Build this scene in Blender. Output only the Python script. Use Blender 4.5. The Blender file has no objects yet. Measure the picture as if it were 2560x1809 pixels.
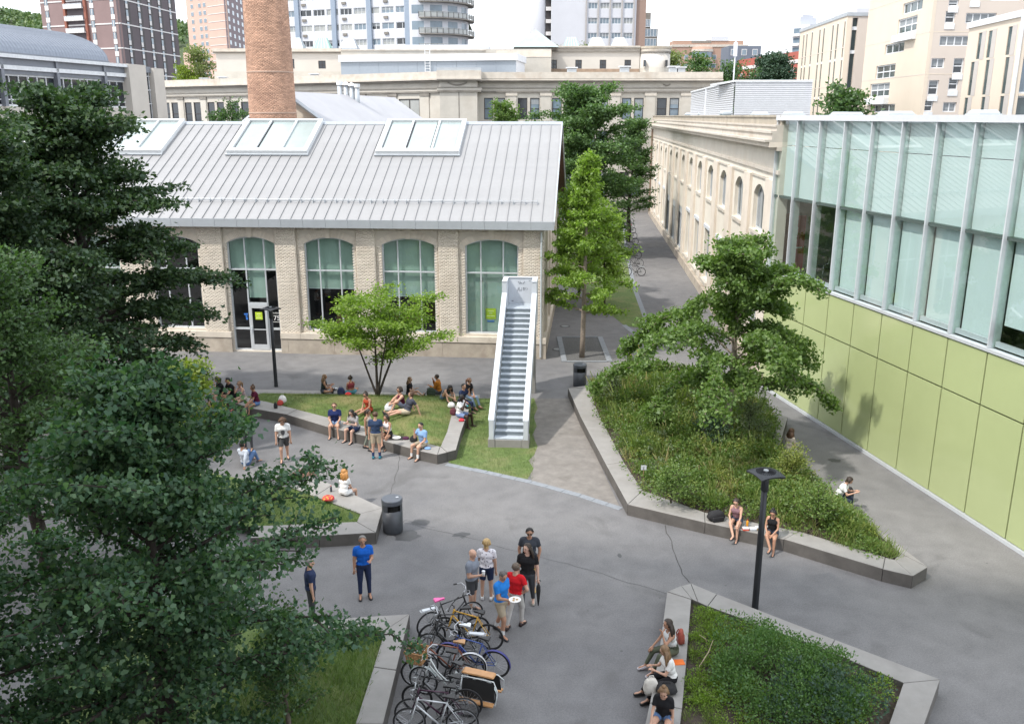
import bpy, bmesh, math, random
import numpy as np
from mathutils import Vector, Matrix
rad = math.radians
scene = bpy.context.scene
COL = scene.collection
rng = random.Random(7)
NR = np.random.default_rng(11)

# ------------------------------------------------------------------ camera
FPX, CAMH = 2230.0, 12.0                       # focal length in pixels of the 2560 px wide photograph, eye height
PITCH = math.atan((904.5 - 290) / FPX)
cam_data = bpy.data.cameras.new('camera')
cam_data.sensor_width = 36.0
cam_data.lens = 36.0 * FPX / 2560.0
cam_data.clip_start, cam_data.clip_end = 0.1, 6000
cam = bpy.data.objects.new('camera', cam_data)
COL.objects.link(cam)
cam.location = (0, 0, CAMH)
cam.rotation_euler = (math.pi / 2 - PITCH, 0, 0)
scene.camera = cam

# ------------------------------------------------------------------ sky and sun
SUN_EL, SUN_DIR = rad(53), Vector((0.85, 0.53))          # horizontal direction in which shadows fall
world = bpy.data.worlds.new('World')
scene.world = world
world.use_nodes = True
wn = world.node_tree
bg = wn.nodes['Background']
sky = wn.nodes.new('ShaderNodeTexSky')
sky.sky_type = 'NISHITA'
sky.sun_disc = False
sky.sun_elevation = SUN_EL
sky.sun_rotation = math.atan2(-SUN_DIR.x, -SUN_DIR.y)
sky.air_density, sky.dust_density, sky.ozone_density = 1.0, 4.0, 1.0
veil = wn.nodes.new('ShaderNodeMixRGB')                   # thin bright cloud veil over the whole sky
veil.inputs[0].default_value = 0.72
veil.inputs[2].default_value = (13.2, 13.9, 14.8, 1)
wn.links.new(sky.outputs[0], veil.inputs[1])
wn.links.new(veil.outputs[0], bg.inputs[0])
bg.inputs[1].default_value = 0.115
sun_data = bpy.data.lights.new('sun', 'SUN')
sun_data.energy, sun_data.angle, sun_data.color = 2.5, rad(1.8), (1.0, 0.95, 0.87)
sun = bpy.data.objects.new('sun', sun_data)
COL.objects.link(sun)
_sd = SUN_DIR.normalized() * math.cos(SUN_EL)
sun.rotation_euler = Vector((_sd.x, _sd.y, -math.sin(SUN_EL))).to_track_quat('-Z', 'Y').to_euler()
sun.location = (-60, -40, 90)
vs = scene.view_settings
vs.view_transform, vs.look, vs.exposure, vs.gamma = 'Standard', 'None', 0.74, 1.0
vs.use_curve_mapping = False
scene.cycles.use_denoising = True
scene.cycles.max_bounces = 6
scene.cycles.transparent_max_bounces = 12

# ------------------------------------------------------------------ from photograph pixels (2560 wide) to places
def ray(u, v):
    cx, cy = (u - 1280) / FPX, (v - 904.5) / FPX
    return Vector((cx, math.cos(PITCH) - cy * math.sin(PITCH), -math.sin(PITCH) - cy * math.cos(PITCH)))
def G(u, v, z=0.0):
    d = ray(u, v); t = (z - CAMH) / d.z
    return Vector((d.x * t, d.y * t, z))
def Yp(u, v, y):
    d = ray(u, v); t = y / d.y
    return Vector((d.x * t, y, CAMH + d.z * t))
K = 2560 / 2295.0
def t84(x, y): return (440 + x / 5.233, 880 + y / 5.233)
def t85(x, y): return (770 + x / 4.991, 900 + y / 4.991)
def t5(x, y): return (850 + x / 2.616, 600 + y / 2.616)
def t4(x, y): return (x / 2.616, 600 + y / 2.616)
def t6(x, y): return (1700 + x / 2.616, 600 + y / 2.616)
def tm(x, y): return (850 + x / 2.621, 1190 + y / 2.621)
def t3(x, y): return (1700 + x / 2.621, 1190 + y / 2.621)
def t88(x, y): return (1560 + x / 5.815, 1530 + y / 5.815)
def dd(x, y): return (x * K, y * K)

# ------------------------------------------------------------------ materials
MATS = {}
def nd(nt, t, **kw):
    n = nt.nodes.new(t)
    for k, v in kw.items():
        if k.startswith('i_'):
            n.inputs[int(k[2:])].default_value = v
        else:
            setattr(n, k, v)
    return n
def mat(name, col, rough=0.8, metal=0.0, var=0.12, scale=3.0, bump=0.0, bscale=40.0, spec=0.5, island=0.0, stain=0.0, stain_col=None, stain_scale=0.6, coat=0.0, coords='Object', stretch=None):
    """Principled surface with two octaves of colour variation, optional relief, per-piece variation and shaped stains"""
    if name in MATS: return MATS[name]
    m = bpy.data.materials.new(name); m.use_nodes = True
    nt = m.node_tree; p = nt.nodes['Principled BSDF']
    p.inputs['Roughness'].default_value = rough
    p.inputs['Metallic'].default_value = metal
    p.inputs['Specular IOR Level'].default_value = spec
    p.inputs['Coat Weight'].default_value = coat
    tc = nd(nt, 'ShaderNodeTexCoord'); src = tc.outputs[coords]
    if stretch:
        mp = nd(nt, 'ShaderNodeMapping'); mp.inputs['Scale'].default_value = stretch
        nt.links.new(src, mp.inputs[0]); src = mp.outputs[0]
    cur = None
    base = nd(nt, 'ShaderNodeRGB'); base.outputs[0].default_value = (*col, 1); cur = base.outputs[0]
    if var > 0:
        n = nd(nt, 'ShaderNodeTexNoise'); n.inputs['Scale'].default_value = scale; n.inputs['Detail'].default_value = 6; n.inputs['Roughness'].default_value = .65
        nt.links.new(src, n.inputs['Vector'])
        mr = nd(nt, 'ShaderNodeMapRange'); mr.inputs[1].default_value = .3; mr.inputs[2].default_value = .7
        mr.inputs[3].default_value = 1 - var; mr.inputs[4].default_value = 1 + var
        nt.links.new(n.outputs[0], mr.inputs[0])
        mx = nd(nt, 'ShaderNodeVectorMath', operation='SCALE')
        nt.links.new(cur, mx.inputs[0]); nt.links.new(mr.outputs[0], mx.inputs['Scale']); cur = mx.outputs[0]
    if island > 0:
        g = nd(nt, 'ShaderNodeNewGeometry')
        mr = nd(nt, 'ShaderNodeMapRange'); mr.inputs[3].default_value = 1 - island; mr.inputs[4].default_value = 1 + island
        nt.links.new(g.outputs['Random Per Island'], mr.inputs[0])
        mx = nd(nt, 'ShaderNodeVectorMath', operation='SCALE')
        nt.links.new(cur, mx.inputs[0]); nt.links.new(mr.outputs[0], mx.inputs['Scale']); cur = mx.outputs[0]
    if stain > 0:
        n = nd(nt, 'ShaderNodeTexNoise'); n.inputs['Scale'].default_value = stain_scale; n.inputs['Detail'].default_value = 5; n.inputs['Distortion'].default_value = .4
        nt.links.new(src, n.inputs['Vector'])
        mr = nd(nt, 'ShaderNodeMapRange'); mr.inputs[1].default_value = .5; mr.inputs[2].default_value = .72; mr.inputs[3].default_value = 0; mr.inputs[4].default_value = stain
        nt.links.new(n.outputs[0], mr.inputs[0])
        mx = nd(nt, 'ShaderNodeMixRGB'); mx.inputs[2].default_value = (*(stain_col or [c * .5 for c in col]), 1)
        nt.links.new(mr.outputs[0], mx.inputs[0]); nt.links.new(cur, mx.inputs[1]); cur = mx.outputs[0]
    nt.links.new(cur, p.inputs['Base Color'])
    if bump > 0:
        n = nd(nt, 'ShaderNodeTexNoise'); n.inputs['Scale'].default_value = bscale; n.inputs['Detail'].default_value = 4
        nt.links.new(src, n.inputs['Vector'])
        b = nd(nt, 'ShaderNodeBump'); b.inputs['Strength'].default_value = bump; b.inputs['Distance'].default_value = .02
        nt.links.new(n.outputs[0], b.inputs['Height']); nt.links.new(b.outputs[0], p.inputs['Normal'])
    MATS[name] = m
    return m
def leaf_mat(name, col, col2, trans=0.35, rough=0.55):
    """two-sided leaf: per-leaf hue spread, diffuse + light passing through + weak gloss"""
    if name in MATS: return MATS[name]
    m = bpy.data.materials.new(name); m.use_nodes = True
    nt = m.node_tree; nt.nodes.remove(nt.nodes['Principled BSDF']); out = nt.nodes['Material Output']
    g = nd(nt, 'ShaderNodeNewGeometry')
    ramp = nd(nt, 'ShaderNodeMixRGB'); ramp.inputs[1].default_value = (*col, 1); ramp.inputs[2].default_value = (*col2, 1)
    pw = nd(nt, 'ShaderNodeMath', operation='POWER'); pw.inputs[1].default_value = 1.6
    nt.links.new(g.outputs['Random Per Island'], pw.inputs[0]); nt.links.new(pw.outputs[0], ramp.inputs[0])
    d = nd(nt, 'ShaderNodeBsdfDiffuse'); t = nd(nt, 'ShaderNodeBsdfTranslucent'); gl = nd(nt, 'ShaderNodeBsdfGlossy')
    gl.inputs['Roughness'].default_value = rough; gl.inputs[0].default_value = (.8, .85, .9, 1)
    nt.links.new(ramp.outputs[0], d.inputs[0])
    br = nd(nt, 'ShaderNodeMixRGB', blend_type='MULTIPLY'); br.inputs[0].default_value = 1; br.inputs[2].default_value = (1.25, 1.5, .6, 1)
    nt.links.new(ramp.outputs[0], br.inputs[1]); nt.links.new(br.outputs[0], t.inputs[0])
    a = nd(nt, 'ShaderNodeMixShader'); a.inputs[0].default_value = trans
    nt.links.new(d.outputs[0], a.inputs[1]); nt.links.new(t.outputs[0], a.inputs[2])
    b = nd(nt, 'ShaderNodeMixShader'); b.inputs[0].default_value = .035
    nt.links.new(a.outputs[0], b.inputs[1]); nt.links.new(gl.outputs[0], b.inputs[2])
    nt.links.new(b.outputs[0], out.inputs[0])
    MATS[name] = m
    return m
def glass_mat(name, tint=(.9, .95, .95), refl=.10, rough=.02):
    """thin clear pane: tinted see-through plus mirror reflection rising at grazing angles"""
    if name in MATS: return MATS[name]
    m = bpy.data.materials.new(name); m.use_nodes = True
    nt = m.node_tree; nt.nodes.remove(nt.nodes['Principled BSDF']); out = nt.nodes['Material Output']
    tr = nd(nt, 'ShaderNodeBsdfTransparent'); tr.inputs[0].default_value = (*tint, 1)
    gl = nd(nt, 'ShaderNodeBsdfGlossy'); gl.inputs['Roughness'].default_value = rough
    lw = nd(nt, 'ShaderNodeLayerWeight'); lw.inputs[0].default_value = .35
    mr = nd(nt, 'ShaderNodeMapRange'); mr.inputs[3].default_value = refl; mr.inputs[4].default_value = .85
    nt.links.new(lw.outputs['Facing'], mr.inputs[0])
    pw = nd(nt, 'ShaderNodeMath', operation='POWER'); pw.inputs[1].default_value = 2.0
    nt.links.new(lw.outputs['Facing'], pw.inputs[0]); nt.links.new(pw.outputs[0], mr.inputs[0])
    mx = nd(nt, 'ShaderNodeMixShader')
    nt.links.new(mr.outputs[0], mx.inputs[0]); nt.links.new(tr.outputs[0], mx.inputs[1]); nt.links.new(gl.outputs[0], mx.inputs[2])
    nt.links.new(mx.outputs[0], out.inputs[0])
    MATS[name] = m
    return m
def pane_mat(name, col, rough=.06):
    """window pane seen from far: dark or blind-backed glass with a polished face"""
    return mat(name, col, rough=rough, var=.25, scale=.35, spec=.7)

# ------------------------------------------------------------------ mesh building
class MB:
    def __init__(s): s.v = []; s.f = []; s.m = []; s.cur = 0
    def mat(s, i): s.cur = i; return s
    def add(s, vs, fs):
        o = len(s.v); s.v.extend([tuple(p) for p in vs])
        for f in fs: s.f.append(tuple(i + o for i in f)); s.m.append(s.cur)
        return s
    def box(s, x0, x1, y0, y1, z0, z1):
        return s.add([(x0, y0, z0), (x1, y0, z0), (x1, y1, z0), (x0, y1, z0), (x0, y0, z1), (x1, y0, z1), (x1, y1, z1), (x0, y1, z1)],
                     [(0, 3, 2, 1), (4, 5, 6, 7), (0, 1, 5, 4), (1, 2, 6, 5), (2, 3, 7, 6), (3, 0, 4, 7)])
    def bbox(s, x0, x1, y0, y1, z0, z1, b=.01):
        """box with a chamfer on its vertical and top edges"""
        r0 = [(x0 + b, y0), (x1 - b, y0), (x1, y0 + b), (x1, y1 - b), (x1 - b, y1), (x0 + b, y1), (x0, y1 - b), (x0, y0 + b)]
        return s.prism(r0, z0, z1, b)
    def prism(s, poly, z0, z1, b=0.0):
        """vertical prism over a counter-clockwise outline; b = chamfer of the top edge; z0, z1 may be lists"""
        n = len(poly)
        Z0 = z0 if isinstance(z0, (list, tuple)) else [z0] * n
        Z1 = z1 if isinstance(z1, (list, tuple)) else [z1] * n
        cx = sum(p[0] for p in poly) / n; cy = sum(p[1] for p in poly) / n
        vs = [(p[0], p[1], Z0[i]) for i, p in enumerate(poly)]
        fs = [tuple(range(n - 1, -1, -1))]
        if b > 0:
            vs += [(p[0], p[1], Z1[i] - b) for i, p in enumerate(poly)]
            ins = []
            for p in poly:
                d = math.hypot(p[0] - cx, p[1] - cy) or 1
                ins.append((p[0] + (cx - p[0]) / d * b * 1.3, p[1] + (cy - p[1]) / d * b * 1.3))
            vs += [(p[0], p[1], Z1[i]) for i, p in enumerate(ins)]
            for i in range(n):
                j = (i + 1) % n
                fs += [(i, j, n + j, n + i), (n + i, n + j, 2 * n + j, 2 * n + i)]
            fs.append(tuple(range(2 * n, 3 * n)))
        else:
            vs += [(p[0], p[1], Z1[i]) for i, p in enumerate(poly)]
            for i in range(n):
                j = (i + 1) % n
                fs.append((i, j, n + j, n + i))
            fs.append(tuple(range(n, 2 * n)))
        return s.add(vs, fs)
    def tube(s, path, r, n=8, closed=False, caps=True):
        """tube along points; r one radius or one per point"""
        P = [Vector(p) for p in path]; m = len(P)
        R = r if isinstance(r, (list, tuple)) else [r] * m
        rings = []; prev = None
        for i in range(m):
            if closed: t = P[(i + 1) % m] - P[i - 1]
            else: t = P[min(i + 1, m - 1)] - P[max(i - 1, 0)]
            if t.length < 1e-9: t = Vector((0, 0, 1))
            t.normalize()
            if prev is None:
                a = Vector((0, 0, 1)) if abs(t.z) < .9 else Vector((1, 0, 0))
                u = t.cross(a).normalized()
            else:
                u = (prev - t * prev.dot(t))
                if u.length < 1e-6: u = t.orthogonal()
                u.normalize()
            prev = u; w = t.cross(u)
            rings.append([P[i] + (u * math.cos(2 * math.pi * k / n) + w * math.sin(2 * math.pi * k / n)) * R[i] for k in range(n)])
        vs = [p for ring in rings for p in ring]; fs = []
        for i in range(m if closed else m - 1):
            j = (i + 1) % m
            for k in range(n):
                l = (k + 1) % n
                fs.append((i * n + k, i * n + l, j * n + l, j * n + k))
        if not closed and caps:
            fs.append(tuple(range(n - 1, -1, -1))); fs.append(tuple(range((m - 1) * n, m * n)))
        return s.add(vs, fs)
    def lathe(s, prof, n=16, c=(0, 0, 0), caps=True):
        """profile [(r, z)] turned round the vertical through c"""
        vs = [(c[0] + r * math.cos(2 * math.pi * k / n), c[1] + r * math.sin(2 * math.pi * k / n), c[2] + z) for r, z in prof for k in range(n)]
        fs = []; m = len(prof)
        for i in range(m - 1):
            for k in range(n):
                l = (k + 1) % n
                fs.append((i * n + k, i * n + l, (i + 1) * n + l, (i + 1) * n + k))
        if caps:
            fs.append(tuple(range(n - 1, -1, -1))); fs.append(tuple(range((m - 1) * n, m * n)))
        return s.add(vs, fs)
    def ball(s, c, r, n=8, m=6, rot=None):
        rx, ry, rz = (r, r, r) if not isinstance(r, (tuple, list)) else r
        vs = []; fs = []
        for i in range(m + 1):
            a = math.pi * i / m
            for k in range(n):
                b = 2 * math.pi * k / n
                p = Vector((rx * math.sin(a) * math.cos(b), ry * math.sin(a) * math.sin(b), rz * math.cos(a)))
                if rot is not None: p = rot @ p
                vs.append((c[0] + p.x, c[1] + p.y, c[2] + p.z))
        for i in range(m):
            for k in range(n):
                l = (k + 1) % n
                fs.append((i * n + k, (i + 1) * n + k, (i + 1) * n + l, i * n + l))
        return s.add(vs, fs)
    def quad(s, a, b, c, d): return s.add([a, b, c, d], [(0, 1, 2, 3)])
    def mesh(s, name, mats, smooth=False):
        me = bpy.data.meshes.new(name)
        me.from_pydata(s.v, [], s.f)
        for m in (mats if isinstance(mats, (list, tuple)) else [mats]): me.materials.append(m)
        if any(s.m): me.polygons.foreach_set('material_index', s.m)
        if smooth:
            me.polygons.foreach_set('use_smooth', [True] * len(me.polygons))
        me.update()
        return me
    def build(s, name, mats, parent=None, smooth=False, loc=None, rotz=0, **props):
        return link(name, s.mesh(name, mats, smooth), parent, loc, rotz, **props)
def link(name, me, parent=None, loc=None, rotz=0, **props):
    o = bpy.data.objects.new(name, me); COL.objects.link(o)
    if parent is not None: o.parent = parent
    if loc is not None: o.location = loc
    if rotz: o.rotation_euler = (0, 0, rotz)
    for k, v in props.items():
        if v is not None: o[k] = v
    return o
def thing(name, label, category, loc=(0, 0, 0), rotz=0, group=None):
    o = bpy.data.objects.new(name, None); COL.objects.link(o)
    o.empty_display_size = .2
    o.location = loc; o.rotation_euler = (0, 0, rotz)
    o['label'] = label; o['category'] = category
    if group: o['group'] = group
    return o
def copy_tree(o, parent=None):
    c = o.copy(); COL.objects.link(c); c.parent = parent
    for ch in o.children: copy_tree(ch, c)
    return c
def np_mesh(name, V, F, mats, smooth=False, midx=None):
    """V (n,3), F (m,k) arrays of same-size faces"""
    V = np.asarray(V, np.float32); F = np.asarray(F, np.int32)
    me = bpy.data.meshes.new(name)
    k = F.shape[1]
    me.vertices.add(len(V)); me.vertices.foreach_set('co', V.ravel())
    me.loops.add(F.size); me.loops.foreach_set('vertex_index', F.ravel())
    me.polygons.add(len(F)); me.polygons.foreach_set('loop_start', np.arange(0, F.size, k, dtype=np.int32))
    me.polygons.foreach_set('loop_total', np.full(len(F), k, np.int32))
    if smooth: me.polygons.foreach_set('use_smooth', np.ones(len(F), bool))
    for m in (mats if isinstance(mats, (list, tuple)) else [mats]): me.materials.append(m)
    if midx is not None: me.polygons.foreach_set('material_index', np.asarray(midx, np.int32))
    me.update(calc_edges=True); me.validate()
    return me
def boxes_np(B):
    """many boxes (x0,x1,y0,y1,z0,z1) -> V, F without back faces cut"""
    B = np.asarray(B, np.float32)
    ix = np.array([[0, 2, 4], [1, 2, 4], [1, 3, 4], [0, 3, 4], [0, 2, 5], [1, 2, 5], [1, 3, 5], [0, 3, 5]])
    V = B[:, ix].reshape(-1, 3)
    f = np.array([[0, 3, 2, 1], [4, 5, 6, 7], [0, 1, 5, 4], [1, 2, 6, 5], [3, 0, 4, 7]])
    F = (f[None] + (np.arange(len(B)) * 8)[:, None, None]).reshape(-1, 4)
    return V, F
def wall_grid(mb, x0, x1, z0, z1, holes, y=0.0, depth=.3, top=True, ends=True):
    """facade sheet facing -y with rectangular openings and their reveals"""
    xs = sorted({x0, x1, *[h[0] for h in holes], *[h[1] for h in holes]}); xs = [x for x in xs if x0 <= x <= x1]
    zs = sorted({z0, z1, *[h[2] for h in holes], *[h[3] for h in holes]}); zs = [z for z in zs if z0 <= z <= z1]
    for i in range(len(xs) - 1):
        for j in range(len(zs) - 1):
            cx, cz = (xs[i] + xs[i + 1]) / 2, (zs[j] + zs[j + 1]) / 2
            if any(h[0] < cx < h[1] and h[2] < cz < h[3] for h in holes): continue
            mb.quad((xs[i], y, zs[j]), (xs[i + 1], y, zs[j]), (xs[i + 1], y, zs[j + 1]), (xs[i], y, zs[j + 1]))
    d = y + depth
    for a, b, c, e in [h[:4] for h in holes]:
        mb.quad((a, y, c), (a, y, e), (a, d, e), (a, d, c)); mb.quad((b, y, e), (b, y, c), (b, d, c), (b, d, e))
        mb.quad((a, y, e), (b, y, e), (b, d, e), (a, d, e)); mb.quad((b, y, c), (a, y, c), (a, d, c), (b, d, c))
    if top: mb.quad((x0, y, z1), (x1, y, z1), (x1, d, z1), (x0, d, z1))
    if ends:
        mb.quad((x0, y, z1), (x0, y, z0), (x0, d, z0), (x0, d, z1)); mb.quad((x1, y, z0), (x1, y, z1), (x1, d, z1), (x1, d, z0))
    return mb
def text_mesh(name, s, size, m, parent, loc, rot=(math.pi / 2, 0, 0), ext=.004):
    c = bpy.data.curves.new(name, 'FONT'); c.body = s; c.size = size; c.extrude = ext; c.align_x = 'CENTER'; c.align_y = 'CENTER'
    t = bpy.data.objects.new(name, c); COL.objects.link(t)
    bpy.context.view_layer.update()
    me = bpy.data.meshes.new_from_object(t.evaluated_get(bpy.context.evaluated_depsgraph_get()))
    bpy.data.objects.remove(t); bpy.data.curves.remove(c)
    me.materials.clear(); me.materials.append(m)
    o = link(name, me, parent, loc); o.rotation_euler = rot
    return o
STRUCT = dict(kind='structure')
# ================================================================== GROUND
from mathutils.geometry import delaunay_2d_cdt
def asphalt_mat():
    m = bpy.data.materials.new('worn_asphalt'); m.use_nodes = True
    nt = m.node_tree; p = nt.nodes['Principled BSDF']; L = nt.links.new
    tc = nd(nt, 'ShaderNodeTexCoord'); o = tc.outputs['Object']
    def noise(s, det=5, dist=0):
        n = nd(nt, 'ShaderNodeTexNoise'); n.inputs['Scale'].default_value = s; n.inputs['Detail'].default_value = det; n.inputs['Distortion'].default_value = dist
        L(o, n.inputs['Vector']); return n.outputs[0]
    def rng_(x, a, b, c, d):
        r = nd(nt, 'ShaderNodeMapRange'); r.inputs[1].default_value = a; r.inputs[2].default_value = b; r.inputs[3].default_value = c; r.inputs[4].default_value = d
        L(x, r.inputs[0]); return r.outputs[0]
    base = nd(nt, 'ShaderNodeMixRGB'); base.inputs[1].default_value = (.140, .139, .144, 1); base.inputs[2].default_value = (.185, .181, .181, 1)
    L(rng_(noise(.13, 6, .5), .38, .62, 0, 1), base.inputs[0])
    cur = base.outputs[0]
    def mul(cur, f):
        v = nd(nt, 'ShaderNodeVectorMath', operation='SCALE'); L(cur, v.inputs[0]); L(f, v.inputs['Scale']); return v.outputs[0]
    cur = mul(cur, rng_(noise(1.6, 6, .3), .3, .72, .88, 1.09))
    cur = mul(cur, rng_(noise(70, 3), .3, .7, .74, 1.26))
    cur = mul(cur, rng_(noise(22, 4), .35, .7, .9, 1.1))
    vo = nd(nt, 'ShaderNodeTexVoronoi'); vo.inputs['Scale'].default_value = 1.3; L(o, vo.inputs['Vector'])       # chewing-gum spots
    sp = nd(nt, 'ShaderNodeMixRGB'); sp.inputs[2].default_value = (.07, .068, .066, 1)
    L(rng_(vo.outputs[0], .035, .05, .55, 0), sp.inputs[0]); L(cur, sp.inputs[1]); cur = sp.outputs[0]
    st = nd(nt, 'ShaderNodeMixRGB'); st.inputs[2].default_value = (.085, .083, .082, 1)
    L(rng_(noise(.33, 5, 1.6), .60, .74, 0, .6), st.inputs[0]); L(cur, st.inputs[1]); cur = st.outputs[0]
    L(cur, p.inputs['Base Color']); p.inputs['Roughness'].default_value = .92; p.inputs['Specular IOR Level'].default_value = .25
    b = nd(nt, 'ShaderNodeBump'); b.inputs['Strength'].default_value = .5; b.inputs['Distance'].default_value = .006
    L(noise(90, 3), b.inputs['Height']); L(b.outputs[0], p.inputs['Normal'])
    MATS['worn_asphalt'] = m; return m
M_asph = asphalt_mat()
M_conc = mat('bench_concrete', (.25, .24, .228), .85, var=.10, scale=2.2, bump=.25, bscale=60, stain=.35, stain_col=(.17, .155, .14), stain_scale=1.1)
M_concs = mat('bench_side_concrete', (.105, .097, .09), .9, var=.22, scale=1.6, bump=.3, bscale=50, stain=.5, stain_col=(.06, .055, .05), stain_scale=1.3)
M_granite = mat('granite_sett', (.20, .215, .235), .8, var=.15, scale=9, bump=.2, bscale=50, island=.12)
M_soil = mat('garden_soil', (.05, .038, .028), .95, var=.35, scale=9, bump=.8, bscale=22)
M_gravel = mat('stone_dust_path', (.19, .175, .16), .95, var=.22, scale=2.5, bump=.5, bscale=80, stain=.4, stain_col=(.12, .105, .09), stain_scale=.8)
M_grass = mat('lawn_grass', (.085, .13, .028), .9, var=.3, scale=5, bump=.9, bscale=70, stain=.85, stain_col=(.24, .205, .09), stain_scale=.55)
M_grass2 = mat('lawn_grass_fresh', (.095, .142, .036), .9, var=.3, scale=5, bump=.9, bscale=70, stain=.65, stain_col=(.2, .19, .085), stain_scale=.7)

def poly_mesh(pts, zfun, step=.6, name='sheet'):
    """fill an outline with a triangulated sheet whose height follows zfun(x, y, distance to the edge)"""
    pts = [Vector((p[0], p[1])) for p in pts]; n = len(pts)
    bd = []
    for i in range(n):
        a, b = pts[i], pts[(i + 1) % n]; k = max(1, int((b - a).length / step))
        bd += [a.lerp(b, j / k) for j in range(k)]
    def inside(x, y):
        c = False
        for i in range(n):
            a, b = pts[i], pts[(i + 1) % n]
            if (a.y > y) != (b.y > y) and x < (b.x - a.x) * (y - a.y) / (b.y - a.y) + a.x: c = not c
        return c
    def dist(x, y):
        q = Vector((x, y)); best = 1e9
        for i in range(n):
            a, b = pts[i], pts[(i + 1) % n]; ab = b - a
            t = max(0, min(1, (q - a).dot(ab) / max(ab.length_squared, 1e-9)))
            best = min(best, (q - a - ab * t).length)
        return best
    xs = [p.x for p in pts]; ys = [p.y for p in pts]
    r = random.Random(3)
    y = min(ys) + step / 2; grid = []
    while y < max(ys):
        x = min(xs) + step / 2
        while x < max(xs):
            px, py = x + r.uniform(-.2, .2) * step, y + r.uniform(-.2, .2) * step
            if inside(px, py) and dist(px, py) > step * .35: grid.append(Vector((px, py)))
            x += step
        y += step
    nb = len(bd)
    out = delaunay_2d_cdt(bd + grid, [(i, (i + 1) % nb) for i in range(nb)], [], 1, 1e-5)
    V = [(p.x, p.y, zfun(p.x, p.y, dist(p.x, p.y))) for p in out[0]]
    me = bpy.data.meshes.new(name); me.from_pydata(V, [], [tuple(f) for f in out[2]])
    me.polygons.foreach_set('use_smooth', [True] * len(me.polygons)); me.update()
    for pl in me.polygons:
        if pl.normal.z < 0: pl.flip()
    return me, inside, dist
def sheet(name, pts, m, z, **props):
    me, ins, dst = poly_mesh(pts, lambda x, y, d: z, 2.0, name); me.materials.append(m)
    return link(name, me, None, **props)

MB().quad((-2500, -300, 0), (2500, -300, 0), (2500, 4000, 0), (-2500, 4000, 0)).build('ground', M_asph, **STRUCT)

# repaired strips and cracks of the paving (flush pieces a few millimetres proud)
ground = bpy.data.objects['ground']
M_crack = mat('crack_filler', (.055, .053, .052), .9, var=.2)
M_patch = mat('new_asphalt_patch', (.125, .122, .12), .92, var=.16, scale=1.5, bump=.4, bscale=90)
def ribbon(name, pix, w, m, z=.004, jit=.04, parent=ground):
    P = [G(*p) for p in pix]; pts = []
    for a, b in zip(P[:-1], P[1:]):
        k = max(2, int((b - a).length / .25))
        for j in range(k): pts.append(a.lerp(b, j / k))
    pts.append(P[-1]); mb = MB(); L = []; R = []
    for i, p in enumerate(pts):
        t = (pts[min(i + 1, len(pts) - 1)] - pts[max(i - 1, 0)]).normalized(); nrm = Vector((-t.y, t.x, 0))
        o = rng.uniform(-jit, jit); ww = w * rng.uniform(.5, 1.2)
        L.append(p + nrm * (o + ww / 2)); R.append(p + nrm * (o - ww / 2))
    for i in range(len(pts) - 1):
        mb.quad((L[i].x, L[i].y, z), (R[i].x, R[i].y, z), (R[i + 1].x, R[i + 1].y, z), (L[i + 1].x, L[i + 1].y, z))
    return mb.build(name, m, parent)
ribbon('crack', [tm(400, 300), tm(760, 380), tm(1150, 490), tm(1550, 590), tm(2140, 770)], .016, M_crack)
ribbon('crack', [tm(2125, 320), tm(2190, 480), tm(2250, 640), t3(55, 695)], .028, M_crack)
ribbon('crack', [tm(365, 0), tm(330, 125)], .02, M_crack)
ribbon('crack', [t85(1140, 1200), t85(1100, 1447)], .02, M_crack)
ribbon('crack', [tm(620, 340), tm(430, 290), tm(300, 400)], .02, M_crack)
for i, (c, w, h) in enumerate([(tm(790, 383), .55, .22), (tm(440, 390), 1.0, .35), (tm(520, 305), .6, .25), (tm(1830, 520), .15, .12), (t6(1010, 1440), .5, .18), (t3(600, 1360), .3, .2)]):
    p = G(*c); mb = MB(); n = 14
    rr = [rng.uniform(.6, 1.15) for _ in range(n)]
    mb.add([(p.x + w / 2 * rr[k] * math.cos(2 * math.pi * k / n), p.y + h * rr[k] * math.sin(2 * math.pi * k / n), .004) for k in range(n)], [tuple(range(n))])
    mb.build('damp_stain', mat('damp_asphalt', (.06, .06, .062), .55, var=.2, scale=6), ground)

# ------------------------------------------------------------------ flush setts, path, grass
def sett_row(name, label, pix, w, z=.012, size=.5, zt=.0):
    P = [G(*p) for p in pix]; root = thing(name, label, 'kerb', (0, 0, 0))
    for a, b in zip(P[:-1], P[1:]):
        d = b - a; L = d.length; n = max(1, int(L / size)); d.normalize(); nr = Vector((-d.y, d.x, 0))
        for i in range(n):
            s0, s1 = L * i / n + .006, L * (i + 1) / n - .006
            q = [a + d * s0 - nr * w / 2, a + d * s1 - nr * w / 2, a + d * s1 + nr * w / 2, a + d * s0 + nr * w / 2]
            zz = z + rng.uniform(-.002, .004)
            MB().prism([(p.x, p.y) for p in q], -.03, zz, .006).build('sett', M_granite, root)
    return root
sett_row('granite_strip', 'long strip of flush grey granite setts between plaza and gravel path', [dd(1000, 1040), dd(1090, 1058), dd(1190, 1080), dd(1300, 1110), dd(1392, 1140)], .26)
sett_row('granite_edging', 'grey granite edging along the alley lawn beside the brick hall', [dd(1398, 728), dd(1445, 765)], .3)
sett_row('granite_edging', 'straight grey granite edging between alley lawn and alley pavement', [dd(1455, 735), dd(1420, 640), dd(1404, 560), dd(1398, 500)], .3)
sheet('gravel_path', [G(*dd(*q)) for q in [(1196, 893), (1275, 893), (1300, 945), (1340, 1030), (1388, 1134), (1300, 1108), (1192, 1079), (1180, 1010)]], M_gravel, .008, **STRUCT)
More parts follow.
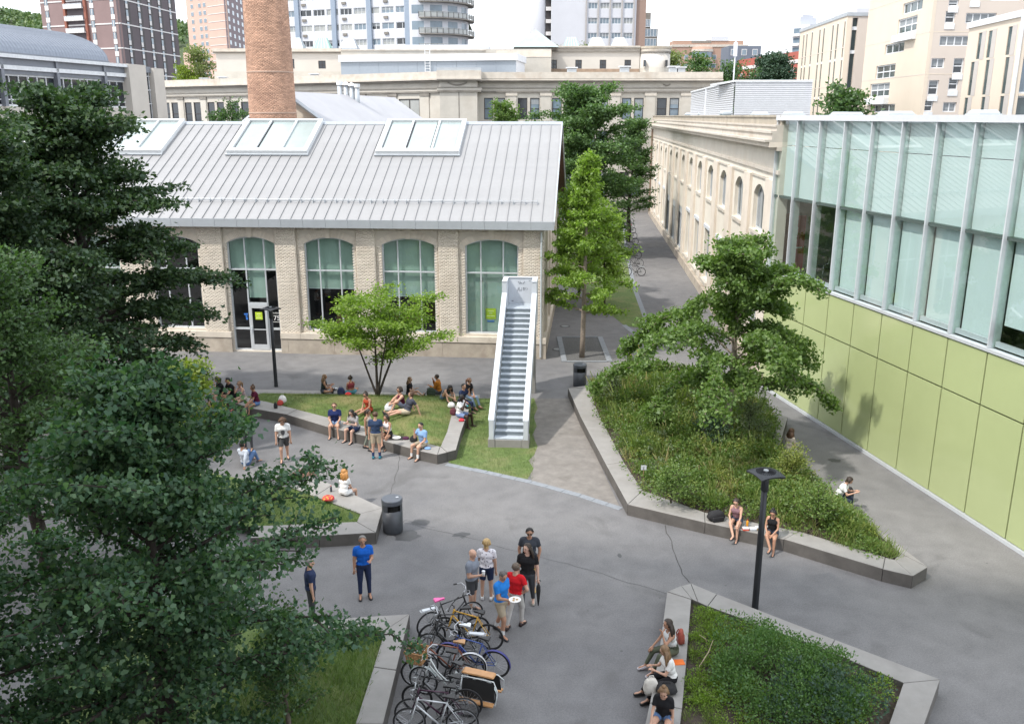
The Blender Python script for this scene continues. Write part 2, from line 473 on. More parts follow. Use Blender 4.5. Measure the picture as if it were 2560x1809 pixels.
sheet('stair_grass', [G(*dd(*q)) for q in [(1050, 893), (1197, 893), (1205, 915), (1196, 935), (1203, 955), (1193, 975), (1205, 1000), (1197, 1020), (1185, 1032), (1196, 1050), (1182, 1074), (1095, 1057), (1005, 1037), (1030, 960)]], M_grass2, .012, **STRUCT)
sheet('alley_lawn', [G(*dd(*q)) for q in [(1400, 730), (1300, 650), (1252, 600), (1252, 500), (1395, 500), (1402, 570), (1418, 645), (1450, 738)]], M_grass2, .01, **STRUCT)
sheet('lawn_kerb_band', [G(*dd(*q)) for q in [(560, 872), (1075, 884), (1075, 895), (575, 884)]], M_conc, .006, **STRUCT)

# ------------------------------------------------------------------ low concrete planters
ZT = .38
def planter(name, label, pairs, ztop=ZT, closed=False, breaks=()):
    """blocks between consecutive (outer, inner) joints given as photo pixels at the height of the top"""
    root = thing(name, label, 'planter')
    PP = [(G(*o, ztop), G(*i, ztop)) for o, i in pairs]
    n = len(PP)
    for k in range(n if closed else n - 1):
        if k in breaks: continue
        (a, ai), (b, bi) = PP[k], PP[(k + 1) % n]
        d = (b - a).normalized() * .007; di = (bi - ai); di = di.normalized() * .007 if di.length > .02 else Vector((0, 0, 0))
        q = [a + d, b - d, bi - di, ai + di] if di.length > 0 else [a + d, b - d, bi]
        area = sum(q[i].x * q[(i + 1) % len(q)].y - q[(i + 1) % len(q)].x * q[i].y for i in range(len(q)))
        if area < 0: q = q[::-1]
        zz = ztop + rng.uniform(-.006, .006)
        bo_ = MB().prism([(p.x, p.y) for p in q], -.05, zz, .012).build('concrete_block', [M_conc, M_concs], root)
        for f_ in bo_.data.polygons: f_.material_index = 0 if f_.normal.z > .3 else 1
    return root, PP
LAWN = [(t84(600, 605), t84(735, 545)), (t84(1000, 735), t84(1150, 640)), (t84(1450, 812), t84(1580, 748)), (t85(300, 845), t85(345, 735)), (t85(760, 955), t85(800, 850)), (t85(1405, 1130), t85(1450, 1030)),
        (t85(1615, 1175), t85(1650, 1075)), (t85(1735, 1145), t85(1652, 1075)), (t85(1845, 1118), t85(1655, 1073)), (t85(1905, 900), t85(1735, 892)), (t85(1955, 760), t85(1785, 705)), (t85(2010, 610), t85(1845, 560))]
r1, PPl = planter('lawn_planter', 'low concrete bench wall bent round the mounded lawn with the small tree', LAWN)
inn = [p[1] for p in PPl]
back = [G(*dd(1040, 900), .1), G(*dd(1030, 888), .05), G(*dd(800, 884), .03), G(*dd(590, 880), .03)]
MOUND = {}
lawn_poly = [(p.x, p.y) for p in inn] + [(p.x, p.y) for p in back]
def lawn_z(x, y, d):
    yb = 38.2
    base = .30 if y < 34.5 else .30 + (.02 - .30) * min(1, (y - 34.5) / 3.5)
    return base + .55 * (1 - math.exp(-d / 1.6)) * max(0, min(1, (38.6 - y) / 2.5))
me, lawn_in, lawn_d = poly_mesh(lawn_poly, lawn_z, .45, 'mounded_lawn'); me.materials.append(M_grass)
link('mounded_lawn', me, None, **STRUCT)

def px(*p): return [dd(*q) for q in p]
SM = [(dd(690, 1065), dd(650, 1090)), (dd(745, 1085), dd(705, 1111)), (dd(858, 1137), dd(808, 1150)), (dd(842, 1192), dd(800, 1168)), (dd(715, 1199), dd(690, 1173)), (dd(560, 1204), dd(570, 1178))]
r2, PPs = planter('small_lawn_planter', 'low concrete bench wall round the small bright lawn beside the litter bin', SM)
pl = [(p[1].x, p[1].y) for p in PPs] + [(PPs[-1][1].x - 3, PPs[-1][1].y + 1), (PPs[0][1].x - 3.5, PPs[0][1].y + 1.5)]
me, sm_in, sm_d = poly_mesh(pl, lambda x, y, d: .33 + .12 * (1 - math.exp(-d)), .5, 'corner_lawn'); me.materials.append(M_grass2); link('corner_lawn', me, None, **STRUCT)
BL = [(dd(700, 1392), dd(690, 1425)), (dd(800, 1382), dd(828, 1412)), (dd(918, 1375), dd(863, 1411)), (dd(888, 1500), dd(838, 1493)), (dd(858, 1620), dd(797, 1620)), (dd(830, 1735), dd(765, 1735))]
r3, PPb = planter('grass_bed_planter', 'low concrete bench wall holding back long grass beside the bicycles', BL)
pl = [(p[1].x, p[1].y) for p in PPb] + [(-9.5, 12.5), (-9.5, 19.5), (-5, 19.3)]
me, bl_in, bl_d = poly_mesh(pl, lambda x, y, d: .30 + .05 * math.sin(x * 3) * math.cos(y * 2), .5, 'long_grass_bed'); me.materials.append(M_grass2); link('long_grass_bed', me, None, **STRUCT)
RW = [(dd(1273, 869), dd(1318, 869)), (dd(1302, 935), dd(1345, 935)), (dd(1358, 1040), dd(1398, 1035)), (dd(1407, 1129), dd(1440, 1098)), (t3(165, 300), t3(160, 235)), (dd(1757, 1207), dd(1790, 1190)), (t3(1330, 605), t3(1345, 530)), (t3(1525, 650), t3(1405, 545)), (t3(1622, 592), t3(1440, 500)),
      (t3(1230, 300), t3(1160, 262)), (t3(900, 20), t3(840, 10)), (t6(640, 1380), t6(600, 1370)), (dd(1765, 935), dd(1740, 935)), (dd(1600, 860), dd(1585, 872)), (dd(1440, 850), dd(1440, 862))]
r4, PPr = planter('meadow_planter', 'long wedge-shaped concrete bench wall full of tall wild plants under the ginkgo', RW, closed=True)
rw_poly = [(p[1].x, p[1].y) for p in PPr]
me, rw_in, rw_d = poly_mesh(rw_poly, lambda x, y, d: .31 + .35 * (1 - math.exp(-d / 1.2)), .5, 'meadow_soil'); me.materials.append(M_soil); link('meadow_soil', me, None, **STRUCT)
BR = [((1602, 1860), (1693, 1860)), ((1625, 1755), (1705, 1770)), ((1645, 1650), (1716, 1650)), ((1668, 1478), (1728, 1497)), ((1703, 1463), (1730, 1496)), ((1727, 1457), (1745, 1503)), ((1792, 1484), (1769, 1514)), ((2087, 1598), (2070, 1625)), ((2350, 1697), (2259, 1705)), ((2310, 1809), (2223, 1809)), ((2290, 1870), (2200, 1870))]
r5, PPq = planter('shrub_planter', 'angular concrete bench wall round the bed of dark low shrubs by the lamp post', BR)
pl = [(p[1].x, p[1].y) for p in PPq]
me, br_in, br_d = poly_mesh(pl, lambda x, y, d: .24 + .12 * (1 - math.exp(-d)), .5, 'shrub_soil'); me.materials.append(M_soil); link('shrub_soil', me, None, **STRUCT)
for o in (r1, r2, r3, r4, r5): o['group'] = 'low concrete planters'

# ------------------------------------------------------------------ tree pit, covers, drain
pit = [G(*dd(*q)) for q in [(1283, 809), (1333, 809), (1330, 757), (1281, 757)]]
cx = sum(p.x for p in pit) / 4; cy = sum(p.y for p in pit) / 4
root = thing('tree_pit', 'rectangular gravel tree pit framed by grey granite round the slim ginkgo', 'tree pit', (cx, cy, 0))
W2, D2 = 1.15, 2.6
MB().box(-W2, W2, -D2, D2, -.02, .012).build('gravel_fill', mat('dark_gravel', (.10, .10, .10), .95, var=.5, scale=18, bump=1, bscale=35), root)
for x in (-W2, W2):
    for k in range(4): MB().bbox(x - .14, x + .14, -D2 + k * D2 / 2 + .005, -D2 + (k + 1) * D2 / 2 - .005, -.02, .05, .008).build('granite_slab', M_granite, root)
for y in (-D2, D2): MB().bbox(-W2 + .15, W2 - .15, y - .08, y + .08, -.02, .045, .008).build('granite_slab', M_granite, root)
M_iron = mat('cast_iron', (.06, .06, .062), .6, metal=.3, var=.2)
M_cover = mat('pale_cover', (.28, .29, .30), .5, metal=.3, var=.1)
for k, q in enumerate([(1408, 870), (1418, 815)]):
    p = G(1380 + (76 if k == 0 else 175) / 5.408, 680 + (1042 if k == 0 else 732) / 5.408)
    c = thing('ground_light', ['pale round in-ground light nearest the hall corner in the alley shade', 'pale round in-ground light further up the alley in the shade'][k], 'ground light', (p.x, p.y, 0))
    MB().lathe([(.22, .0), (.22, .012), (.17, .016)], 20).build('lens', M_cover, c); MB().lathe([(.3, 0), (.3, .008), (.22, .008)], 20, caps=False).build('rim', M_iron, c)
p = G(*t4(1975, 1540))
dr = thing('drain_grate', 'rusty square drain grate in the plaza paving beside the leaning man', 'drain', (p.x, p.y, 0), rad(-20))
M_rust = mat('rusty_iron', (.16, .085, .06), .85, var=.3, scale=14)
MB().box(-.45, .45, -.45, .45, -.02, .006).build('pan', mat('dark_pit', (.02, .018, .016), .95), dr)
for k in range(9): MB().bbox(-.43, .43, -.42 + k * .1, -.36 + k * .1, 0, .022, .004).build('bar', M_rust, dr)

# ------------------------------------------------------------------ stair to nowhere
M_white = mat('white_painted_steel', (.50, .53, .57), .5, var=.06, scale=2, stain=.25, stain_col=(.36, .37, .38), stain_scale=1.5)
M_tread = mat('galvanised_tread', (.37, .41, .45), .6, var=.14, scale=7, bump=.2, bscale=60)
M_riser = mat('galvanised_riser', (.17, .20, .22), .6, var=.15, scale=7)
st = thing('stair_sculpture', 'white steel staircase rising to a closed landing beside the brick hall', 'staircase', (-.13, 31.5, 0), rad(-4))
NS, RI, RU, IW, TH = 22, .165, .285, .54, .21
Z0 = .36; Lr = NS * RU
for sx in (-1, 1):
    MB().bbox(sx * .64 - .13, sx * .64 + .13, -.1, .62, 0, Z0 - .03, .01).build('footing', M_conc, st)
MB().bbox(-.505, .505, -.08, .62, 0, Z0 - .05, .01).build('footing', M_conc, st)
MB().box(-IW, IW, -.05, .32, Z0 - .045, Z0).build('bottom_plate', M_tread, st)
for k in range(NS):
    y = .3 + k * RU; z = Z0 + k * RI
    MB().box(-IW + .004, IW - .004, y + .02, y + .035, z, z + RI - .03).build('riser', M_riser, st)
    if k < NS - 1: MB().box(-IW + .004, IW - .004, y, y + RU + .015, z + RI - .03, z + RI).build('tread', M_tread, st)
yl, zl = .3 + (NS - 1) * RU, Z0 + NS * RI
MB().box(-IW + .004, IW - .004, yl, yl + 1.15, zl - .04, zl).build('landing', M_tread, st)
for sx in (-1, 1):
    x0, x1 = (IW, IW + TH) if sx > 0 else (-IW - TH, -IW)
    prof = [(-.1, Z0 - .03), (.55, Z0 - .03), (yl + .1, zl - .75), (yl + .1, zl + .62), (.05, Z0 + .70), (-.1, Z0 + .70)]
    n = len(prof); mb = MB()
    vs = [(x0 + .02, a, b) for a, b in prof] + [(x1 - .02, a, b) for a, b in prof]
    mb.add(vs, [tuple(range(n)), tuple(range(2 * n - 1, n - 1, -1))] + [(i + n, (i + 1) % n + n, (i + 1) % n, i) for i in range(n)])
    mb.build('side_panel', M_white, st)
    mb = MB(); xc = (x0 + x1) / 2
    a = Vector((xc, -.1, Z0 + .74)); b = Vector((xc, .05, Z0 + .74)); c = Vector((xc, yl + .1, zl + .66))
    for w0, q0, q1 in ((.0, b, c),):
        hw = TH / 2
        mb.add([(x0, q0.y - .15, q0.z - .04), (x1, q0.y - .15, q0.z - .04), (x1, q1.y, q1.z - .04), (x0, q1.y, q1.z - .04), (x0, q0.y - .15, q0.z), (x1, q0.y - .15, q0.z), (x1, q1.y, q1.z), (x0, q1.y, q1.z)],
               [(0, 3, 2, 1), (4, 5, 6, 7), (0, 1, 5, 4), (1, 2, 6, 5), (2, 3, 7, 6), (3, 0, 4, 7)])
    mb.build('handrail', M_white, st)
    MB().bbox(x0, x1, yl + .12, yl + 1.32, zl - .75, zl + 1.13, .01).build('landing_side', M_white, st)
    for k in range(16):                                               # row of slots with small brackets along the stringer
        t = (k + .5) / 16; y = .2 + t * (yl - .3); z = Z0 + .45 + t * (zl - Z0 - .08)
        xi = x0 + .02 if sx > 0 else x1 - .02
        MB().box(xi - .012 if sx > 0 else xi, xi if sx > 0 else xi + .012, y - .05, y + .05, z - .03, z + .02).build('bracket', M_riser, st)
MB().bbox(-IW + .003, IW - .003, yl + 1.15, yl + 1.32, zl - .75, zl + 1.11, .008).build('back_panel', M_white, st)
MB().bbox(-IW - TH, IW + TH, yl + .11, yl + 1.34, zl + 1.13, zl + 1.16, .005).build('cap', M_white, st) if False else None
for a, b, c, e in ((-IW - TH, -IW + .01, yl + .1, yl + 1.34), (IW - .01, IW + TH, yl + .1, yl + 1.34), (-IW + .012, IW - .012, yl + 1.12, yl + 1.34)):
    MB().bbox(a, b, c, e, zl + 1.131, zl + 1.165, .005).build('coping', M_white, st)
MB().bbox(-IW - TH + .05, IW + TH - .05, yl + .5, yl + 1.2, 0, zl - .76, .01).build('support_wall', M_conc, st)
M_ink = mat('marker_ink', (.12, .13, .15), .7)
def scribble(x, z, w, h, n, seed):
    r = random.Random(seed); mb = MB()
    for k in range(n):
        cx0 = x + w * (k / n - .5)
        pts = [(cx0 + r.uniform(-.03, .03), yl + 1.146, z + h * r.uniform(-.5, .5)) for _ in range(4)]
        mb.tube(pts, .006, 4)
    mb.build('graffiti', M_ink, st)
scribble(.05, zl + .92, .3, .16, 6, 1); scribble(.1, zl + .62, .45, .2, 8, 2); scribble(-.36, zl + .1, .06, .07, 4, 3); scribble(.42, zl + 1.0, .08, .04, 2, 4)

# ------------------------------------------------------------------ lamp posts and litter bins
M_pole = mat('dark_lamp_steel', (.035, .037, .042), .45, metal=.5, var=.1, scale=3)
M_lens = mat('lamp_lens', (.3, .32, .34), .2)
def lamp(label, p, h, rotz):
    L = thing('lamp_post', label, 'street lamp', p, rotz, 'plaza lamp posts')
    MB().lathe([(.088, 0), (.084, .05), (.079, h * .5), (.075, h - .45)], 16).build('pole', M_pole, L, True)
    MB().lathe([(.09, h - .46), (.095, h - .44), (.095, h - .14), (.085, h - .12)], 16).build('collar', M_pole, L, True)
    mb = MB(); n = 9; S = .34
    grid = {}
    for i in range(n):
        for j in range(n):
            x = -S + 2 * S * i / (n - 1); y = -S + 2 * S * j / (n - 1)
            z = h - .02 + .07 * (1 - ((x / S) ** 2 + (y / S) ** 2) * .62)
            grid[i, j] = len(mb.v); mb.v.append((x, y, z))
    for i in range(n - 1):
        for j in range(n - 1): mb.f.append((grid[i, j], grid[i + 1, j], grid[i + 1, j + 1], grid[i, j + 1])); mb.m.append(0)
    rim = [(i, 0) for i in range(n)] + [(n - 1, j) for j in range(1, n)] + [(i, n - 1) for i in range(n - 2, -1, -1)] + [(0, j) for j in range(n - 2, 0, -1)]
    lo = []
    for q in rim:
        v = mb.v[grid[q]]; lo.append(len(mb.v)); mb.v.append((v[0] * .9, v[1] * .9, v[2] - .05))
    k = len(rim)
    for i in range(k): mb.f.append((grid[rim[i]], lo[i], lo[(i + 1) % k], grid[rim[(i + 1) % k]])); mb.m.append(0)
    mb.f.append(tuple(reversed(lo))); mb.m.append(0)
    hd = mb.build('lamp_head', M_pole, L)
    for k in range(28):
        a = 2 * math.pi * k / 28; c, s = math.cos(a), math.sin(a)
        f = MB(); z0 = h + .018
        f.add([(c * .08 - s * .005, s * .08 + c * .005, z0 + .03), (c * .08 + s * .005, s * .08 - c * .005, z0 + .03), (c * .24 + s * .008, s * .24 - c * .008, z0 + .012), (c * .24 - s * .008, s * .24 + c * .008, z0 + .012),
               (c * .08, s * .08, z0 + .05), (c * .24, s * .24, z0 + .03)], [(0, 1, 4), (2, 3, 5), (1, 2, 5, 4), (3, 0, 4, 5)])
        f.build('cooling_fin', M_pole, hd)
    MB().lathe([(.075, h + .03), (.06, h + .075)], 14).build('hub_cap', M_lens, hd)
    return L
pR = G(*dd(1692, 1362)); pL = G(*dd(619, 866))
lamp('dark steel lamp post with square head standing beside the shrub planter', (pR.x, pR.y, 0), 3.68, rad(18))
lamp('dark steel lamp post with square head standing in front of the hall door', (pL.x, pL.y, 0), 3.68, rad(60))
M_bin = mat('bin_enamel', (.055, .06, .07), .45, metal=.2, var=.15, scale=3)
M_hole = mat('bin_inside', (.006, .006, .006), .95)
def bin_(label, p, rotz=0):
    B = thing('litter_bin', label, 'litter bin', p, rotz, 'cylindrical litter bins')
    MB().lathe([(.25, 0), (.29, .03), (.30, .06), (.305, .72)], 28).build('drum', M_bin, B, True)
    mb = MB(); n = 28                                   # hood with an opening facing -y
    a0, a1 = rad(-90 - 38), rad(-90 + 38)
    for k in range(n):
        b0 = a1 + (2 * math.pi - (a1 - a0)) * k / n; b1 = a1 + (2 * math.pi - (a1 - a0)) * (k + 1) / n
        mb.quad((.305 * math.cos(b0), .305 * math.sin(b0), .72), (.305 * math.cos(b1), .305 * math.sin(b1), .72), (.305 * math.cos(b1), .305 * math.sin(b1), .93), (.305 * math.cos(b0), .305 * math.sin(b0), .93))
    mb.build('hood', M_bin, B, True)
    MB().lathe([(.24, .70), (.24, .93)], 20).build('liner', M_hole, B)
    MB().lathe([(.31, .93), (.315, .95), (.315, 1.06), (.30, 1.08), (.02, 1.085)], 28).build('lid', mat('bin_lid', (.10, .11, .13), .4, metal=.3, var=.12), B, False)
    MB().box(.12, .2, -.03, .03, 1.086, 1.09).build('sticker', mat('bin_sticker', (.5, .52, .55), .5), B)
    return B
p = G(*dd(881, 1190)); bin_('charcoal cylindrical litter bin at the corner of the small lawn', (p.x, p.y, 0), rad(20))
p = G(*dd(1299, 866)); bin_('charcoal cylindrical litter bin behind the end of the meadow planter', (p.x, p.y, 0), rad(10))
p = G(*t4(525, 1110)); bin_('charcoal cylindrical litter bin half hidden behind the dark trees', (p.x, p.y, 0), rad(30))
# ================================================================== BUILDINGS AROUND THE PLAZA
M_brick = mat('buff_brick', (.60, .54, .46), .9, var=.12, scale=1.2, island=.06, stain=.3, stain_col=(.40, .31, .23), stain_scale=.7)
M_mortar = mat('brick_joint', (.55, .50, .43), .95, var=.12, scale=2)
M_stone = mat('buff_stone', (.58, .52, .44), .85, var=.12, scale=1.6, stain=.35, stain_col=(.34, .28, .22), stain_scale=.9)
M_plinth = mat('weathered_plinth', (.40, .35, .29), .9, var=.2, scale=1.3, stain=.7, stain_col=(.24, .19, .15), stain_scale=1.2, bump=.2)
M_zinc = mat('standing_seam_metal', (.285, .285, .29), .55, metal=.2, var=.08, scale=.8, stain=.3, stain_col=(.25, .25, .26), stain_scale=.9)
M_zinc2 = mat('fascia_metal', (.40, .43, .46), .45, metal=.3, var=.07, scale=1)
M_alu = mat('aluminium_frame', (.58, .61, .64), .4, metal=.25, var=.06)
M_whitef = mat('white_skylight_frame', (.62, .64, .65), .5, var=.05)
M_glass = glass_mat('clear_glass', (.86, .93, .92), .10)
M_skyglass = mat('skylight_glazing', (.30, .355, .355), .10, var=.12, scale=.6, spec=.8)
M_blind = mat('green_roller_blind', (.33, .43, .375), .8, var=.10, scale=.7)
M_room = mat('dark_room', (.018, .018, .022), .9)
M_soffit = mat('brown_soffit', (.12, .06, .045), .8, var=.2)
def arc_pts(x0, x1, zs, zc, n=12):
    """segmental arch from (x0, zs) over the crown zc to (x1, zs)"""
    w = (x1 - x0) / 2; h = zc - zs; R = (w * w + h * h) / (2 * h); cz = zc - R; cx = (x0 + x1) / 2
    a = math.asin(min(1, w / R))
    return [(cx + R * math.sin(-a + 2 * a * k / n), cz + R * math.cos(-a + 2 * a * k / n)) for k in range(n + 1)]
def arch_fill(mb, x0, x1, zs, zc, y0, y1):
    P = arc_pts(x0, x1, zs, zc)
    for (ax, az), (bx, bz) in zip(P[:-1], P[1:]):
        mb.quad((ax, y0, az), (bx, y0, bz), (bx, y0, zc + .001), (ax, y0, zc + .001))
        mb.quad((ax, y1, az), (bx, y1, bz), (bx, y0, bz), (ax, y0, az))
def arch_frame(mb, x0, x1, z0, zs, zc, y0, y1, t=.07):
    """frame bars following the jambs, sill and arch"""
    P = arc_pts(x0, x1, zs, zc); Q = arc_pts(x0 + t, x1 - t, zs, zc - t)
    mb.box(x0, x0 + t, y0, y1, z0, zs); mb.box(x1 - t, x1, y0, y1, z0, zs); mb.box(x0 + t, x1 - t, y0, y1, z0, z0 + t)
    for i in range(len(P) - 1):
        mb.quad((Q[i][0], y0, Q[i][1]), (Q[i + 1][0], y0, Q[i + 1][1]), (P[i + 1][0], y0, P[i + 1][1]), (P[i][0], y0, P[i][1]))
        mb.quad((Q[i][0], y1, Q[i][1]), (Q[i + 1][0], y1, Q[i + 1][1]), (Q[i + 1][0], y0, Q[i + 1][1]), (Q[i][0], y0, Q[i][1]))
def arch_pane(mb, x0, x1, z0, zs, zc, y):
    P = arc_pts(x0, x1, zs, zc)
    mb.add([(x0, y, z0), (x1, y, z0)] + [(p[0], y, p[1]) for p in reversed(P)], [tuple(range(len(P) + 2))])

# ------------------------------------------------------------------ the brick hall
hall = thing('brick_hall', 'long buff brick hall with arched windows and grey standing-seam roof with skylights', 'building', (1.59, 44.23, 0), rad(-5))
HX0, ZE = -44.0, 6.62
WIN = [(-3.97, -1.27), (-8.22, -5.48), (-12.25, -9.66), (-16.32, -13.75), (-20.38, -17.83)] + [(-20.38 - 4.13 * k, -17.83 - 4.13 * k) for k in range(1, 6)]
ZS, ZC, ZB = 5.74, 6.08, 1.22
holes = [(a, b, .06 if i == 3 else ZB, ZC) for i, (a, b) in enumerate(WIN)]
mb = wall_grid(MB(), HX0, 0, 0, ZE + .35, holes, 0, .42)
for a, b in WIN: arch_fill(mb, a, b, ZS, ZC, 0, .42)
mb.quad((0, 0, 0), (0, 18, 0), (0, 18, ZE + .3), (0, 0, ZE + .3)); mb.add([(0, 0, ZE + .3), (0, 18, ZE + .3), (0, 9, 11.35)], [(0, 1, 2)])
mb.quad((HX0, 18, 0), (HX0, 0, 0), (HX0, 0, ZE + .3), (HX0, 18, ZE + .3)); mb.quad((0, 18, 0), (HX0, 18, 0), (HX0, 18, ZE), (0, 18, ZE))
mb.build('wall', M_mortar, hall)
pil = [(-1.02, 0.02), (-5.30, -4.29), (-9.50, -8.52), (-13.70, -12.62), (-17.75, -16.48)] + [(-17.75 - 4.13 * k - .15, -16.48 - 4.13 * k - .1) for k in range(1, 6)]
for a, b in pil: MB().box(a, b, -.11, 0, 1.10, ZE).build('pilaster', M_mortar, hall)
for k in range(5): MB().box(0, .11, 1.5 + k * 3.7, 2.5 + k * 3.7, .0, ZE).build('side_pilaster', M_brick, hall)
# bricks, real relief: courses on wall and pilasters, radial bricks over the arches
B = []; CH, BW = .0722, .214
def bricks(x0, x1, z0, z1, y, hole=None):
    nz = int((z1 - z0) / CH)
    for j in range(nz):
        z = z0 + j * CH; off = (j % 2) * BW / 2
        x = x0 - off
        while x < x1:
            a, b = max(x, x0) + .004, min(x + BW, x1) - .004
            if b - a > .03 and not (hole and hole((a + b) / 2, z + CH / 2)):
                d = rng.uniform(.002, .006); B.append((a, b, y - d, y, z + .005, z + CH - .005))
            x += BW
for a, b in pil:
    if a > -27: bricks(a, b, 1.10, ZE - .04, -.11)
edges = sorted(pil, reverse=True)
for (wa, wb) in WIN[:6]:
    def hole(x, z, wa=wa, wb=wb): return wa - .03 < x < wb + .03 and z < ZC or (wa - .25 < x < wb + .25 and z > ZS - .1 and z < ZC + .33)
    pa = max(p[1] for p in pil if p[1] <= wa + .1); pb = min(p[0] for p in pil if p[0] >= wb - .1)
    bricks(pa, pb, 1.10, ZE - .04, 0, hole)
V, F = boxes_np(B)
link('brick_courses', np_mesh('brick_courses', V, F, M_brick), hall, kind='stuff')
for i, (a, b) in enumerate(WIN[:6]):
    P = arc_pts(a - .02, b + .02, ZS - .02, ZC + .01, 34); Q = arc_pts(a - .26, b + .26, ZS + .16, ZC + .38, 34)
    mb = MB()
    for k in range(34):
        f0, f1 = .06, .94
        q = [(P[k][0] + (P[k + 1][0] - P[k][0]) * f, P[k][1] + (P[k + 1][1] - P[k][1]) * f) for f in (f0, f1)] + [(Q[k][0] + (Q[k + 1][0] - Q[k][0]) * f, Q[k][1] + (Q[k + 1][1] - Q[k][1]) * f) for f in (f1, f0)]
        y = -.014 - rng.uniform(0, .008)
        mb.add([(p[0], y, p[1]) for p in q] + [(p[0], 0, p[1]) for p in q], [(0, 1, 2, 3), (0, 4, 5, 1), (1, 5, 6, 2), (2, 6, 7, 3), (3, 7, 4, 0)])
    mb.build('arch_bricks', M_brick, hall, kind='stuff')
    xc = (a + b) / 2
    k = MB(); k.add([(xc - .10, -.06, ZC - .03), (xc + .10, -.06, ZC - .03), (xc + .16, -.06, ZE - .06), (xc - .16, -.06, ZE - .06), (xc - .10, .01, ZC - .03), (xc + .10, .01, ZC - .03), (xc + .16, .01, ZE - .06), (xc - .16, .01, ZE - .06)],
                    [(0, 1, 2, 3), (0, 4, 5, 1), (1, 5, 6, 2), (3, 7, 4, 0), (2, 6, 7, 3)])
    k.build('keystone', M_stone, hall)
# sill course and plinth, stone by stone, with a gap at the door bay
for x0, x1 in [(-13.72, .16), (HX0, -16.36)]:
    x = x1
    while x > max(x0, -32):
        w = min(rng.uniform(1.3, 1.9), x - x0)
        MB().bbox(x - w + .004, x - .004, -.19, .0, .80, 1.10, .012).build('sill_stone', M_stone, hall)
        x -= w
    x = x1
    while x > max(x0, -32):
        w = min(rng.uniform(2.0, 3.2), x - x0)
        MB().bbox(x - w + .003, x - .003, -.15, .0, -.02, .80, .01).build('plinth_block', M_plinth, hall)
        x -= w
MB().box(0, .16, 0, 18, .80, 1.10).build('side_sill_course', M_stone, hall); MB().box(0, .12, 0, 18, 0, .80).build('side_plinth', M_plinth, hall)
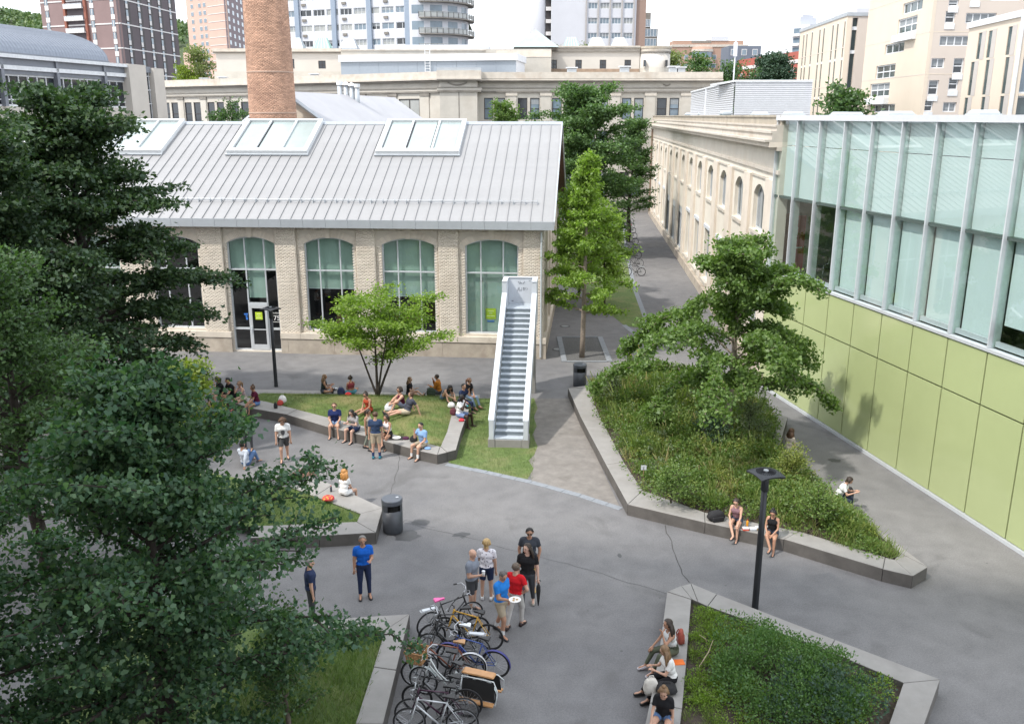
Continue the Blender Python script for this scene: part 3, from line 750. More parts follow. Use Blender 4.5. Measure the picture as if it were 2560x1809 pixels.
# windows
M_posterg = mat('lime_poster', (.42, .55, .03), .7, var=.08); M_posterw = mat('poster_print', (.62, .72, .25), .7); M_blue = mat('blue_sticker', (.03, .16, .55), .6)
BL_ = [.62, 1.0, 1.62, 1.9, 2.0]
blind_to = [.98, .62, .55, .42, 0.0, .4]     # how far each roller blind comes down
for i, (a, b) in enumerate(WIN[:7]):
    door = i == 3; z0 = .06 if door else ZB
    yf0, yf1 = .14, .24
    w = MB(); arch_frame(w, a, b, z0, ZS, ZC, yf0, yf1, .075)
    m1, m2 = a + (b - a) * .29, a + (b - a) * .71
    if door: m1, m2 = -15.42, -14.40
    zt = 4.36
    for xm in (m1, m2): w.box(xm - .03, xm + .03, yf0 + .01, yf1, z0 + .07, 5.98)
    w.box(a + .07, b - .07, yf0 + .005, yf1 - .005, zt - .035, zt + .035)
    W = w.build('window', M_alu, hall)
    xs = [a + .07, m1, m2, b - .07]
    for k in range(3):
        p = MB()
        if k == 1: p.quad((xs[k], .2, zt), (xs[k + 1], .2, zt), (xs[k + 1], .2, 6.0), (xs[k], .2, 6.0))
        else:
            P = [q for q in arc_pts(a + .07, b - .07, ZS, ZC - .07, 24) if xs[k] - .01 <= q[0] <= xs[k + 1] + .01]
            P[0], P[-1] = (max(P[0][0], xs[k]), P[0][1]), (min(P[-1][0], xs[k + 1]), P[-1][1])
            p.add([(xs[k], .2, zt), (xs[k + 1], .2, zt)] + [(q[0], .2, q[1]) for q in reversed(P)], [tuple(range(len(P) + 2))])
        p.build('pane', M_glass, W)
        if door and k == 1: continue
        MB().quad((xs[k], .2, z0 + .07), (xs[k + 1], .2, z0 + .07), (xs[k + 1], .2, zt), (xs[k], .2, zt)).build('pane', M_glass, W)
    if blind_to[min(i, 5)] > 0:
        zb = ZC - (ZC - ZB) * blind_to[min(i, 5)] if not door else zt + .05
        bl = MB(); arch_pane(bl, a + .05, b - .05, zb, ZS, ZC - .02, .36); bl.build('roller_blind', M_blind, W)
        MB().box(a + .06, b - .06, .35, .38, zb - .03, zb).build('blind_rail', M_alu, W)
    if door:
        MB().quad((m1 + .03, .33, 2.85), (m2 - .03, .33, 2.85), (m2 - .03, .33, zt), (m1 + .03, .33, zt)).build('roller_blind', M_blind, W)
        f = MB()
        f.box(m1 + .03, m2 - .03, .13, .235, 2.47, 2.62); f.box(a + .07, m1 - .03, .13, .235, 1.18, 1.28); f.box(m2 + .03, b - .07, .13, .235, 1.18, 1.28)
        f.box(a + .07, b - .07, .13, .235, .06, .14)
        f.build('transom', M_alu, W)
        MB().quad((m1, .2, 2.6), (m2, .2, 2.6), (m2, .2, zt), (m1, .2, zt)).build('pane', M_glass, W)
        d0, d1 = m1 + .04, m2 - .04
        D = MB()
        for q in ((d0, d0 + .12, .12, 2.46), (d1 - .12, d1, .12, 2.46), (d0 + .12, d1 - .12, 2.33, 2.46), (d0 + .12, d1 - .12, .12, .38)): D.box(q[0], q[1], .10, .16, q[2], q[3])
        D.box(d0 + .12, d1 - .12, .12, .15, 1.16, 1.21)
        D = D.build('door', mat('door_aluminium', (.58, .60, .62), .4, metal=.3, var=.05), hall)
        MB().quad((d0 + .11, .14, .37), (d1 - .11, .14, .37), (d1 - .11, .14, 2.34), (d0 + .11, .14, 2.34)).build('pane', M_glass, D)
        MB().box(d0 + .02, d0 + .1, .05, .10, 1.05, 1.35).tube([(d0 + .06, .04, .95), (d0 + .06, .02, 1.0), (d0 + .06, .02, 1.2), (d0 + .06, .05, 1.25)], .012, 6).build('handle', M_alu, D)
        MB().box(-15.1, -14.72, .128, .136, 1.72, 2.12).build('poster', M_posterg, D)
        for zz, ww in ((2.02, .2), (1.93, .1), (1.82, .28)): MB().box(-14.91 - ww / 2, -14.91 + ww / 2, .12, .126, zz - .02, zz + .02).build('poster_print', M_posterw, D)
        M_let = mat('white_lettering', (.75, .75, .75), .6)
        text_mesh('number_lettering', '175', .36, M_let, W, (-14.06, .185, 1.80))
        text_mesh('small_lettering', 'Studios', .12, M_let, W, (-14.02, .185, 2.08))
        MB().box(-14.33, -13.84, .18, .19, 1.59, 1.61).build('lettering_rule', M_let, W)
        mb = MB(); mb.box(-15.72, -15.52, .18, .19, 1.95, 2.03); mb.ball((-15.60, .185, 1.87), (.05, .006, .05)); mb.ball((-15.58, .185, 1.75), (.06, .006, .07)); mb.build('sticker', M_blue, W)
    if i == 0:
        xp = -2.62 - .1
        MB().box(xp - .27, xp + .27, .335, .345, 1.95, 2.50).build('poster', M_posterg, W)
        for zz, ww in ((2.36, .3), (2.24, .16), (2.10, .42)): MB().box(xp - ww / 2, xp + ww / 2, .325, .333, zz - .03, zz + .03).build('poster_print', M_posterw, W)
        MB().box(xp - .18, xp + .18, .335, .345, 1.80, 1.86).build('poster_caption', M_blue, W)
    if i in (1, 2):
        MB().box(b - 1.5 if i == 2 else a + .1, b - .2 if i == 2 else b - 1.2, 1.6, 1.9, 1.2, 2.05).build('wooden_screen', mat('plywood', (.42, .26, .10), .6, var=.15), W)
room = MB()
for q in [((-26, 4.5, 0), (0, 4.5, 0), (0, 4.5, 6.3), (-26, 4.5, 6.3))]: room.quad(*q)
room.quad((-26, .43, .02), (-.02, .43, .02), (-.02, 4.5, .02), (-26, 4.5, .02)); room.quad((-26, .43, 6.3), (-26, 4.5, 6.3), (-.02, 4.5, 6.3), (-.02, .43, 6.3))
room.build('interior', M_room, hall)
# roof
YE, ZT0, YR, ZR = -.5, 6.98, 9.0, 11.62
kk = (ZR - ZT0) / (YR - YE)
def rz(y): return ZT0 + kk * (y - YE)
RX1 = .5
nP = 60; sp = .572
pan_me = MB(); pw = sp
th = math.atan(kk); nx, nz = -math.sin(th), math.cos(th)
def roof_panel(x1, x0):
    m = MB()
    m.quad((x0, YE, ZT0), (x1, YE, ZT0), (x1, YR, ZR), (x0, YR, ZR))
    for a, b in ((x1 - .022, x1 + .006),):                       # upstanding seam on the right side
        h = .05
        m.add([(a, YE, ZT0), (b, YE, ZT0), (b, YR, ZR), (a, YR, ZR), (a, YE + h * nx, ZT0 + h * nz), (b, YE + h * nx, ZT0 + h * nz), (b, YR + h * nx, ZR + h * nz), (a, YR + h * nx, ZR + h * nz)],
              [(4, 5, 6, 7), (0, 1, 5, 4), (1, 2, 6, 5), (3, 0, 4, 7)])
    return m.mesh('roof_panel', M_zinc)
pm = roof_panel(0, -sp)
roof = MB().quad((HX0 - .3, 18.5, ZT0), (RX1, 18.5, ZT0), (RX1, YR + .01, ZR - .01), (HX0 - .3, YR + .01, ZR - .01))
roof.mat(1).quad((RX1 - .01, YE, ZT0 - .06), (RX1 - .01, YR, ZR - .06), (0, YR, ZR - .06), (0, YE, ZT0 - .06)).quad((RX1 - .01, YR, ZR - .06), (RX1 - .01, 18.5, ZT0 - .06), (0, 18.5, ZT0 - .06), (0, YR, ZR - .06))
roof.quad((HX0, YE, ZT0 - .3), (RX1, YE, ZT0 - .3), (RX1, 0, ZT0 - .3), (HX0, 0, ZT0 - .3))
roof = roof.build('roof', [M_zinc, M_soffit], hall)
for k in range(nP): link('roof_panel', pm, roof, (RX1 - .03 - k * sp, 0, 0))
x_end = RX1 - .03 - nP * sp
MB().quad((HX0 - .3, YE, ZT0), (x_end, YE, ZT0), (x_end, YR, ZR), (HX0 - .3, YR, ZR)).build('roof_slope_end', M_zinc, roof)
x = RX1 + .02
while x > -30:
    w = 1.14
    MB().bbox(x - w + .004, x - .004, YE - .05, YE - .006, ZT0 - .36, ZT0 + .05, .006).build('fascia_panel', M_zinc2, roof); x -= w
MB().box(HX0, x, YE - .05, YE - .006, ZT0 - .36, ZT0 + .05).build('fascia_panel', M_zinc2, roof)
for y0, y1, z0, z1 in ((YE - .05, YR, ZT0, ZR), (YR, 18.5, ZR, ZT0)):
    m = MB(); xa, xb = RX1 - .02, RX1 + .05
    m.add([(xa, y0, z0 - .14), (xb, y0, z0 - .14), (xb, y1, z1 - .14), (xa, y1, z1 - .14), (xa, y0, z0 + .06), (xb, y0, z0 + .06), (xb, y1, z1 + .06), (xa, y1, z1 + .06)],
          [(0, 3, 2, 1), (4, 5, 6, 7), (0, 1, 5, 4), (1, 2, 6, 5), (2, 3, 7, 6), (3, 0, 4, 7)])
    m.build('verge_trim', M_zinc2, roof)
x = RX1 + .05
while x > -30:
    m = MB(); a, b = x - 3.2 + .004, x
    m.add([(a, YR - .28, ZR - .09), (b, YR - .28, ZR - .09), (b, YR, ZR + .07), (a, YR, ZR + .07), (a, YR + .28, ZR - .09), (b, YR + .28, ZR - .09), (a, YR - .28, ZR - .15), (b, YR - .28, ZR - .15)], [(0, 1, 2, 3), (3, 2, 5, 4), (6, 7, 1, 0), (1, 7, 2), (0, 3, 6)])
    m.build('ridge_cap', mat('ridge_metal', (.33, .36, .40), .5, metal=.3, var=.1), roof); x -= 3.2
# skylights
def on_roof(x, y, h=0): return (x, y + h * nx, rz(y) + h * nz)
for a, b in [(-9.62, -5.0), (-18.1, -13.5), (-26.6, -21.9), (-35.1, -30.4)]:
    y0, y1 = 5.5, 8.95; S = MB()
    def bar(S, xa, xb, ya, yb, h0, h1):
        c = [on_roof(xa, ya, h0), on_roof(xb, ya, h0), on_roof(xb, yb, h0), on_roof(xa, yb, h0), on_roof(xa, ya, h1), on_roof(xb, ya, h1), on_roof(xb, yb, h1), on_roof(xa, yb, h1)]
        S.add(c, [(0, 3, 2, 1), (4, 5, 6, 7), (0, 1, 5, 4), (1, 2, 6, 5), (2, 3, 7, 6), (3, 0, 4, 7)])
    bar(S, a, b, y0, y0 + .28, 0, .27); bar(S, a, b, y1 - .12, y1, 0, .27); bar(S, a, a + .24, y0 + .28, y1 - .12, 0, .27); bar(S, b - .24, b, y0 + .28, y1 - .12, 0, .27)
    sk = S.build('skylight', M_whitef, roof)
    S = MB(); bar(S, a - .06, b + .06, y0 - .14, y0 - .003, .02, .10); S.build('flashing', M_zinc2, sk)
    for k in (1, 2):
        S = MB(); xm = a + (b - a) * k / 3; bar(S, xm - .05, xm + .05, y0 + .284, y1 - .124, .14, .25); S.build('glazing_bar', M_whitef, sk)
    for k in range(3):
        xa, xb = a + .24 + (b - a - .48) * k / 3 + .06, a + .24 + (b - a - .48) * (k + 1) / 3 - .06
        MB().quad(on_roof(xa, y0 + .285, .13), on_roof(xb, y0 + .285, .13), on_roof(xb, y1 - .125, .13), on_roof(xa, y1 - .125, .13)).build('pane', M_skyglass, sk)
# snow guard
for k in range(32):
    x = RX1 - .05 - sp * 1.5 - k * sp * 1.06
    p = on_roof(x, 1.05, 0)
    MB().add([(x - .012, p[1] - .12, rz(p[1] - .12)), (x - .012, p[1] + .12, rz(p[1] + .12)), (x - .012, p[1] - .02, p[2] + .24), (x + .012, p[1] - .12, rz(p[1] - .12)), (x + .012, p[1] + .12, rz(p[1] + .12)), (x + .012, p[1] - .02, p[2] + .24)],
             [(0, 2, 1), (3, 4, 5), (0, 3, 5, 2), (1, 2, 5, 4)]).build('snow_guard_bracket', M_zinc2, roof)
for h in (.10, .19): MB().tube([on_roof(-20.5, 1.02, h), on_roof(-.4, 1.02, h)], .016, 6).build('snow_guard_rail', M_zinc2, roof)
MB().tube([(-.12, -.22, 6.5), (-.12, -.2, .1)], .05, 8).build('downpipe', M_alu, hall)

# ------------------------------------------------------------------ glass and green panel building
gl = thing('glass_pavilion', 'modern building with pale glass curtain wall above large lime-green panels', 'building', (11.55, 39.2, 0), math.atan2(-.98346, .18114))
M_green = mat('lime_back_painted_glass', (.385, .44, .225), .07, var=.05, scale=.35, spec=.7)
M_glassb = mat('pale_backed_glass', (.60, .68, .68), .10, var=.05, scale=.3, spec=.5)
M_blindw = mat('white_roller_blind', (.59, .68, .68), .75, var=.05, scale=.4)
M_capw = mat('white_parapet', (.56, .58, .62), .5, var=.04)
M_joint = mat('dark_gasket', (.03, .035, .03), .8)
NC = 12; X0g = -.45; sg = 1.803
zz = [.12, 3.66, 5.40, 8.64, 10.79, 11.82, 12.03]
XE = X0g + NC * sg
MB().box(X0g, XE, .42, .5, 0, 5.42).build('backing_wall', M_joint, gl)
MB().box(X0g - .02, XE, -.14, .6, zz[5], zz[6]).build('parapet', M_capw, gl)
MB().box(X0g, XE, .6, 24, zz[5], zz[6] - .14).build('roof', mat('pale_roof_membrane', (.5, .5, .5), .9, var=.1), gl)
MB().box(X0g, XE, -.10, .4, 0.0, .115).build('base_trim', M_alu, gl)
MB().box(X0g, XE, -.10, .12, zz[2] - .09, zz[2] + .01).build('sill_rail', M_alu, gl)
MB().box(X0g, XE, .02, .2, zz[3] - .05, zz[3] + .05).build('transom_rail', mat('dark_bronze_rail', (.08, .11, .10), .5, metal=.3), gl)
cw = MB(); cw.quad((XE, .5, 0), (XE, 24, 0), (XE, 24, 12), (XE, .5, 12)); cw.quad((X0g, 24, 5), (X0g, 6, 5), (X0g, 6, 12), (X0g, 24, 12)); cw.build('end_wall', M_capw, gl)
fin_me = MB().box(-.027, .027, -.09, .05, zz[2] + .03, zz[5]).mesh('mullion', M_alu)
fin2 = MB().box(-.02, .02, .05, .30, zz[2] + .03, zz[5]).mesh('mullion_fin', mat('mullion_shade', (.50, .60, .57), .4, metal=.1))  # inner fin behind each mullion, one even pale green
for k in range(NC + 1):
    x = X0g + k * sg
    o = link('mullion', fin_me, gl, (x, 0, 0)); link('fin', fin2, o)
for k in range(NC):
    a, b = X0g + k * sg, X0g + (k + 1) * sg
    for z0, z1 in ((zz[0], zz[1]), (zz[1], zz[2] - .1)):
        MB().bbox(a + .026, b - .026, -.05 - rng.uniform(0, .004), .06, z0 + .026, z1 - .026, .004).build('green_panel', M_green, gl)
    for z0, z1 in ((zz[3] + .05, zz[4] - .012), (zz[4] + .012, zz[5])):
        MB().bbox(a + .06, b - .06, .20, .24, z0, z1, .003).build('glass_panel', M_glassb, gl)
        MB().quad((a + .05, .0, z0), (b - .05, .0, z0), (b - .05, .0, z1), (a + .05, .0, z1)).build('pane', M_glass, gl)
    MB().quad((a + .05, .0, zz[2] + .03), (b - .05, .0, zz[2] + .03), (b - .05, .0, zz[3] - .05), (a + .05, .0, zz[3] - .05)).build('pane', M_glass, gl)
    if k >= 3:
        zb = {8: 6.1, 9: 6.3, 5: 5.47, 6: 5.47}.get(k, 5.47)
        MB().quad((a + .09, .30, zb), (b - .09, .30, zb), (b - .09, .30, zz[3] - .05), (a + .09, .30, zz[3] - .05)).build('blind', M_blindw, gl)
    MB().box(a + .06, b - .06, .12, .22, zz[2] + .06, zz[2] + .22).build('convector', M_alu, gl)
rm = MB(); D3 = 3.4; xb = X0g + 3 * sg
rm.mat(0).quad((X0g - .4, D3, 5.3), (XE, D3, 5.3), (XE, D3, 8.6), (X0g - .4, D3, 8.6)); rm.quad((X0g + .01, .3, 5.3), (X0g + .01, D3, 5.3), (X0g + .01, D3, 8.6), (X0g + .01, .3, 8.6))
rm.quad((X0g, .3, 8.58), (X0g, D3, 8.58), (XE, D3, 8.58), (XE, .3, 8.58))
rm.mat(1).quad((X0g, .3, 5.35), (XE, .3, 5.35), (XE, D3, 5.35), (X0g, D3, 5.35))
rm.build('room', [mat('grey_green_room', (.24, .30, .27), .9, var=.1), mat('dark_floor', (.04, .045, .045), .6)], gl)
dr_ = MB().bbox(-.435, -.37, .80, 1.62, 5.36, 7.75, .01).build('red_door', mat('red_door_paint', (.30, .02, .03), .4, var=.15), gl)
MB().box(-.436, -.34, .66, .79, 5.36, 7.85).build('door_frame', mat('brown_wood_frame', (.16, .06, .03), .6), gl); MB().box(-.368, -.36, 1.0, 1.25, 6.9, 7.25).build('door_notice', M_capw, dr_); MB().box(-.368, -.32, .9, 1.5, 6.3, 6.36).build('push_bar', M_alu, dr_)
sr = rad(0)
ch = thing('lounge_chair', 'chrome and black chair seen through the glass beside the red door', 'chair')
gm = Matrix.Translation((11.55, 39.2, 0)) @ Matrix.Rotation(math.atan2(-.98346, .18114), 4, 'Z')
ch.matrix_world = gm @ Matrix.Translation((2.1, 1.0, 5.36)) @ Matrix.Rotation(.7, 4, 'Z')
M_chrome = mat('chrome', (.7, .7, .72), .12, metal=1, var=.03); M_blk = mat('black_plastic', (.012, .012, .013), .5)
MB().bbox(-.28, .28, -.28, .28, .40, .47, .03).build('seat', M_blk, ch); MB().bbox(-.28, .28, .24, .30, .55, .95, .02).build('backrest', M_blk, ch)
for sx in (-1, 1): MB().tube([(sx * .31, .3, .9), (sx * .31, .28, .65), (sx * .31, -.25, .63), (sx * .31, -.3, .03), (sx * .31, .3, .03)], .014, 6).build('side_frame', M_chrome, ch)

# roof domes along the edges of the two roofs
M_dome = mat('acrylic_dome', (.42, .46, .49), .25, var=.06); M_curb = mat('dome_curb', (.30, .36, .38), .6)
dome_px = [(1723, 283, 12.1, 100), (1757, 281, 12.1, 84), (1816, 279, 12.1, 64), (1900, 277, 12.1, 50), (1984, 276, 12.1, 43), (2102, 276, 12.1, 52), (2138, 278, 12.1, 54), (2240, 280, 12.1, 44), (2460, 277, 12.1, 35)]
dlab = ['nearest the far end of the alley roof', 'second along the alley roof from its far end', 'third along the alley roof from its far end', 'fourth along the alley roof in front of the corrugated wall', 'at the near end of the alley roof beside the glass parapet', 'wide, over the glass wall beside the green tree', 'narrow, over the glass wall beside the green tree', 'long, low, over the glass wall below the cream tower', 'over the glass wall below the slatted cream block']
for (u, v, z, y), lb in zip(dome_px, dlab):
    p = Yp(u, v, y); w = {2102: .40, 2138: .34, 2240: .60, 2460: .40}.get(u, .36)
    dm = thing('roof_dome', 'pale domed rooflight ' + lb, 'rooflight', (p.x, y, 11.9), rad(5), 'domed rooflights')
    MB().bbox(-w, w, -w, w, 0, .12 + (.1 if y > 60 else 0), .01).build('curb', M_curb, dm)
    h0 = .12 + (.1 if y > 60 else 0)
    MB().prism([(-w - .06, -w - .06), (w + .06, -w - .06), (w + .06, w + .06), (-w - .06, w + .06)], h0, h0 + .06).prism([(-w, -w), (w, -w), (w, w), (-w, w)], h0 + .06, h0 + .20, .10).build('dome', M_dome, dm)

# ------------------------------------------------------------------ stone building along the alley
al = thing('stone_alley_building', 'long cream brick building with arched windows and moulded cornice along the alley', 'building', (11.55, 39.2, 0), math.atan2(-.99685, -.07935))
M_cream = mat('cream_brick_wall', (.64, .595, .52), .9, var=.08, scale=.8, stain=.25, stain_col=(.56, .47, .36), stain_scale=.5, bump=.1, bscale=30)
M_creams = mat('cream_stone_trim', (.50, .46, .405), .85, var=.12, scale=1.2, stain=.45, stain_col=(.36, .28, .21), stain_scale=.8)
M_pink = mat('sandstone_pilaster', (.61, .545, .47), .9, var=.1, scale=1)
M_cope = mat('weathered_coping', (.36, .32, .26), .9, var=.2, scale=1.2)
M_win = pane_mat('dark_window_glass', (.035, .05, .05)); M_curtain = mat('window_curtain', (.24, .26, .275), .8, var=.25, scale=5, stretch=(6, 6, .3))
AX = -75.5
cen = [-(4.35 + 5.74 * k) for k in range(13)]; cen = [c for c in cen if c > AX + 2]
holes = [(c - 1.35, c + 1.35, 6.62, 8.85) for c in cen]
low = [c for k, c in enumerate(cen) if k in (0, 1, 2, 3, 4, 5, 9, 10, 11)]
holes += [(c - 1.25, c + 1.25, 1.15, 4.62) for c in low]
ST = (-54.3, -38.1); holes.append((ST[0], ST[1], .85, 4.45))
mb = wall_grid(MB(), AX, 0, 0, 10.7, holes, 0, .4)
for c in cen: arch_fill(mb, c - 1.35, c + 1.35, 8.35, 8.85, 0, .4)
mb.quad((AX, 12, 0), (AX, 0, 0), (AX, 0, 12), (AX, 12, 12))
mb.build('wall', M_cream, al)
MB().box(AX, 0, .4, 14, 11.6, 11.9).build('roof', MATS['pale_roof_membrane'], al)
for c in cen + [cen[-1] - 5.74]:
    MB().box(c + 2.0, c + 3.75, -.14, -.002, .9, 9.25).build('pilaster', M_pink, al)
for c in cen: MB().box(c - 1.95, c + 1.95, -.07, -.002, 9.18, 9.28).build('panel_head', M_creams, al)
for x0, x1 in [(AX, -38), (-38, -19), (-19, 0)]:
    MB().box(x0 + .003, x1 - .003, -.10, -.002, 9.55, 9.72).build('string_course', M_creams, al)
    for (y, z0, z1, m) in ((-.22, 10.55, 10.70, M_creams), (-.55, 10.70, 10.92, M_pink), (-.75, 10.92, 11.02, M_creams), (-.45, 11.02, 11.28, M_creams), (-.52, 11.28, 11.38, M_creams), (-.28, 11.38, 11.55, M_creams), (-.34, 11.55, 11.63, M_creams), (-.1, 11.63, 11.95, M_cope), (-.16, 11.95, 12.04, M_cope)):
        MB().box(x0 + .003, x1 - .003, y, .4, z0, z1).build('cornice_moulding', m, al)
    MB().box(x0 + .003, x1 - .003, -.22, -.002, 0, .62).build('plinth', M_plinth, al)
for k, c in enumerate(cen):
    w = MB(); arch_frame(w, c - 1.35, c + 1.35, 6.62, 8.35, 8.85, .2, .3, .09)
    for xm in (c - .45, c + .45): w.box(xm - .04, xm + .04, .21, .3, 6.7, 8.8)
    W = w.build('window', M_alu, al)
    p = MB(); arch_pane(p, c - 1.3, c + 1.3, 6.65, 8.35, 8.83, .27); p.build('pane', M_win, W)
    MB().box(c - 1.2, c - .75, .255, .265, 6.72, 8.4).build('curtain', M_curtain, W) if k % 3 != 1 else None
    MB().box(c - 1.5, c + 1.5, -.12, .1, 6.46, 6.615).build('sill', M_creams, W)
for k, c in enumerate(low):
    w = MB()
    for q in ((c - 1.25, c - 1.15, 1.15, 4.62), (c + 1.15, c + 1.25, 1.15, 4.62), (c - .05, c + .05, 1.25, 4.52), (c - 1.15, c + 1.15, 4.52, 4.62), (c - 1.15, c + 1.15, 1.15, 1.25)): w.box(q[0], q[1], .2, .3, q[2], q[3])
    W = w.build('window', M_alu, al)
    MB().quad((c - 1.2, .27, 1.2), (c + 1.2, .27, 1.2), (c + 1.2, .27, 4.6), (c - 1.2, .27, 4.6)).build('pane', M_win, W)
    MB().box(c - 1.4, c + 1.4, -.1, -.002, 4.64, 4.86).build('lintel', M_capw, W)
    MB().box(c - 1.4, c + 1.4, -.18, .1, .95, 1.14).build('sill', M_creams, W)
w = MB(); w.box(ST[0], ST[1], .05, .3, 3.85, 4.45); n = 10
for k in range(n + 1): x = ST[0] + (ST[1] - ST[0]) * k / n; w.box(x - .07, x + .07, .05, .25, .9, 3.85)
w.box(ST[0], ST[1], .05, .25, .85, .95)
W = w.build('storefront', M_alu, al)
for k in range(n):
    a = ST[0] + (ST[1] - ST[0]) * k / n
    MB().quad((a + .06, .2, .95), (a + 1.55, .2, .95), (a + 1.55, .2, 3.85), (a + .06, .2, 3.85)).build('pane', M_win, W)
for x in (AX + .6, AX + 2.2): MB().tube([(x, -.2, 10.5), (x, -.2, .2)], .06, 6).build('downpipe', mat('copper_pipe', (.2, .14, .1), .6), al)
p = G(1609, 500)
bo = thing('bollard', 'yellow steel bollard at the far end of the alley', 'bollard', (p.x, p.y, 0))
MB().lathe([(.16, 0), (.16, 1.5), (.12, 1.62), (.02, 1.66)], 12).build('post', mat('yellow_paint', (.65, .38, .03), .5), bo, True); MB().lathe([(.24, 0), (.24, .04)], 12).build('base', M_iron, bo)
# ================================================================== BUILDINGS BEHIND
def front(name, label, A, B, cat='building', group=None):
    """a thing whose local x runs along the facade from A to B (left to right as seen), -y faces out"""
    d = Vector((B[0] - A[0], B[1] - A[1]))
    return thing(name, label, cat, (A[0], A[1], 0), math.atan2(d.y, d.x), group), d.length
def wing(parent, A, B):
    """another face of the same building: a part that carries that face's own pieces"""
    d = Vector((B[0] - A[0], B[1] - A[1]))
    o = bpy.data.objects.new('facade', None); COL.objects.link(o); o.empty_display_size = .2
    o.parent = parent
    pm_ = Matrix.Translation(parent.location) @ Matrix.Rotation(parent.rotation_euler.z, 4, 'Z')
    o.matrix_basis = pm_.inverted() @ (Matrix.Translation((A[0], A[1], 0)) @ Matrix.Rotation(math.atan2(d.y, d.x), 4, 'Z'))
    return o, d.length
WCACHE = {}
def win(root, x0, x1, z0, z1, pane, frame, nm=1, nt=0, y=.14, t=.06, name='window', blind=None):
    """window with frame, mullions and a recessed pane; alike windows share their mesh"""
    w, h = round(x1 - x0, 3), round(z1 - z0, 3)
    key = (w, h, pane.name, frame.name, nm, nt, y, t, blind)
    if key not in WCACHE:
        m = MB(); m.box(0, t, y - .08, y, 0, h).box(w - t, w, y - .08, y, 0, h).box(t, w - t, y - .08, y, 0, t).box(t, w - t, y - .08, y, h - t, h)
        for k in range(nm): xm = w * (k + 1) / (nm + 1); m.box(xm - t / 2, xm + t / 2, y - .07, y, t, h - t)
        for k in range(nt): zm = h * (k + 1) / (nt + 1); m.box(t, w - t, y - .065, y, zm - t / 2, zm + t / 2)
        m.mat(1).quad((0, y - .01, 0), (w, y - .01, 0), (w, y - .01, h), (0, y - .01, h))
        if blind: m.mat(2).box(t, w - t, y - .03, y - .012, h * (1 - blind), h - t)
        WCACHE[key] = m.mesh('window', [frame, pane, MATS['window_curtain']])
    return link(name, WCACHE[key], root, (x0, 0, z0))
def wallp(root, x0, x1, z0, z1, holes, m, y=0, depth=.3, name='wall', top=True):
    return wall_grid(MB(), x0, x1, z0, z1, holes, y, depth, top).build(name, m, root)
def bx(root, name, m, x0, x1, y0, y1, z0, z1): return MB().box(x0, x1, y0, y1, z0, z1).build(name, m, root)
M_limes = mat('grey_limestone', (.47, .445, .40), .88, var=.1, scale=.5, stain=.4, stain_col=(.36, .31, .25), stain_scale=.4)
M_limed = mat('dark_grey_moulding', (.20, .185, .165), .9, var=.25, scale=.9)  # dark grey tone for bands and trim, darker than the limestone
M_bluep = pane_mat('sky_blue_pane', (.15, .20, .245)); M_darkp = pane_mat('near_black_pane', (.02, .025, .032)); M_curp = pane_mat('curtained_pane', (.30, .31, .30), .2)
M_dfr = mat('dark_window_frame', (.035, .03, .03), .6); M_wfr = mat('white_window_frame', (.62, .64, .66), .5)

# ------------------------------------------------------------------ neoclassical block closing the alley
bk, L = front('neoclassical_block', 'pale stone neoclassical block with paired windows and cornice closing the alley', (-4.6, 118), (26.5, 118))
off = 4.6
prs = [(-3.55, -2.43), (-2.04, -.87), (.74, 1.95), (2.3, 3.5), (5.09, 6.32), (6.7, 7.9), (9.45, 10.65), (11.0, 12.2), (13.96, 15.16), (15.51, 16.72), (18.41, 19.67), (20.02, 21.24), (23.0, 24.2)]
hl = [(a + off, b + off, 11.55, 14.2) for a, b in prs] + [(a + off, b + off, 6.6, 10.2) for a, b in prs] + [(a + off, b + off, 1.8, 5.0) for a, b in prs]
wallp(bk, 0, L, 0, 17.0, hl, M_limes)
for i, h in enumerate(hl): win(bk, *h, [M_bluep, M_bluep, M_darkp, M_bluep][(i * 7) % 4], M_dfr, 0, 1, t=.09, blind=[None, .45, None, .3][i % 4])
for i in range(1, len(prs), 2):
    c = (prs[i][1] + (prs[i + 1][0] if i + 1 < len(prs) else prs[i][1] + 1.6)) / 2 + off
    bx(bk, 'pilaster', M_limes, c - .62, c + .62, -.12, 0, 1, 14.45); bx(bk, 'capital', M_creams, c - .75, c + .75, -.2, 0, 14.45, 14.85)
for y, z0, z1, m in ((-.25, 14.85, 15.05, M_limed), (-.16, 15.06, 15.35, M_limes), (-.28, 15.35, 15.43, M_limed), (-.55, 16.1, 16.28, M_limed), (-.75, 16.28, 16.45, M_creams), (-.62, 16.45, 16.52, M_limed), (-.5, 16.52, 17.3, M_creams)): bx(bk, 'cornice_moulding', m, 0, L, y, .3, z0, z1)
for x in (24.6,): MB().tube([(x + .9 * t - .9, -.08, 15.85 - .16 * math.sin(math.pi * t)) for t in [k / 8 for k in range(9)]] , .07, 6).build('carved_garland', M_limed, bk)
MB().quad((0, .3, 17.2), (L, .3, 17.2), (L, 30, 17.2), (0, 30, 17.2)).quad((L, 0, 0), (L, 30, 0), (L, 30, 17.2), (L, 0, 17.2)).build('roof', M_creams, bk)
bx(bk, 'low_wall', M_conc, 8, L, -2.2, -1.9, 0, 1.5)
pv, L = front('corner_pavilion', 'projecting stone corner pavilion with carved garlands on the neoclassical block', (-8.9, 114.6), (-4.3, 114.6))
wallp(pv, 0, L, 0, 17.0, [], M_limes, depth=3.5)
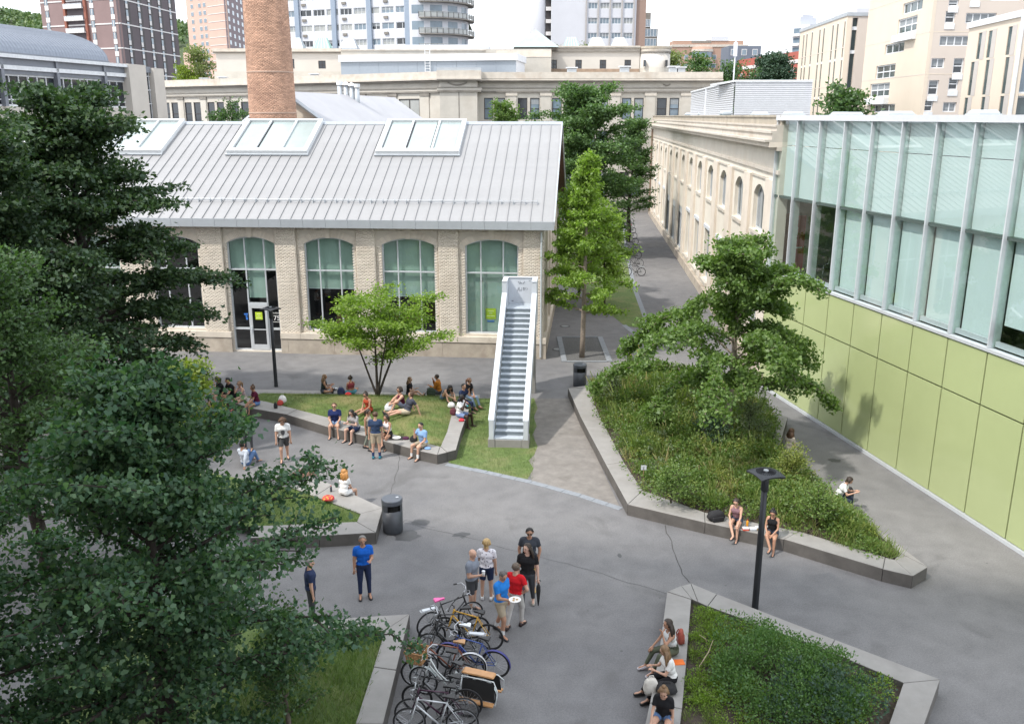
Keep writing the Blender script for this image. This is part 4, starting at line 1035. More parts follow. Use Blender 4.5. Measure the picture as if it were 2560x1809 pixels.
for y, z0, z1, m in ((-.2, 14.85, 15.05, M_limed), (-.14, 15.06, 15.35, M_limes), (-.24, 15.35, 15.43, M_limed), (-.5, 16.1, 16.28, M_limed), (-.7, 16.28, 16.45, M_creams), (-.45, 16.45, 17.35, M_creams), (-.2, 17.35, 17.7, M_zinc2)): bx(pv, 'cornice_moulding', m, -.3, L + .5, y, 3.4, z0, z1)
MB().tube([(1.0 + 2.4 * t, -.08, 15.95 - .28 * math.sin(math.pi * t)) for t in [k / 8 for k in range(9)]], .08, 6).build('carved_garland', M_limed, pv)
bx(pv, 'recessed_strip', M_limed, 2.3, 2.42, -.02, 0, 1, 14.8)
lw, L = front('stone_west_wing', 'pale stone wing with dark paired windows behind the brick chimney', (-62, 151), (-8.6, 116.2))
hl = []
for k in range(11):
    c = L - 5.5 - k * 5.35; n2 = 2 if k > 2 else 1
    if n2 == 1: hl.append((c - 1.7, c + 1.7, 10.4, 14.1))
    else: hl += [(c - 1.9, c - .25, 10.6, 14.0), (c + .25, c + 1.9, 10.6, 14.0)]
wallp(lw, 0, L, 0, 17.0, hl, M_limes)
for i, h in enumerate(hl): win(lw, *h, M_curp if h[1] - h[0] > 3 else M_darkp, M_dfr, 1 if h[1] - h[0] > 3 else 0, 1 if h[1] - h[0] < 3 else 0, t=.12, blind=.5 if i in (7,) else None)
for k in range(12):
    c = L - 2.85 - k * 5.35
    bx(lw, 'pilaster', M_limes, c - .65, c + .65, -.12, 0, 1, 14.4); bx(lw, 'capital', M_limed, c - .8, c + .8, -.2, 0, 14.4, 14.75)
for y, z0, z1, m in ((-.25, 14.8, 15.0, M_limed), (-.16, 15.01, 15.3, M_limes), (-.28, 15.3, 15.38, M_limed), (-.55, 16.1, 16.3, M_limed), (-.75, 16.3, 16.5, M_creams), (-.5, 16.5, 17.3, M_creams)): bx(lw, 'cornice_moulding', m, 0, L, y, .3, z0, z1)
MB().quad((0, .3, 17.2), (L, .3, 17.2), (L, 34, 17.2), (0, 34, 17.2)).build('roof', M_creams, lw)
# upper storeys set back
YB = 150
def X_at(u, y): return (u - 1280) / 2313.0 * y
def Z_at(v, y): return Yp(1280, v, y).z
M_grit = mat('plaster_grey_cream', (.50, .47, .43), .9, var=.06, scale=.3)
up, L = front('attic_storey', 'set-back attic storey with small dark windows and dark-banded cornice', (X_at(1374, YB), YB), (X_at(1594, YB), YB))
z0, z1 = 17, Z_at(130, YB)
hs = [(X_at(u, YB) - X_at(1374, YB), X_at(u + 16, YB) - X_at(1374, YB), Z_at(172, YB), Z_at(150, YB)) for u in (1374.5, 1436, 1496, 1557)]
hs[0] = (.1, hs[0][1], hs[0][2], hs[0][3])
wallp(up, 0, L, z0, z1, hs, M_grit)
for h in hs: win(up, *h, M_darkp, M_dfr, 1, 1, t=.08)
for y, a, b, m in ((-.3, z1, z1 + .25, M_limed), (-.15, z1 + .25, z1 + .5, M_creams), (-.4, z1 + .5, z1 + .7, M_limed), (-.2, z1 + .7, z1 + .9, M_creams)): bx(up, 'cornice_moulding', m, 0, L, y, 12, a, b)
bx(up, 'rusty_base_band', mat('rust_stained_render', (.30, .22, .16), .9, var=.3, scale=1.2), 0, L, -.1, -.002, 17.2, Z_at(172.5, YB))
rt = thing('round_turret', 'round pale stone turret with dark-banded ring cornice on the attic roof', 'turret', (X_at(1632, YB), YB + 1, 0))
r = X_at(1671, YB) - X_at(1632, YB)
MB().lathe([(r, 17), (r, Z_at(133, YB))], 36).build('drum', M_grit, rt, True)
for rr, a, b, m in ((1.05, Z_at(133, YB), Z_at(129, YB), M_limed), (1.02, Z_at(129, YB), Z_at(122, YB), M_creams), (1.08, Z_at(122, YB), Z_at(117, YB), M_cope), (1.10, 17.3, 18.0, M_limed), (1.03, 18.0, 19.4, M_limes)):
    MB().lathe([(r * rr, a), (r * rr, b)], 36).build('ring_moulding', m, rt)
for u in (1603, 1656): bx(rt, 'slit_window', M_darkp, X_at(u, YB) - X_at(1632, YB) - .15, X_at(u, YB) - X_at(1632, YB) + .2, -r * 1.06, -r * .8, Z_at(168, YB), Z_at(152, YB))
pe, L = front('steel_penthouse', 'long blue-grey clad rooftop plant room with white roof edge', (X_at(858, 132), 132), (X_at(1290, 128), 128))
n = 9
for k in range(n): MB().bbox(L * k / n + .01, L * (k + 1) / n - .01, 0, .1, 16.8, 19.3, .004).build('cladding_panel', mat('blue_grey_cladding', (.26, .30, .35), .5, var=.05, metal=.2), pe)
MB().box(0, L, .1, 8, 16.8, 19.3).box(-.2, L + .2, -.3, 8.3, 19.3, 20.2).build('roof_edge', M_capw, pe)
lx = X_at(1070, 130) - X_at(858, 132)
ld = MB(); ld.tube([(lx, -.3, 17), (lx, -.3, 21.5)], .05, 5).tube([(lx + .7, -.3, 17), (lx + .7, -.3, 21.5)], .05, 5)
for k in range(12): ld.tube([(lx, -.3, 17.2 + k * .36), (lx + .7, -.3, 17.2 + k * .36)], .03, 4)
ld.build('ladder', M_wfr, pe)
ab, L = front('cream_upper_block', 'plain cream brick upper block behind the blue-grey plant room', (X_at(860, 142), 142), (X_at(1376, 142), 142))
wallp(ab, 0, L * .69, 17, Z_at(127, 142), [], M_limes, depth=6); wallp(ab, L * .69 + .01, L, 17, Z_at(124, 142), [], M_limes, y=-1.0, depth=7); bx(ab, 'tan_band', M_pink, L * .74, L, -1.06, -1.002, 20.5, 21.4)
bx(ab, 'coping', M_creams, 0, L * .69, -.15, 6, Z_at(127, 142), Z_at(124, 142)); bx(ab, 'white_roof', M_capw, 4, L * .70, 8, 20, Z_at(124, 142), Z_at(112, 150))
MB().add([(26, 3, 22.2), (33, 3, 22.2), (33, 9, 22.2), (26, 9, 22.2), (29.5, 6, 25.0)], [(0, 1, 4), (1, 2, 4), (2, 3, 4), (3, 0, 4)]).build('glass_pyramid', M_skyglass, ab)
a2, L = front('west_attic', 'pale rendered attic block with one dark window left of the chimney', (X_at(552, 158), 158), (X_at(862, 158), 158))
hs = [(X_at(803, 158) - X_at(552, 158), X_at(821, 158) - X_at(552, 158), Z_at(172, 158), Z_at(152, 158)), (X_at(735, 158) - X_at(552, 158), X_at(744, 158) - X_at(552, 158), Z_at(172, 158), Z_at(148, 158))]
wallp(a2, 0, L, 16.5, Z_at(133, 158), hs, M_grit)
for h in hs: win(a2, *h, M_darkp, M_dfr, 1 if h[1] - h[0] > 1 else 0, 1, t=.08)
for y, a, b, m in ((-.3, Z_at(133, 158), Z_at(130, 158), M_limed), (-.5, Z_at(130, 158), Z_at(122, 158), M_creams), (-.35, 18.0, 19.2, M_limes), (-.45, 17.6, 18.0, M_limed)): bx(a2, 'cornice_moulding', m, -.4, L, y, .3, a, b)
M_copper = mat('green_copper', (.28, .46, .40), .6, var=.12, scale=.8)
pk = 0
for u, w, y in [(748, 40, 165), (812, 44, 165), (878, 44, 165), (1362, 44, 158), (1426, 42, 158), (1488, 46, 158), (1545, 46, 158)]:
    x = X_at(u, y); ww = w / 2313 * y / 2; zb = Z_at(121, y)
    labs = ['left of the white tower columns', 'below the first blue column of the white tower', 'below the second blue column of the white tower', 'pointed, below the slotted white tower', 'broad and green, below the blank white tower wall', 'greyish, below the windowed white tower', 'greyish, nearest the round turret']
    sk = thing('copper_skylight', 'small hipped copper roof lantern ' + labs[pk], 'roof lantern', (x, y, zb - .8), 0, 'copper roof lanterns')
    tp = .12 if pk == 3 else .5
    MB().add([(-ww, 0, 0), (ww, 0, 0), (ww, 3, 0), (-ww, 3, 0), (-ww, 0, .8), (ww, 0, .8), (ww, 3, .8), (-ww, 3, .8), (-ww * tp, 1, 2.6), (ww * tp, 1, 2.6), (ww * tp, 2, 2.6), (-ww * tp, 2, 2.6)], [(0, 1, 5, 4), (1, 2, 6, 5), (3, 0, 4, 7), (4, 5, 9, 8), (5, 6, 10, 9), (6, 7, 11, 10), (7, 4, 8, 11), (8, 9, 10, 11)]).build('hipped_roof', [M_copper, M_zinc2][pk in (0, 2, 5, 6)], sk)
    for k in range(5):
        t = (k + .5) / 5 * 2 - 1
        MB().tube([(ww * t, -.02, .8), (ww * t * tp, .98, 2.6)], .05, 4).build('rib', M_wfr, sk)
    pk += 1
ru = [(1430, 175, 120), (1685, 172, 121), (1702, 174, 121), (555, 199, 150), (510, 202, 152), (785, 191, 140), (1562, 172, 121)]
rl = ['beside the tan banded wall', 'right of the round turret', 'second right of the round turret', 'left of the chimney beside the willow-like tree', 'leftmost on the west wing roof', 'right of the chimney', 'below the attic windows']
for (u, v, y), lb in zip(ru, rl):
    v_ = thing('roof_exhaust', 'small grey box vent on the stone roof ' + lb, 'vent', (X_at(u, y), y + 2, 17.2), 0, 'small roof vents')
    h = max(.5, Z_at(v - 6, y) - 17.2); MB().bbox(-.6, .6, -.5, .5, 0, h, .1).build('housing', M_zinc2, v_); MB().box(-.75, .75, -.65, .65, h, h + .12).build('cap', M_capw, v_)

# ------------------------------------------------------------------ chimney, gabled roof and flues
CY = 65.0; cxm = X_at(683, CY)
cy_ = thing('brick_chimney', 'tall tapering round red brick chimney behind the hall roof', 'chimney', (cxm, CY, 0))
M_red = mat('red_chimney_brick', (.47, .29, .205), .9, var=.2, scale=.9, island=.20, stain=.45, stain_col=(.31, .18, .135), stain_scale=.5)
M_redj = mat('chimney_joint', (.42, .30, .235), .95)
def cr(z): return 1.63 - .0165 * (z - 11)
MB().lathe([(cr(z) - .012, z) for z in (0, 10, 20, 34)], 48).build('shaft', M_redj, cy_, True)
V = []; Fq = []; z = 9.5; row = 0
while z < 25:
    r = cr(z); n = int(math.pi * 2 * r / .235)
    for k in range(n):
        a0 = 2 * math.pi * (k + (row % 2) * .5) / n
        if math.sin(a0) > .35: continue
        a1 = a0 + 2 * math.pi / n * .955; o = len(V); e = rng.uniform(0, .012); ro = r + e
        for rr in (ro, r - .02):
            for zz_ in (z + .005, z + .075):
                for a in (a0, a1): V.append((rr * math.cos(a), rr * math.sin(a), zz_))
        Fq += [(o, o + 1, o + 3, o + 2), (o + 2, o + 3, o + 7, o + 6), (o, o + 4, o + 5, o + 1), (o, o + 2, o + 6, o + 4), (o + 1, o + 5, o + 7, o + 3)]
    z += .082; row += 1
link('brick_courses', np_mesh('brick_courses', V, Fq, M_red), cy_, kind='stuff')
for z in (12.2, 14.9): MB().lathe([(cr(z) + .015, z - .05), (cr(z) + .035, z - .04), (cr(z) + .035, z + .04), (cr(z) + .015, z + .05)], 48, caps=False).build('iron_band', M_redj, cy_)
ga = thing('gabled_workshop', 'brick workshop with grey metal gable roof behind the chimney', 'building')
A, Bq = Vector((-16.6, 68, 13.75)), Vector((-11.6, 92, 13.75)); rd = (Bq - A).normalized(); rs = Vector((rd.y, -rd.x, 0))
def rf(p, w, dz): return p + rs * w + Vector((0, 0, dz))
m = MB()
for s in (1, -1):
    q = [rf(A - rd * .4, 0, 0), rf(Bq, 0, 0), rf(Bq, s * 8, -5.6), rf(A - rd * .4, s * 8, -5.6)]; m.quad(*(q if s < 0 else q[::-1])) if False else m.quad(*q)
m.build('roof', mat('dull_grey_roof', (.36, .36, .38), .6, metal=.1, var=.08, scale=.4), ga)
MB().add([rf(A, 0, -.15), rf(A, 7.6, -5.5), rf(A, -7.6, -5.5)], [(0, 1, 2)]).build('gable_wall', M_brick, ga)
for s in (1, -1):
    a, b = rf(A - rd * .45, 0, .03), rf(A - rd * .45, s * 8, -5.57); MB().tube([a, b], .16, 4).build('verge_trim', M_zinc2, ga)
vl = ['tallest square metal flue', 'first flue with conical cap', 'second flue with conical cap', 'short flue with flat cap']
for k, (u, v0, v1) in enumerate([(853, 204, 243), (868, 204, 245), (882, 206, 246), (895, 210, 247)]):
    y = 80; x = X_at(u, y); zb = Z_at(v1, y) - 1.5; h = Z_at(v0, y) - zb
    f = thing('roof_flue', 'galvanised metal flue on the gabled roof, ' + vl[k], 'flue', (x, y, zb), 0, 'metal flues')
    MB().lathe([(.22, 0), (.22, h - .35)], 12).build('pipe', M_zinc2, f, True)
    MB().lathe([(.34, h - .3), (.30, h - .2), (.03, h)] if k in (1, 2) else [(.28, h - .3), (.28, h)], 12).build('cap', M_wfr, f)

# ------------------------------------------------------------------ corrugated plant room on the alley roof
co, L = front('corrugated_plant_room', 'grey corrugated metal plant room on the alley building roof', (X_at(1726, 92), 92), (X_at(1832, 63), 63))
M_corr = mat('corrugated_sheet', (.47, .48, .50), .5, metal=.3, var=.05)
def corr(root, x0, x1, z0, z1, y=0, n=16):
    m = MB(); dz = (z1 - z0) / n
    for k in range(n):
        a = z0 + k * dz; m.quad((x0, y, a), (x1, y, a), (x1, y - .05, a + dz * .55), (x0, y - .05, a + dz * .55)); m.quad((x0, y - .05, a + dz * .55), (x1, y - .05, a + dz * .55), (x1, y, a + dz), (x0, y, a + dz))
    return m.build('corrugated_cladding', M_corr, root)
ZC2 = Z_at(205, 63)
corr(co, 0, L, 11.8, ZC2); bx(co, 'corner_post', M_capw, L * .43, L * .46, -.1, 0, 11.8, ZC2 - .02); bx(co, 'roof_trim', M_wfr, 0, L, -.1, .3, ZC2, ZC2 + .12)
co2, L2 = wing(co, (X_at(1832, 63) + .02, 62.9), (X_at(2023, 63), 62.9))
corr(co2, 0, L2, 11.8, ZC2, n=18); bx(co2, 'roof_trim', M_wfr, 0, L2, -.1, 8, ZC2, ZC2 + .12); bx(co2, 'side_wall', M_corr, L2 - .1, L2, 0, 10, 11.8, ZC2)
an = thing('roof_mast', 'slim white mast with small antennas on the corrugated plant room', 'mast', (X_at(1828, 64), 64, 11.9))
MB().tube([(0, 0, 0), (0, 0, 5.0)], .05, 6).build('pole', M_wfr, an); MB().box(-.12, .12, -.1, .1, 4.0, 4.9).build('antenna', M_capw, an)

# ------------------------------------------------------------------ barrel-roofed hall on the left
bh, L = front('barrel_roof_hall', 'modern hall with grey barrel roof, strip windows and pale piers behind the dark tree', (-44.6, 72), (-38.6, 101))
M_steel = mat('slate_steel', (.19, .205, .235), .5, metal=.3, var=.08); M_pale = mat('pale_precast', (.50, .465, .42), .85, var=.06, scale=.6)
zt = 17.0
for k in range(7):
    a, b = L * .81 * k / 7, L * .81 * (k + 1) / 7
    W = MB(); W.box(a, a + .12, -.05, .1, 12.8, 15.4).box(a, b, -.05, .1, 15.3, 15.45).box(a, b, -.05, .1, 12.8, 12.95).box(a, b, -.04, .1, 13.3, 13.4)
    for j in range(1, 3): W.box(a + (b - a) * j / 3 - .04, a + (b - a) * j / 3 + .04, -.05, .1, 12.9, 15.3)
    W = W.build('window', M_wfr, bh)
    for j in range(3): MB().quad((a + (b - a) * j / 3 + .04, .05, 12.95), (a + (b - a) * (j + 1) / 3 - .04, .05, 12.95), (a + (b - a) * (j + 1) / 3 - .04, .05, 15.3), (a + (b - a) * j / 3 + .04, .05, 15.3)).build('pane', M_darkp, W)
    if k % 2 == 0: bx(bh, 'steel_post', M_steel, a - .1, a + .25, -.45, 0, 12.8, zt - .1)
bx(bh, 'lower_wall', M_pale, 0, L * .81, -.1, .2, 0, 12.8)
for y, z0, z1, m in ((-.2, 15.45, 15.8, M_steel), (-.45, 15.8, 16.15, M_wfr), (-.3, 16.15, 16.75, M_steel), (-.7, 16.75, 17.05, M_wfr)): bx(bh, 'eaves_band', m, -2, L * .81, y, .5, z0, z1)
bx(bh, 'pier', M_pale, L * .81, L * .91, -.8, 3, 0, zt + .1); bx(bh, 'pier', M_pale, L * .955, L * 1.02, -.8, 3, 0, zt - .1); bx(bh, 'stair_glazing', M_darkp, L * .91, L * .955, -.2, 0, 0, zt - .6); bx(bh, 'stair_head', M_steel, L * .91, L * .955, -.5, 0, zt - .6, zt)
for k in range(3): bx(bh, 'glazing_bar', M_wfr, L * .91 + k * .42 + .3, L * .91 + k * .42 + .36, -.28, -.2, 0, zt - .6)
for z in (13.2, 14.6, 16.0): bx(bh, 'glazing_bar', M_wfr, L * .91, L * .955, -.27, -.205, z, z + .08)
m = MB(); prof = [(1.2 + 9 * (1 - math.cos(t * math.pi / 2)) , 17.3 + 3.2 * math.sin(t * math.pi / 2)) for t in [k / 10 for k in range(11)]]
ns = 60; xr = L * .80
for k in range(ns):
    a, b = -3 + (xr + 3) * k / ns, -3 + (xr + 3) * (k + 1) / ns
    m = MB()
    for (y0, z0), (y1, z1) in zip(prof[:-1], prof[1:]):
        m.quad((a, y0, z0), (b - .06, y0, z0), (b - .06, y1, z1), (a, y1, z1)); m.quad((b - .06, y0, z0 + .06), (b, y0, z0 + .06), (b, y1, z1 + .06), (b - .06, y1, z1 + .06)); m.quad((b - .06, y0, z0), (b - .06, y0, z0 + .06), (b - .06, y1, z1 + .06), (b - .06, y1, z1)); m.quad((b, y0, z0 + .06), (b, y0, z0), (b, y1, z1), (b, y1, z1 + .06))
    m.build('roof_panel', mat('blue_grey_roof', (.21, .235, .28), .5, metal=.3, var=.08), bh)
m = MB(); m.add([(xr, p[0], p[1]) for p in prof] + [(xr, 10.2, 17.0), (xr, 1.2, 17.0)], [tuple(range(len(prof) + 2))]); m.box(-3, xr, 1.1, 1.3, 16.9, 17.35); m.build('roof_end', M_steel, bh)
bx(bh, 'roof_plant', M_steel, 0, 6, 9, 12, 20.2, 21.4)

# ------------------------------------------------------------------ towers on the skyline
bt, L = front('brown_tower', 'tall brown brick apartment tower with white floor lines and stacked balconies', (-123.6, 250), (-99, 240))
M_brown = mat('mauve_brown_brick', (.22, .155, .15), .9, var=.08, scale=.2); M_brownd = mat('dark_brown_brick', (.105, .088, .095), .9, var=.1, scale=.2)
M_wl = mat('white_line', (.60, .58, .57), .7); M_redb = mat('red_brick_frame', (.26, .10, .07), .9)
HT = 72
def zt_(k): return 12 + 5.9 * k - 1.2
bx(bt, 'wall', M_brown, 0, L, 0, .5, 0, HT)
for k in range(0, 11): bx(bt, 'floor_line', M_wl, 0, L, -.12, -.002, zt_(k), zt_(k) + .32)
for a, b in ((.06, .11), (.64, .69), (.90, .945)):
    for k in range(24):
        z = 9 + k * 2.95; W = MB().mat(0).box(L * a, L * b, -.1, -.004, z, z + 1.2).mat(1).box(L * a + .1, L * b - .1, -.13, -.1, z + 1.25, z + 2.75).mat(0).box((L * a + L * b) / 2 - .08, (L * a + L * b) / 2 + .08, -.16, -.13, z + 1.2, z + 2.8).build('window', [M_wl, M_bluep], bt)
for a in (.315, .58): bx(bt, 'brick_pier', M_redb, L * a, L * a + .7, -.6, 0, 0, HT)
bx(bt, 'balcony_recess', M_brownd, L * .345, L * .58, -.1, -.002, 0, HT)
for k in range(24):
    z = 9 + k * 2.95
    Bc = MB().box(L * .345, L * .58, -1.2, -.1, z, z + .25).mat(1)
    for j in range(9): x = L * .345 + (L * .235) * j / 8; Bc.box(x - .05, x + .05, -1.2, -1.1, z + .25, z + 1.2)
    Bc.box(L * .345, L * .58, -1.2, -1.1, z + 1.1, z + 1.2)
    Bc.mat(1).box(L * .345, L * .58, -1.14, -1.12, z + .3, z + 1.05).build('balcony', [M_wl, M_wfr], bt)
L2 = 35.5
bs, L2 = wing(bt, (-99, 240), (-96.5, 273.6))
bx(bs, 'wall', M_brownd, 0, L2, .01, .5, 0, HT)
for k in range(0, 11): bx(bs, 'floor_line', M_wl, 0, L2, -.12, -.002, zt_(k), zt_(k) + .3)
for a in (.10, .30, .48, .66, .86):
    bx(bs, 'window_bay', M_dfr, L2 * a, L2 * a + 2.6, -.06, -.002, 0, HT)
    for k in range(24):
        z = 9 + k * 2.95; MB().mat(0).box(L2 * a + .2, L2 * a + 1.3, -.12, -.062, z, z + 1.1).mat(1).box(L2 * a + .2, L2 * a + 1.3, -.1, -.062, z + 1.1, z + 2.6).build('window', [M_wl, M_bluep], bs)
pt, L = front('pink_tower', 'pale pink brick apartment tower with small windows left of the chimney', (X_at(490, 320), 320), (X_at(586, 305), 305))
M_pinkb = mat('pale_pink_brick', (.52, .37, .31), .9, var=.06, scale=.2)
bx(pt, 'wall', M_pinkb, 0, L, 0, .5, 0, 62); bx(pt, 'low_wing', M_pinkb, -4.5, -.01, 0, 10, 0, 33)
for k in range(18):
    z = 20 + k * 2.4
    for a in (.12, .32, .44): MB().mat(0).box(L * a, L * a + 1.6, -.1, -.004, z, z + 1.3).mat(1).box(L * a + .1, L * a + 1.5, -.13, -.1, z + .1, z + 1.2).build('window', [M_wl, M_bluep], pt)
    if k % 1 == 0: bx(pt, 'floor_line', M_wl, L * .55, L, -.1, -.002, z - .2, z)
ps, L2 = wing(pt, (X_at(586, 305), 305), (X_at(628, 330), 330))
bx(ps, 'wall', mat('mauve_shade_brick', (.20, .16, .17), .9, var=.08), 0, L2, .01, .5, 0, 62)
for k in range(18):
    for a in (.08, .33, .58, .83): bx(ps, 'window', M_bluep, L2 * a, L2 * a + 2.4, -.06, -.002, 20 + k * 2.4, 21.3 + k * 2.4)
wt, L = front('white_round_tower', 'white apartment tower with blue columns and rounded balcony end', (X_at(700, 215), 215), (X_at(1030, 203), 203))
M_wht = mat('white_render', (.52, .53, .565), .8, var=.04, scale=.2); M_bcol = mat('blue_grey_column', (.23, .28, .35), .6, var=.06)
fl = [12 + 3.22 * k + .6 for k in range(-2, 16)]
wbx = []
for z in fl:
    for k in range(10): wbx.append((L * k / 10 + .25, L * (k + 1) / 10 - .25, z + 1.35, z + 2.7))
wallp(wt, 0, L, 0, 62, wbx, M_wht, depth=.3)
rr = random.Random(5)
for h in wbx: win(wt, *h, [M_bluep, M_curp, M_darkp, M_curp][rr.randrange(4)], M_wfr, rr.choice([1, 2]), 0, t=.1, y=.2, blind=rr.choice([None, None, .5]))
for u in (762, 853, 938, 1027): x = (u - 700) / 330 * L; bx(wt, 'column', M_bcol, x - .55, x + .55, -.5, -.002, 0, 62)
for k, z in enumerate(fl):
    for j in (2, 5, 8): bx(wt, 'air_conditioner', M_limed, L * j / 10 + .8, L * j / 10 + 1.8, -.3, -.004, z + .3, z + .8)
cxr = L + .3; rr_ = 9.0; cyr = 8.5
def arc2(r, z, a0=-95, a1=40, n=16): return [(cxr + r * math.cos(rad(a0 + (a1 - a0) * k / n)), cyr + r * math.sin(rad(a0 + (a1 - a0) * k / n)), z) for k in range(n + 1)]
for z in fl:
    A0, A1 = arc2(rr_, z + .0), arc2(rr_, z + 3.22)
    m = MB()
    for i in range(16):
        a, b = A0[i], A0[i + 1]
        m.mat(0).quad(a, b, (b[0], b[1], z + 1.0), (a[0], a[1], z + 1.0)); m.mat(1 if i % 3 else 0).quad((a[0], a[1], z + 1.0), (b[0], b[1], z + 1.0), (b[0], b[1], z + 2.75), (a[0], a[1], z + 2.75)); m.mat(0).quad((a[0], a[1], z + 2.75), (b[0], b[1], z + 2.75), (b[0], b[1], z + 3.22), (a[0], a[1], z + 3.22))
    m.build('curved_wall', [M_wht, M_bluep], wt)
    S = MB(); O0, I0 = arc2(rr_ + 1.3, z, -75), arc2(rr_ - .1, z, -75)
    for i in range(16):
        for dz, fl_ in ((0, 1), (.25, 0)):
            q = [(O0[i][0], O0[i][1], z + dz), (O0[i + 1][0], O0[i + 1][1], z + dz), (I0[i + 1][0], I0[i + 1][1], z + dz), (I0[i][0], I0[i][1], z + dz)]; S.mat(0).quad(*(q[::-1] if fl_ else q))
        S.mat(0).quad(O0[i], O0[i + 1], (O0[i + 1][0], O0[i + 1][1], z + .25), (O0[i][0], O0[i][1], z + .25))
        S.mat(1).box(O0[i][0] - .05, O0[i][0] + .05, O0[i][1] - .05, O0[i][1] + .05, z + .25, z + 1.3)
        S.mat(2).quad((O0[i][0], O0[i][1], z + .35), (O0[i + 1][0], O0[i + 1][1], z + .35), (O0[i + 1][0], O0[i + 1][1], z + 1.15), (O0[i][0], O0[i][1], z + 1.15))
    S.tube([(p[0], p[1], z + 1.3) for p in O0], .06, 4).build('balcony', [M_limed, M_dfr, M_curp], wt)
wt2 = thing('canopy_wing', 'small grey flat-roofed wing with balcony beside the rounded tower', 'building', (X_at(1150, 225), 225, 0))
MB().prism([(-2.5, 0), (3.0, 0), (3.0, 6), (-2.5, 6)], 0, 26).build('wall', M_limed, wt2); MB().add([(-3, -1, 28.5), (4.6, -1, 26.6), (4.6, 6, 26.6), (-3, 6, 28.5), (-3, -1, 28.8), (4.6, -1, 26.9), (4.6, 6, 26.9), (-3, 6, 28.8)], [(0, 3, 2, 1), (4, 5, 6, 7), (0, 1, 5, 4), (1, 2, 6, 5), (3, 0, 4, 7)]).build('canopy', M_limes, wt2)
for k in range(8): MB().box(-2.4 + k * .7, -2.3 + k * .7, -.8, -.7, 22.6, 24).build('railing_post', M_wfr, wt2)
ct, L = front('slotted_white_tower', 'white tower with a blank wall, slot of balconies and four columns of windows', (X_at(1376, 240), 240), (X_at(1582, 240), 240))
xs0 = X_at(1459, 240) - X_at(1376, 240)
hs = []
for k in range(14):
    z = Z_at(22, 240) - 14.3 + k * 3.56 - 2 * 3.56
    for j in range(4): a = xs0 + .6 + j * 3.0; hs.append((a, a + 2.35, z, z + 1.45))
wallp(ct, 0, L, 0, 66, hs, M_wht)
for h in hs: win(ct, *h, [M_bluep, M_curp, M_bluep][rr.randrange(3)], M_wfr, 2, 0, t=.08, y=.2, blind=rr.choice([None, .6]))
for j in range(5): a = xs0 + .1 + j * 3.0; bx(ct, 'rib', mat('grey_rib', (.36, .34, .33), .8), a - .15, a + .2, -.35, -.002, 0, 66)
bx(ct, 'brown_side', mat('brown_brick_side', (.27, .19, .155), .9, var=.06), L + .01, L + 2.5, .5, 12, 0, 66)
MB().lathe([(2.2, 0), (2.2, 66)], 24, (-3.4, 2.5, 0)).build('round_stair', M_wht, ct, True); bx(ct, 'balcony_slot', M_dfr, -1.4, 0, 1.2, 3, 0, 66)
for k in range(18): bx(ct, 'slot_balcony', M_wl, -1.4, 0, .6, 1.2, 14 + k * 2.95, 14.9 + k * 2.95)
sb, L = front('stepped_grey_flats', 'grey stepped apartment block with glazed balconies beside the brown tower wall', (X_at(1600, 260), 260), (X_at(1636, 260), 260))
bx(sb, 'wall', M_limed, 0, L, 0, 8, 0, Z_at(72, 260)); bx(sb, 'upper_wall', M_limed, 0, L * .5, .2, 8, Z_at(72, 260), Z_at(32, 260))
for k in range(3):
    z = Z_at(104 - k * 24 + 12, 260); W = win(sb, .3, L - .3 if k < 2 else L * .5, z, z + 2.0, M_bluep, M_wfr, 3, 0, y=-.05, t=.1)
bw, L = front('tan_brick_block', 'tan brick apartment block with curved window bay and stepped roofline', (X_at(1673, 300), 300), (X_at(1858, 300), 300))
M_tan = mat('tan_brick', (.36, .235, .18), .9, var=.06, scale=.2)
zt3 = Z_at(116, 300)
bx(bw, 'wall', M_tan, 0, L, 0, 10, 0, zt3); bx(bw, 'roof_band', M_creams, -.1, L + .1, -.2, 10, zt3 - .2, zt3 + .5); bx(bw, 'penthouse', M_tan, .5, L * .95, 1, 9, zt3 + .5, Z_at(101, 300)); bx(bw, 'plant_box', M_wht, L * .52, L * .75, .8, 9, Z_at(102, 300), Z_at(91, 300)); bx(bw, 'roof_louvre', M_limed, L * .26, L * .52, .9, 1, Z_at(107, 300), Z_at(101, 300))
for k in range(6):
    for u in (1685, 1703, 1772, 1793):
        x = X_at(u, 300) - X_at(1673, 300); z = zt3 - 4.0 - k * 2.6; MB().mat(0).box(x, x + 1.3, -.08, -.004, z, z + 1.4).mat(1).box(x + .1, x + 1.2, -.1, -.08, z + .1, z + 1.3).build('window', [M_wl, M_bluep], bw)
MB().lathe([(3.4, 0), (3.4, zt3 - .3)], 24, (L * .40, .8, 0)).build('curved_bay', M_tan, bw, True)
for k in range(3): MB().lathe([(3.46, zt3 - 3.4 - k * 3.2), (3.46, zt3 - 1.8 - k * 3.2)], 24, (L * .40, .8, 0)).build('bay_window', M_bluep, bw); MB().lathe([(3.6, zt3 - 1.7 - k * 3.2), (3.6, zt3 - 1.0 - k * 3.2)], 24, (L * .40, .8, 0)).build('bay_band', M_creams, bw)
gb, L = front('slate_grey_block', 'slate grey clad apartment block with square white windows', (X_at(1812, 270), 270), (X_at(1891, 270), 270))
M_slate = mat('slate_cladding', (.13, .15, .19), .7, var=.05); bx(gb, 'wall', M_slate, 0, L, 0, 10, 0, Z_at(115, 270))
for k in range(3):
    for j in range(3):
        x = .6 + j * L / 3; z = Z_at(115, 270) - 2.6 - k * 3; MB().mat(0).box(x, x + 1.5, -.08, -.004, z, z + 1.7).mat(1).box(x + .15, x + 1.35, -.1, -.08, z + .15, z + 1.55).build('window', [M_wl, M_bluep], gb)
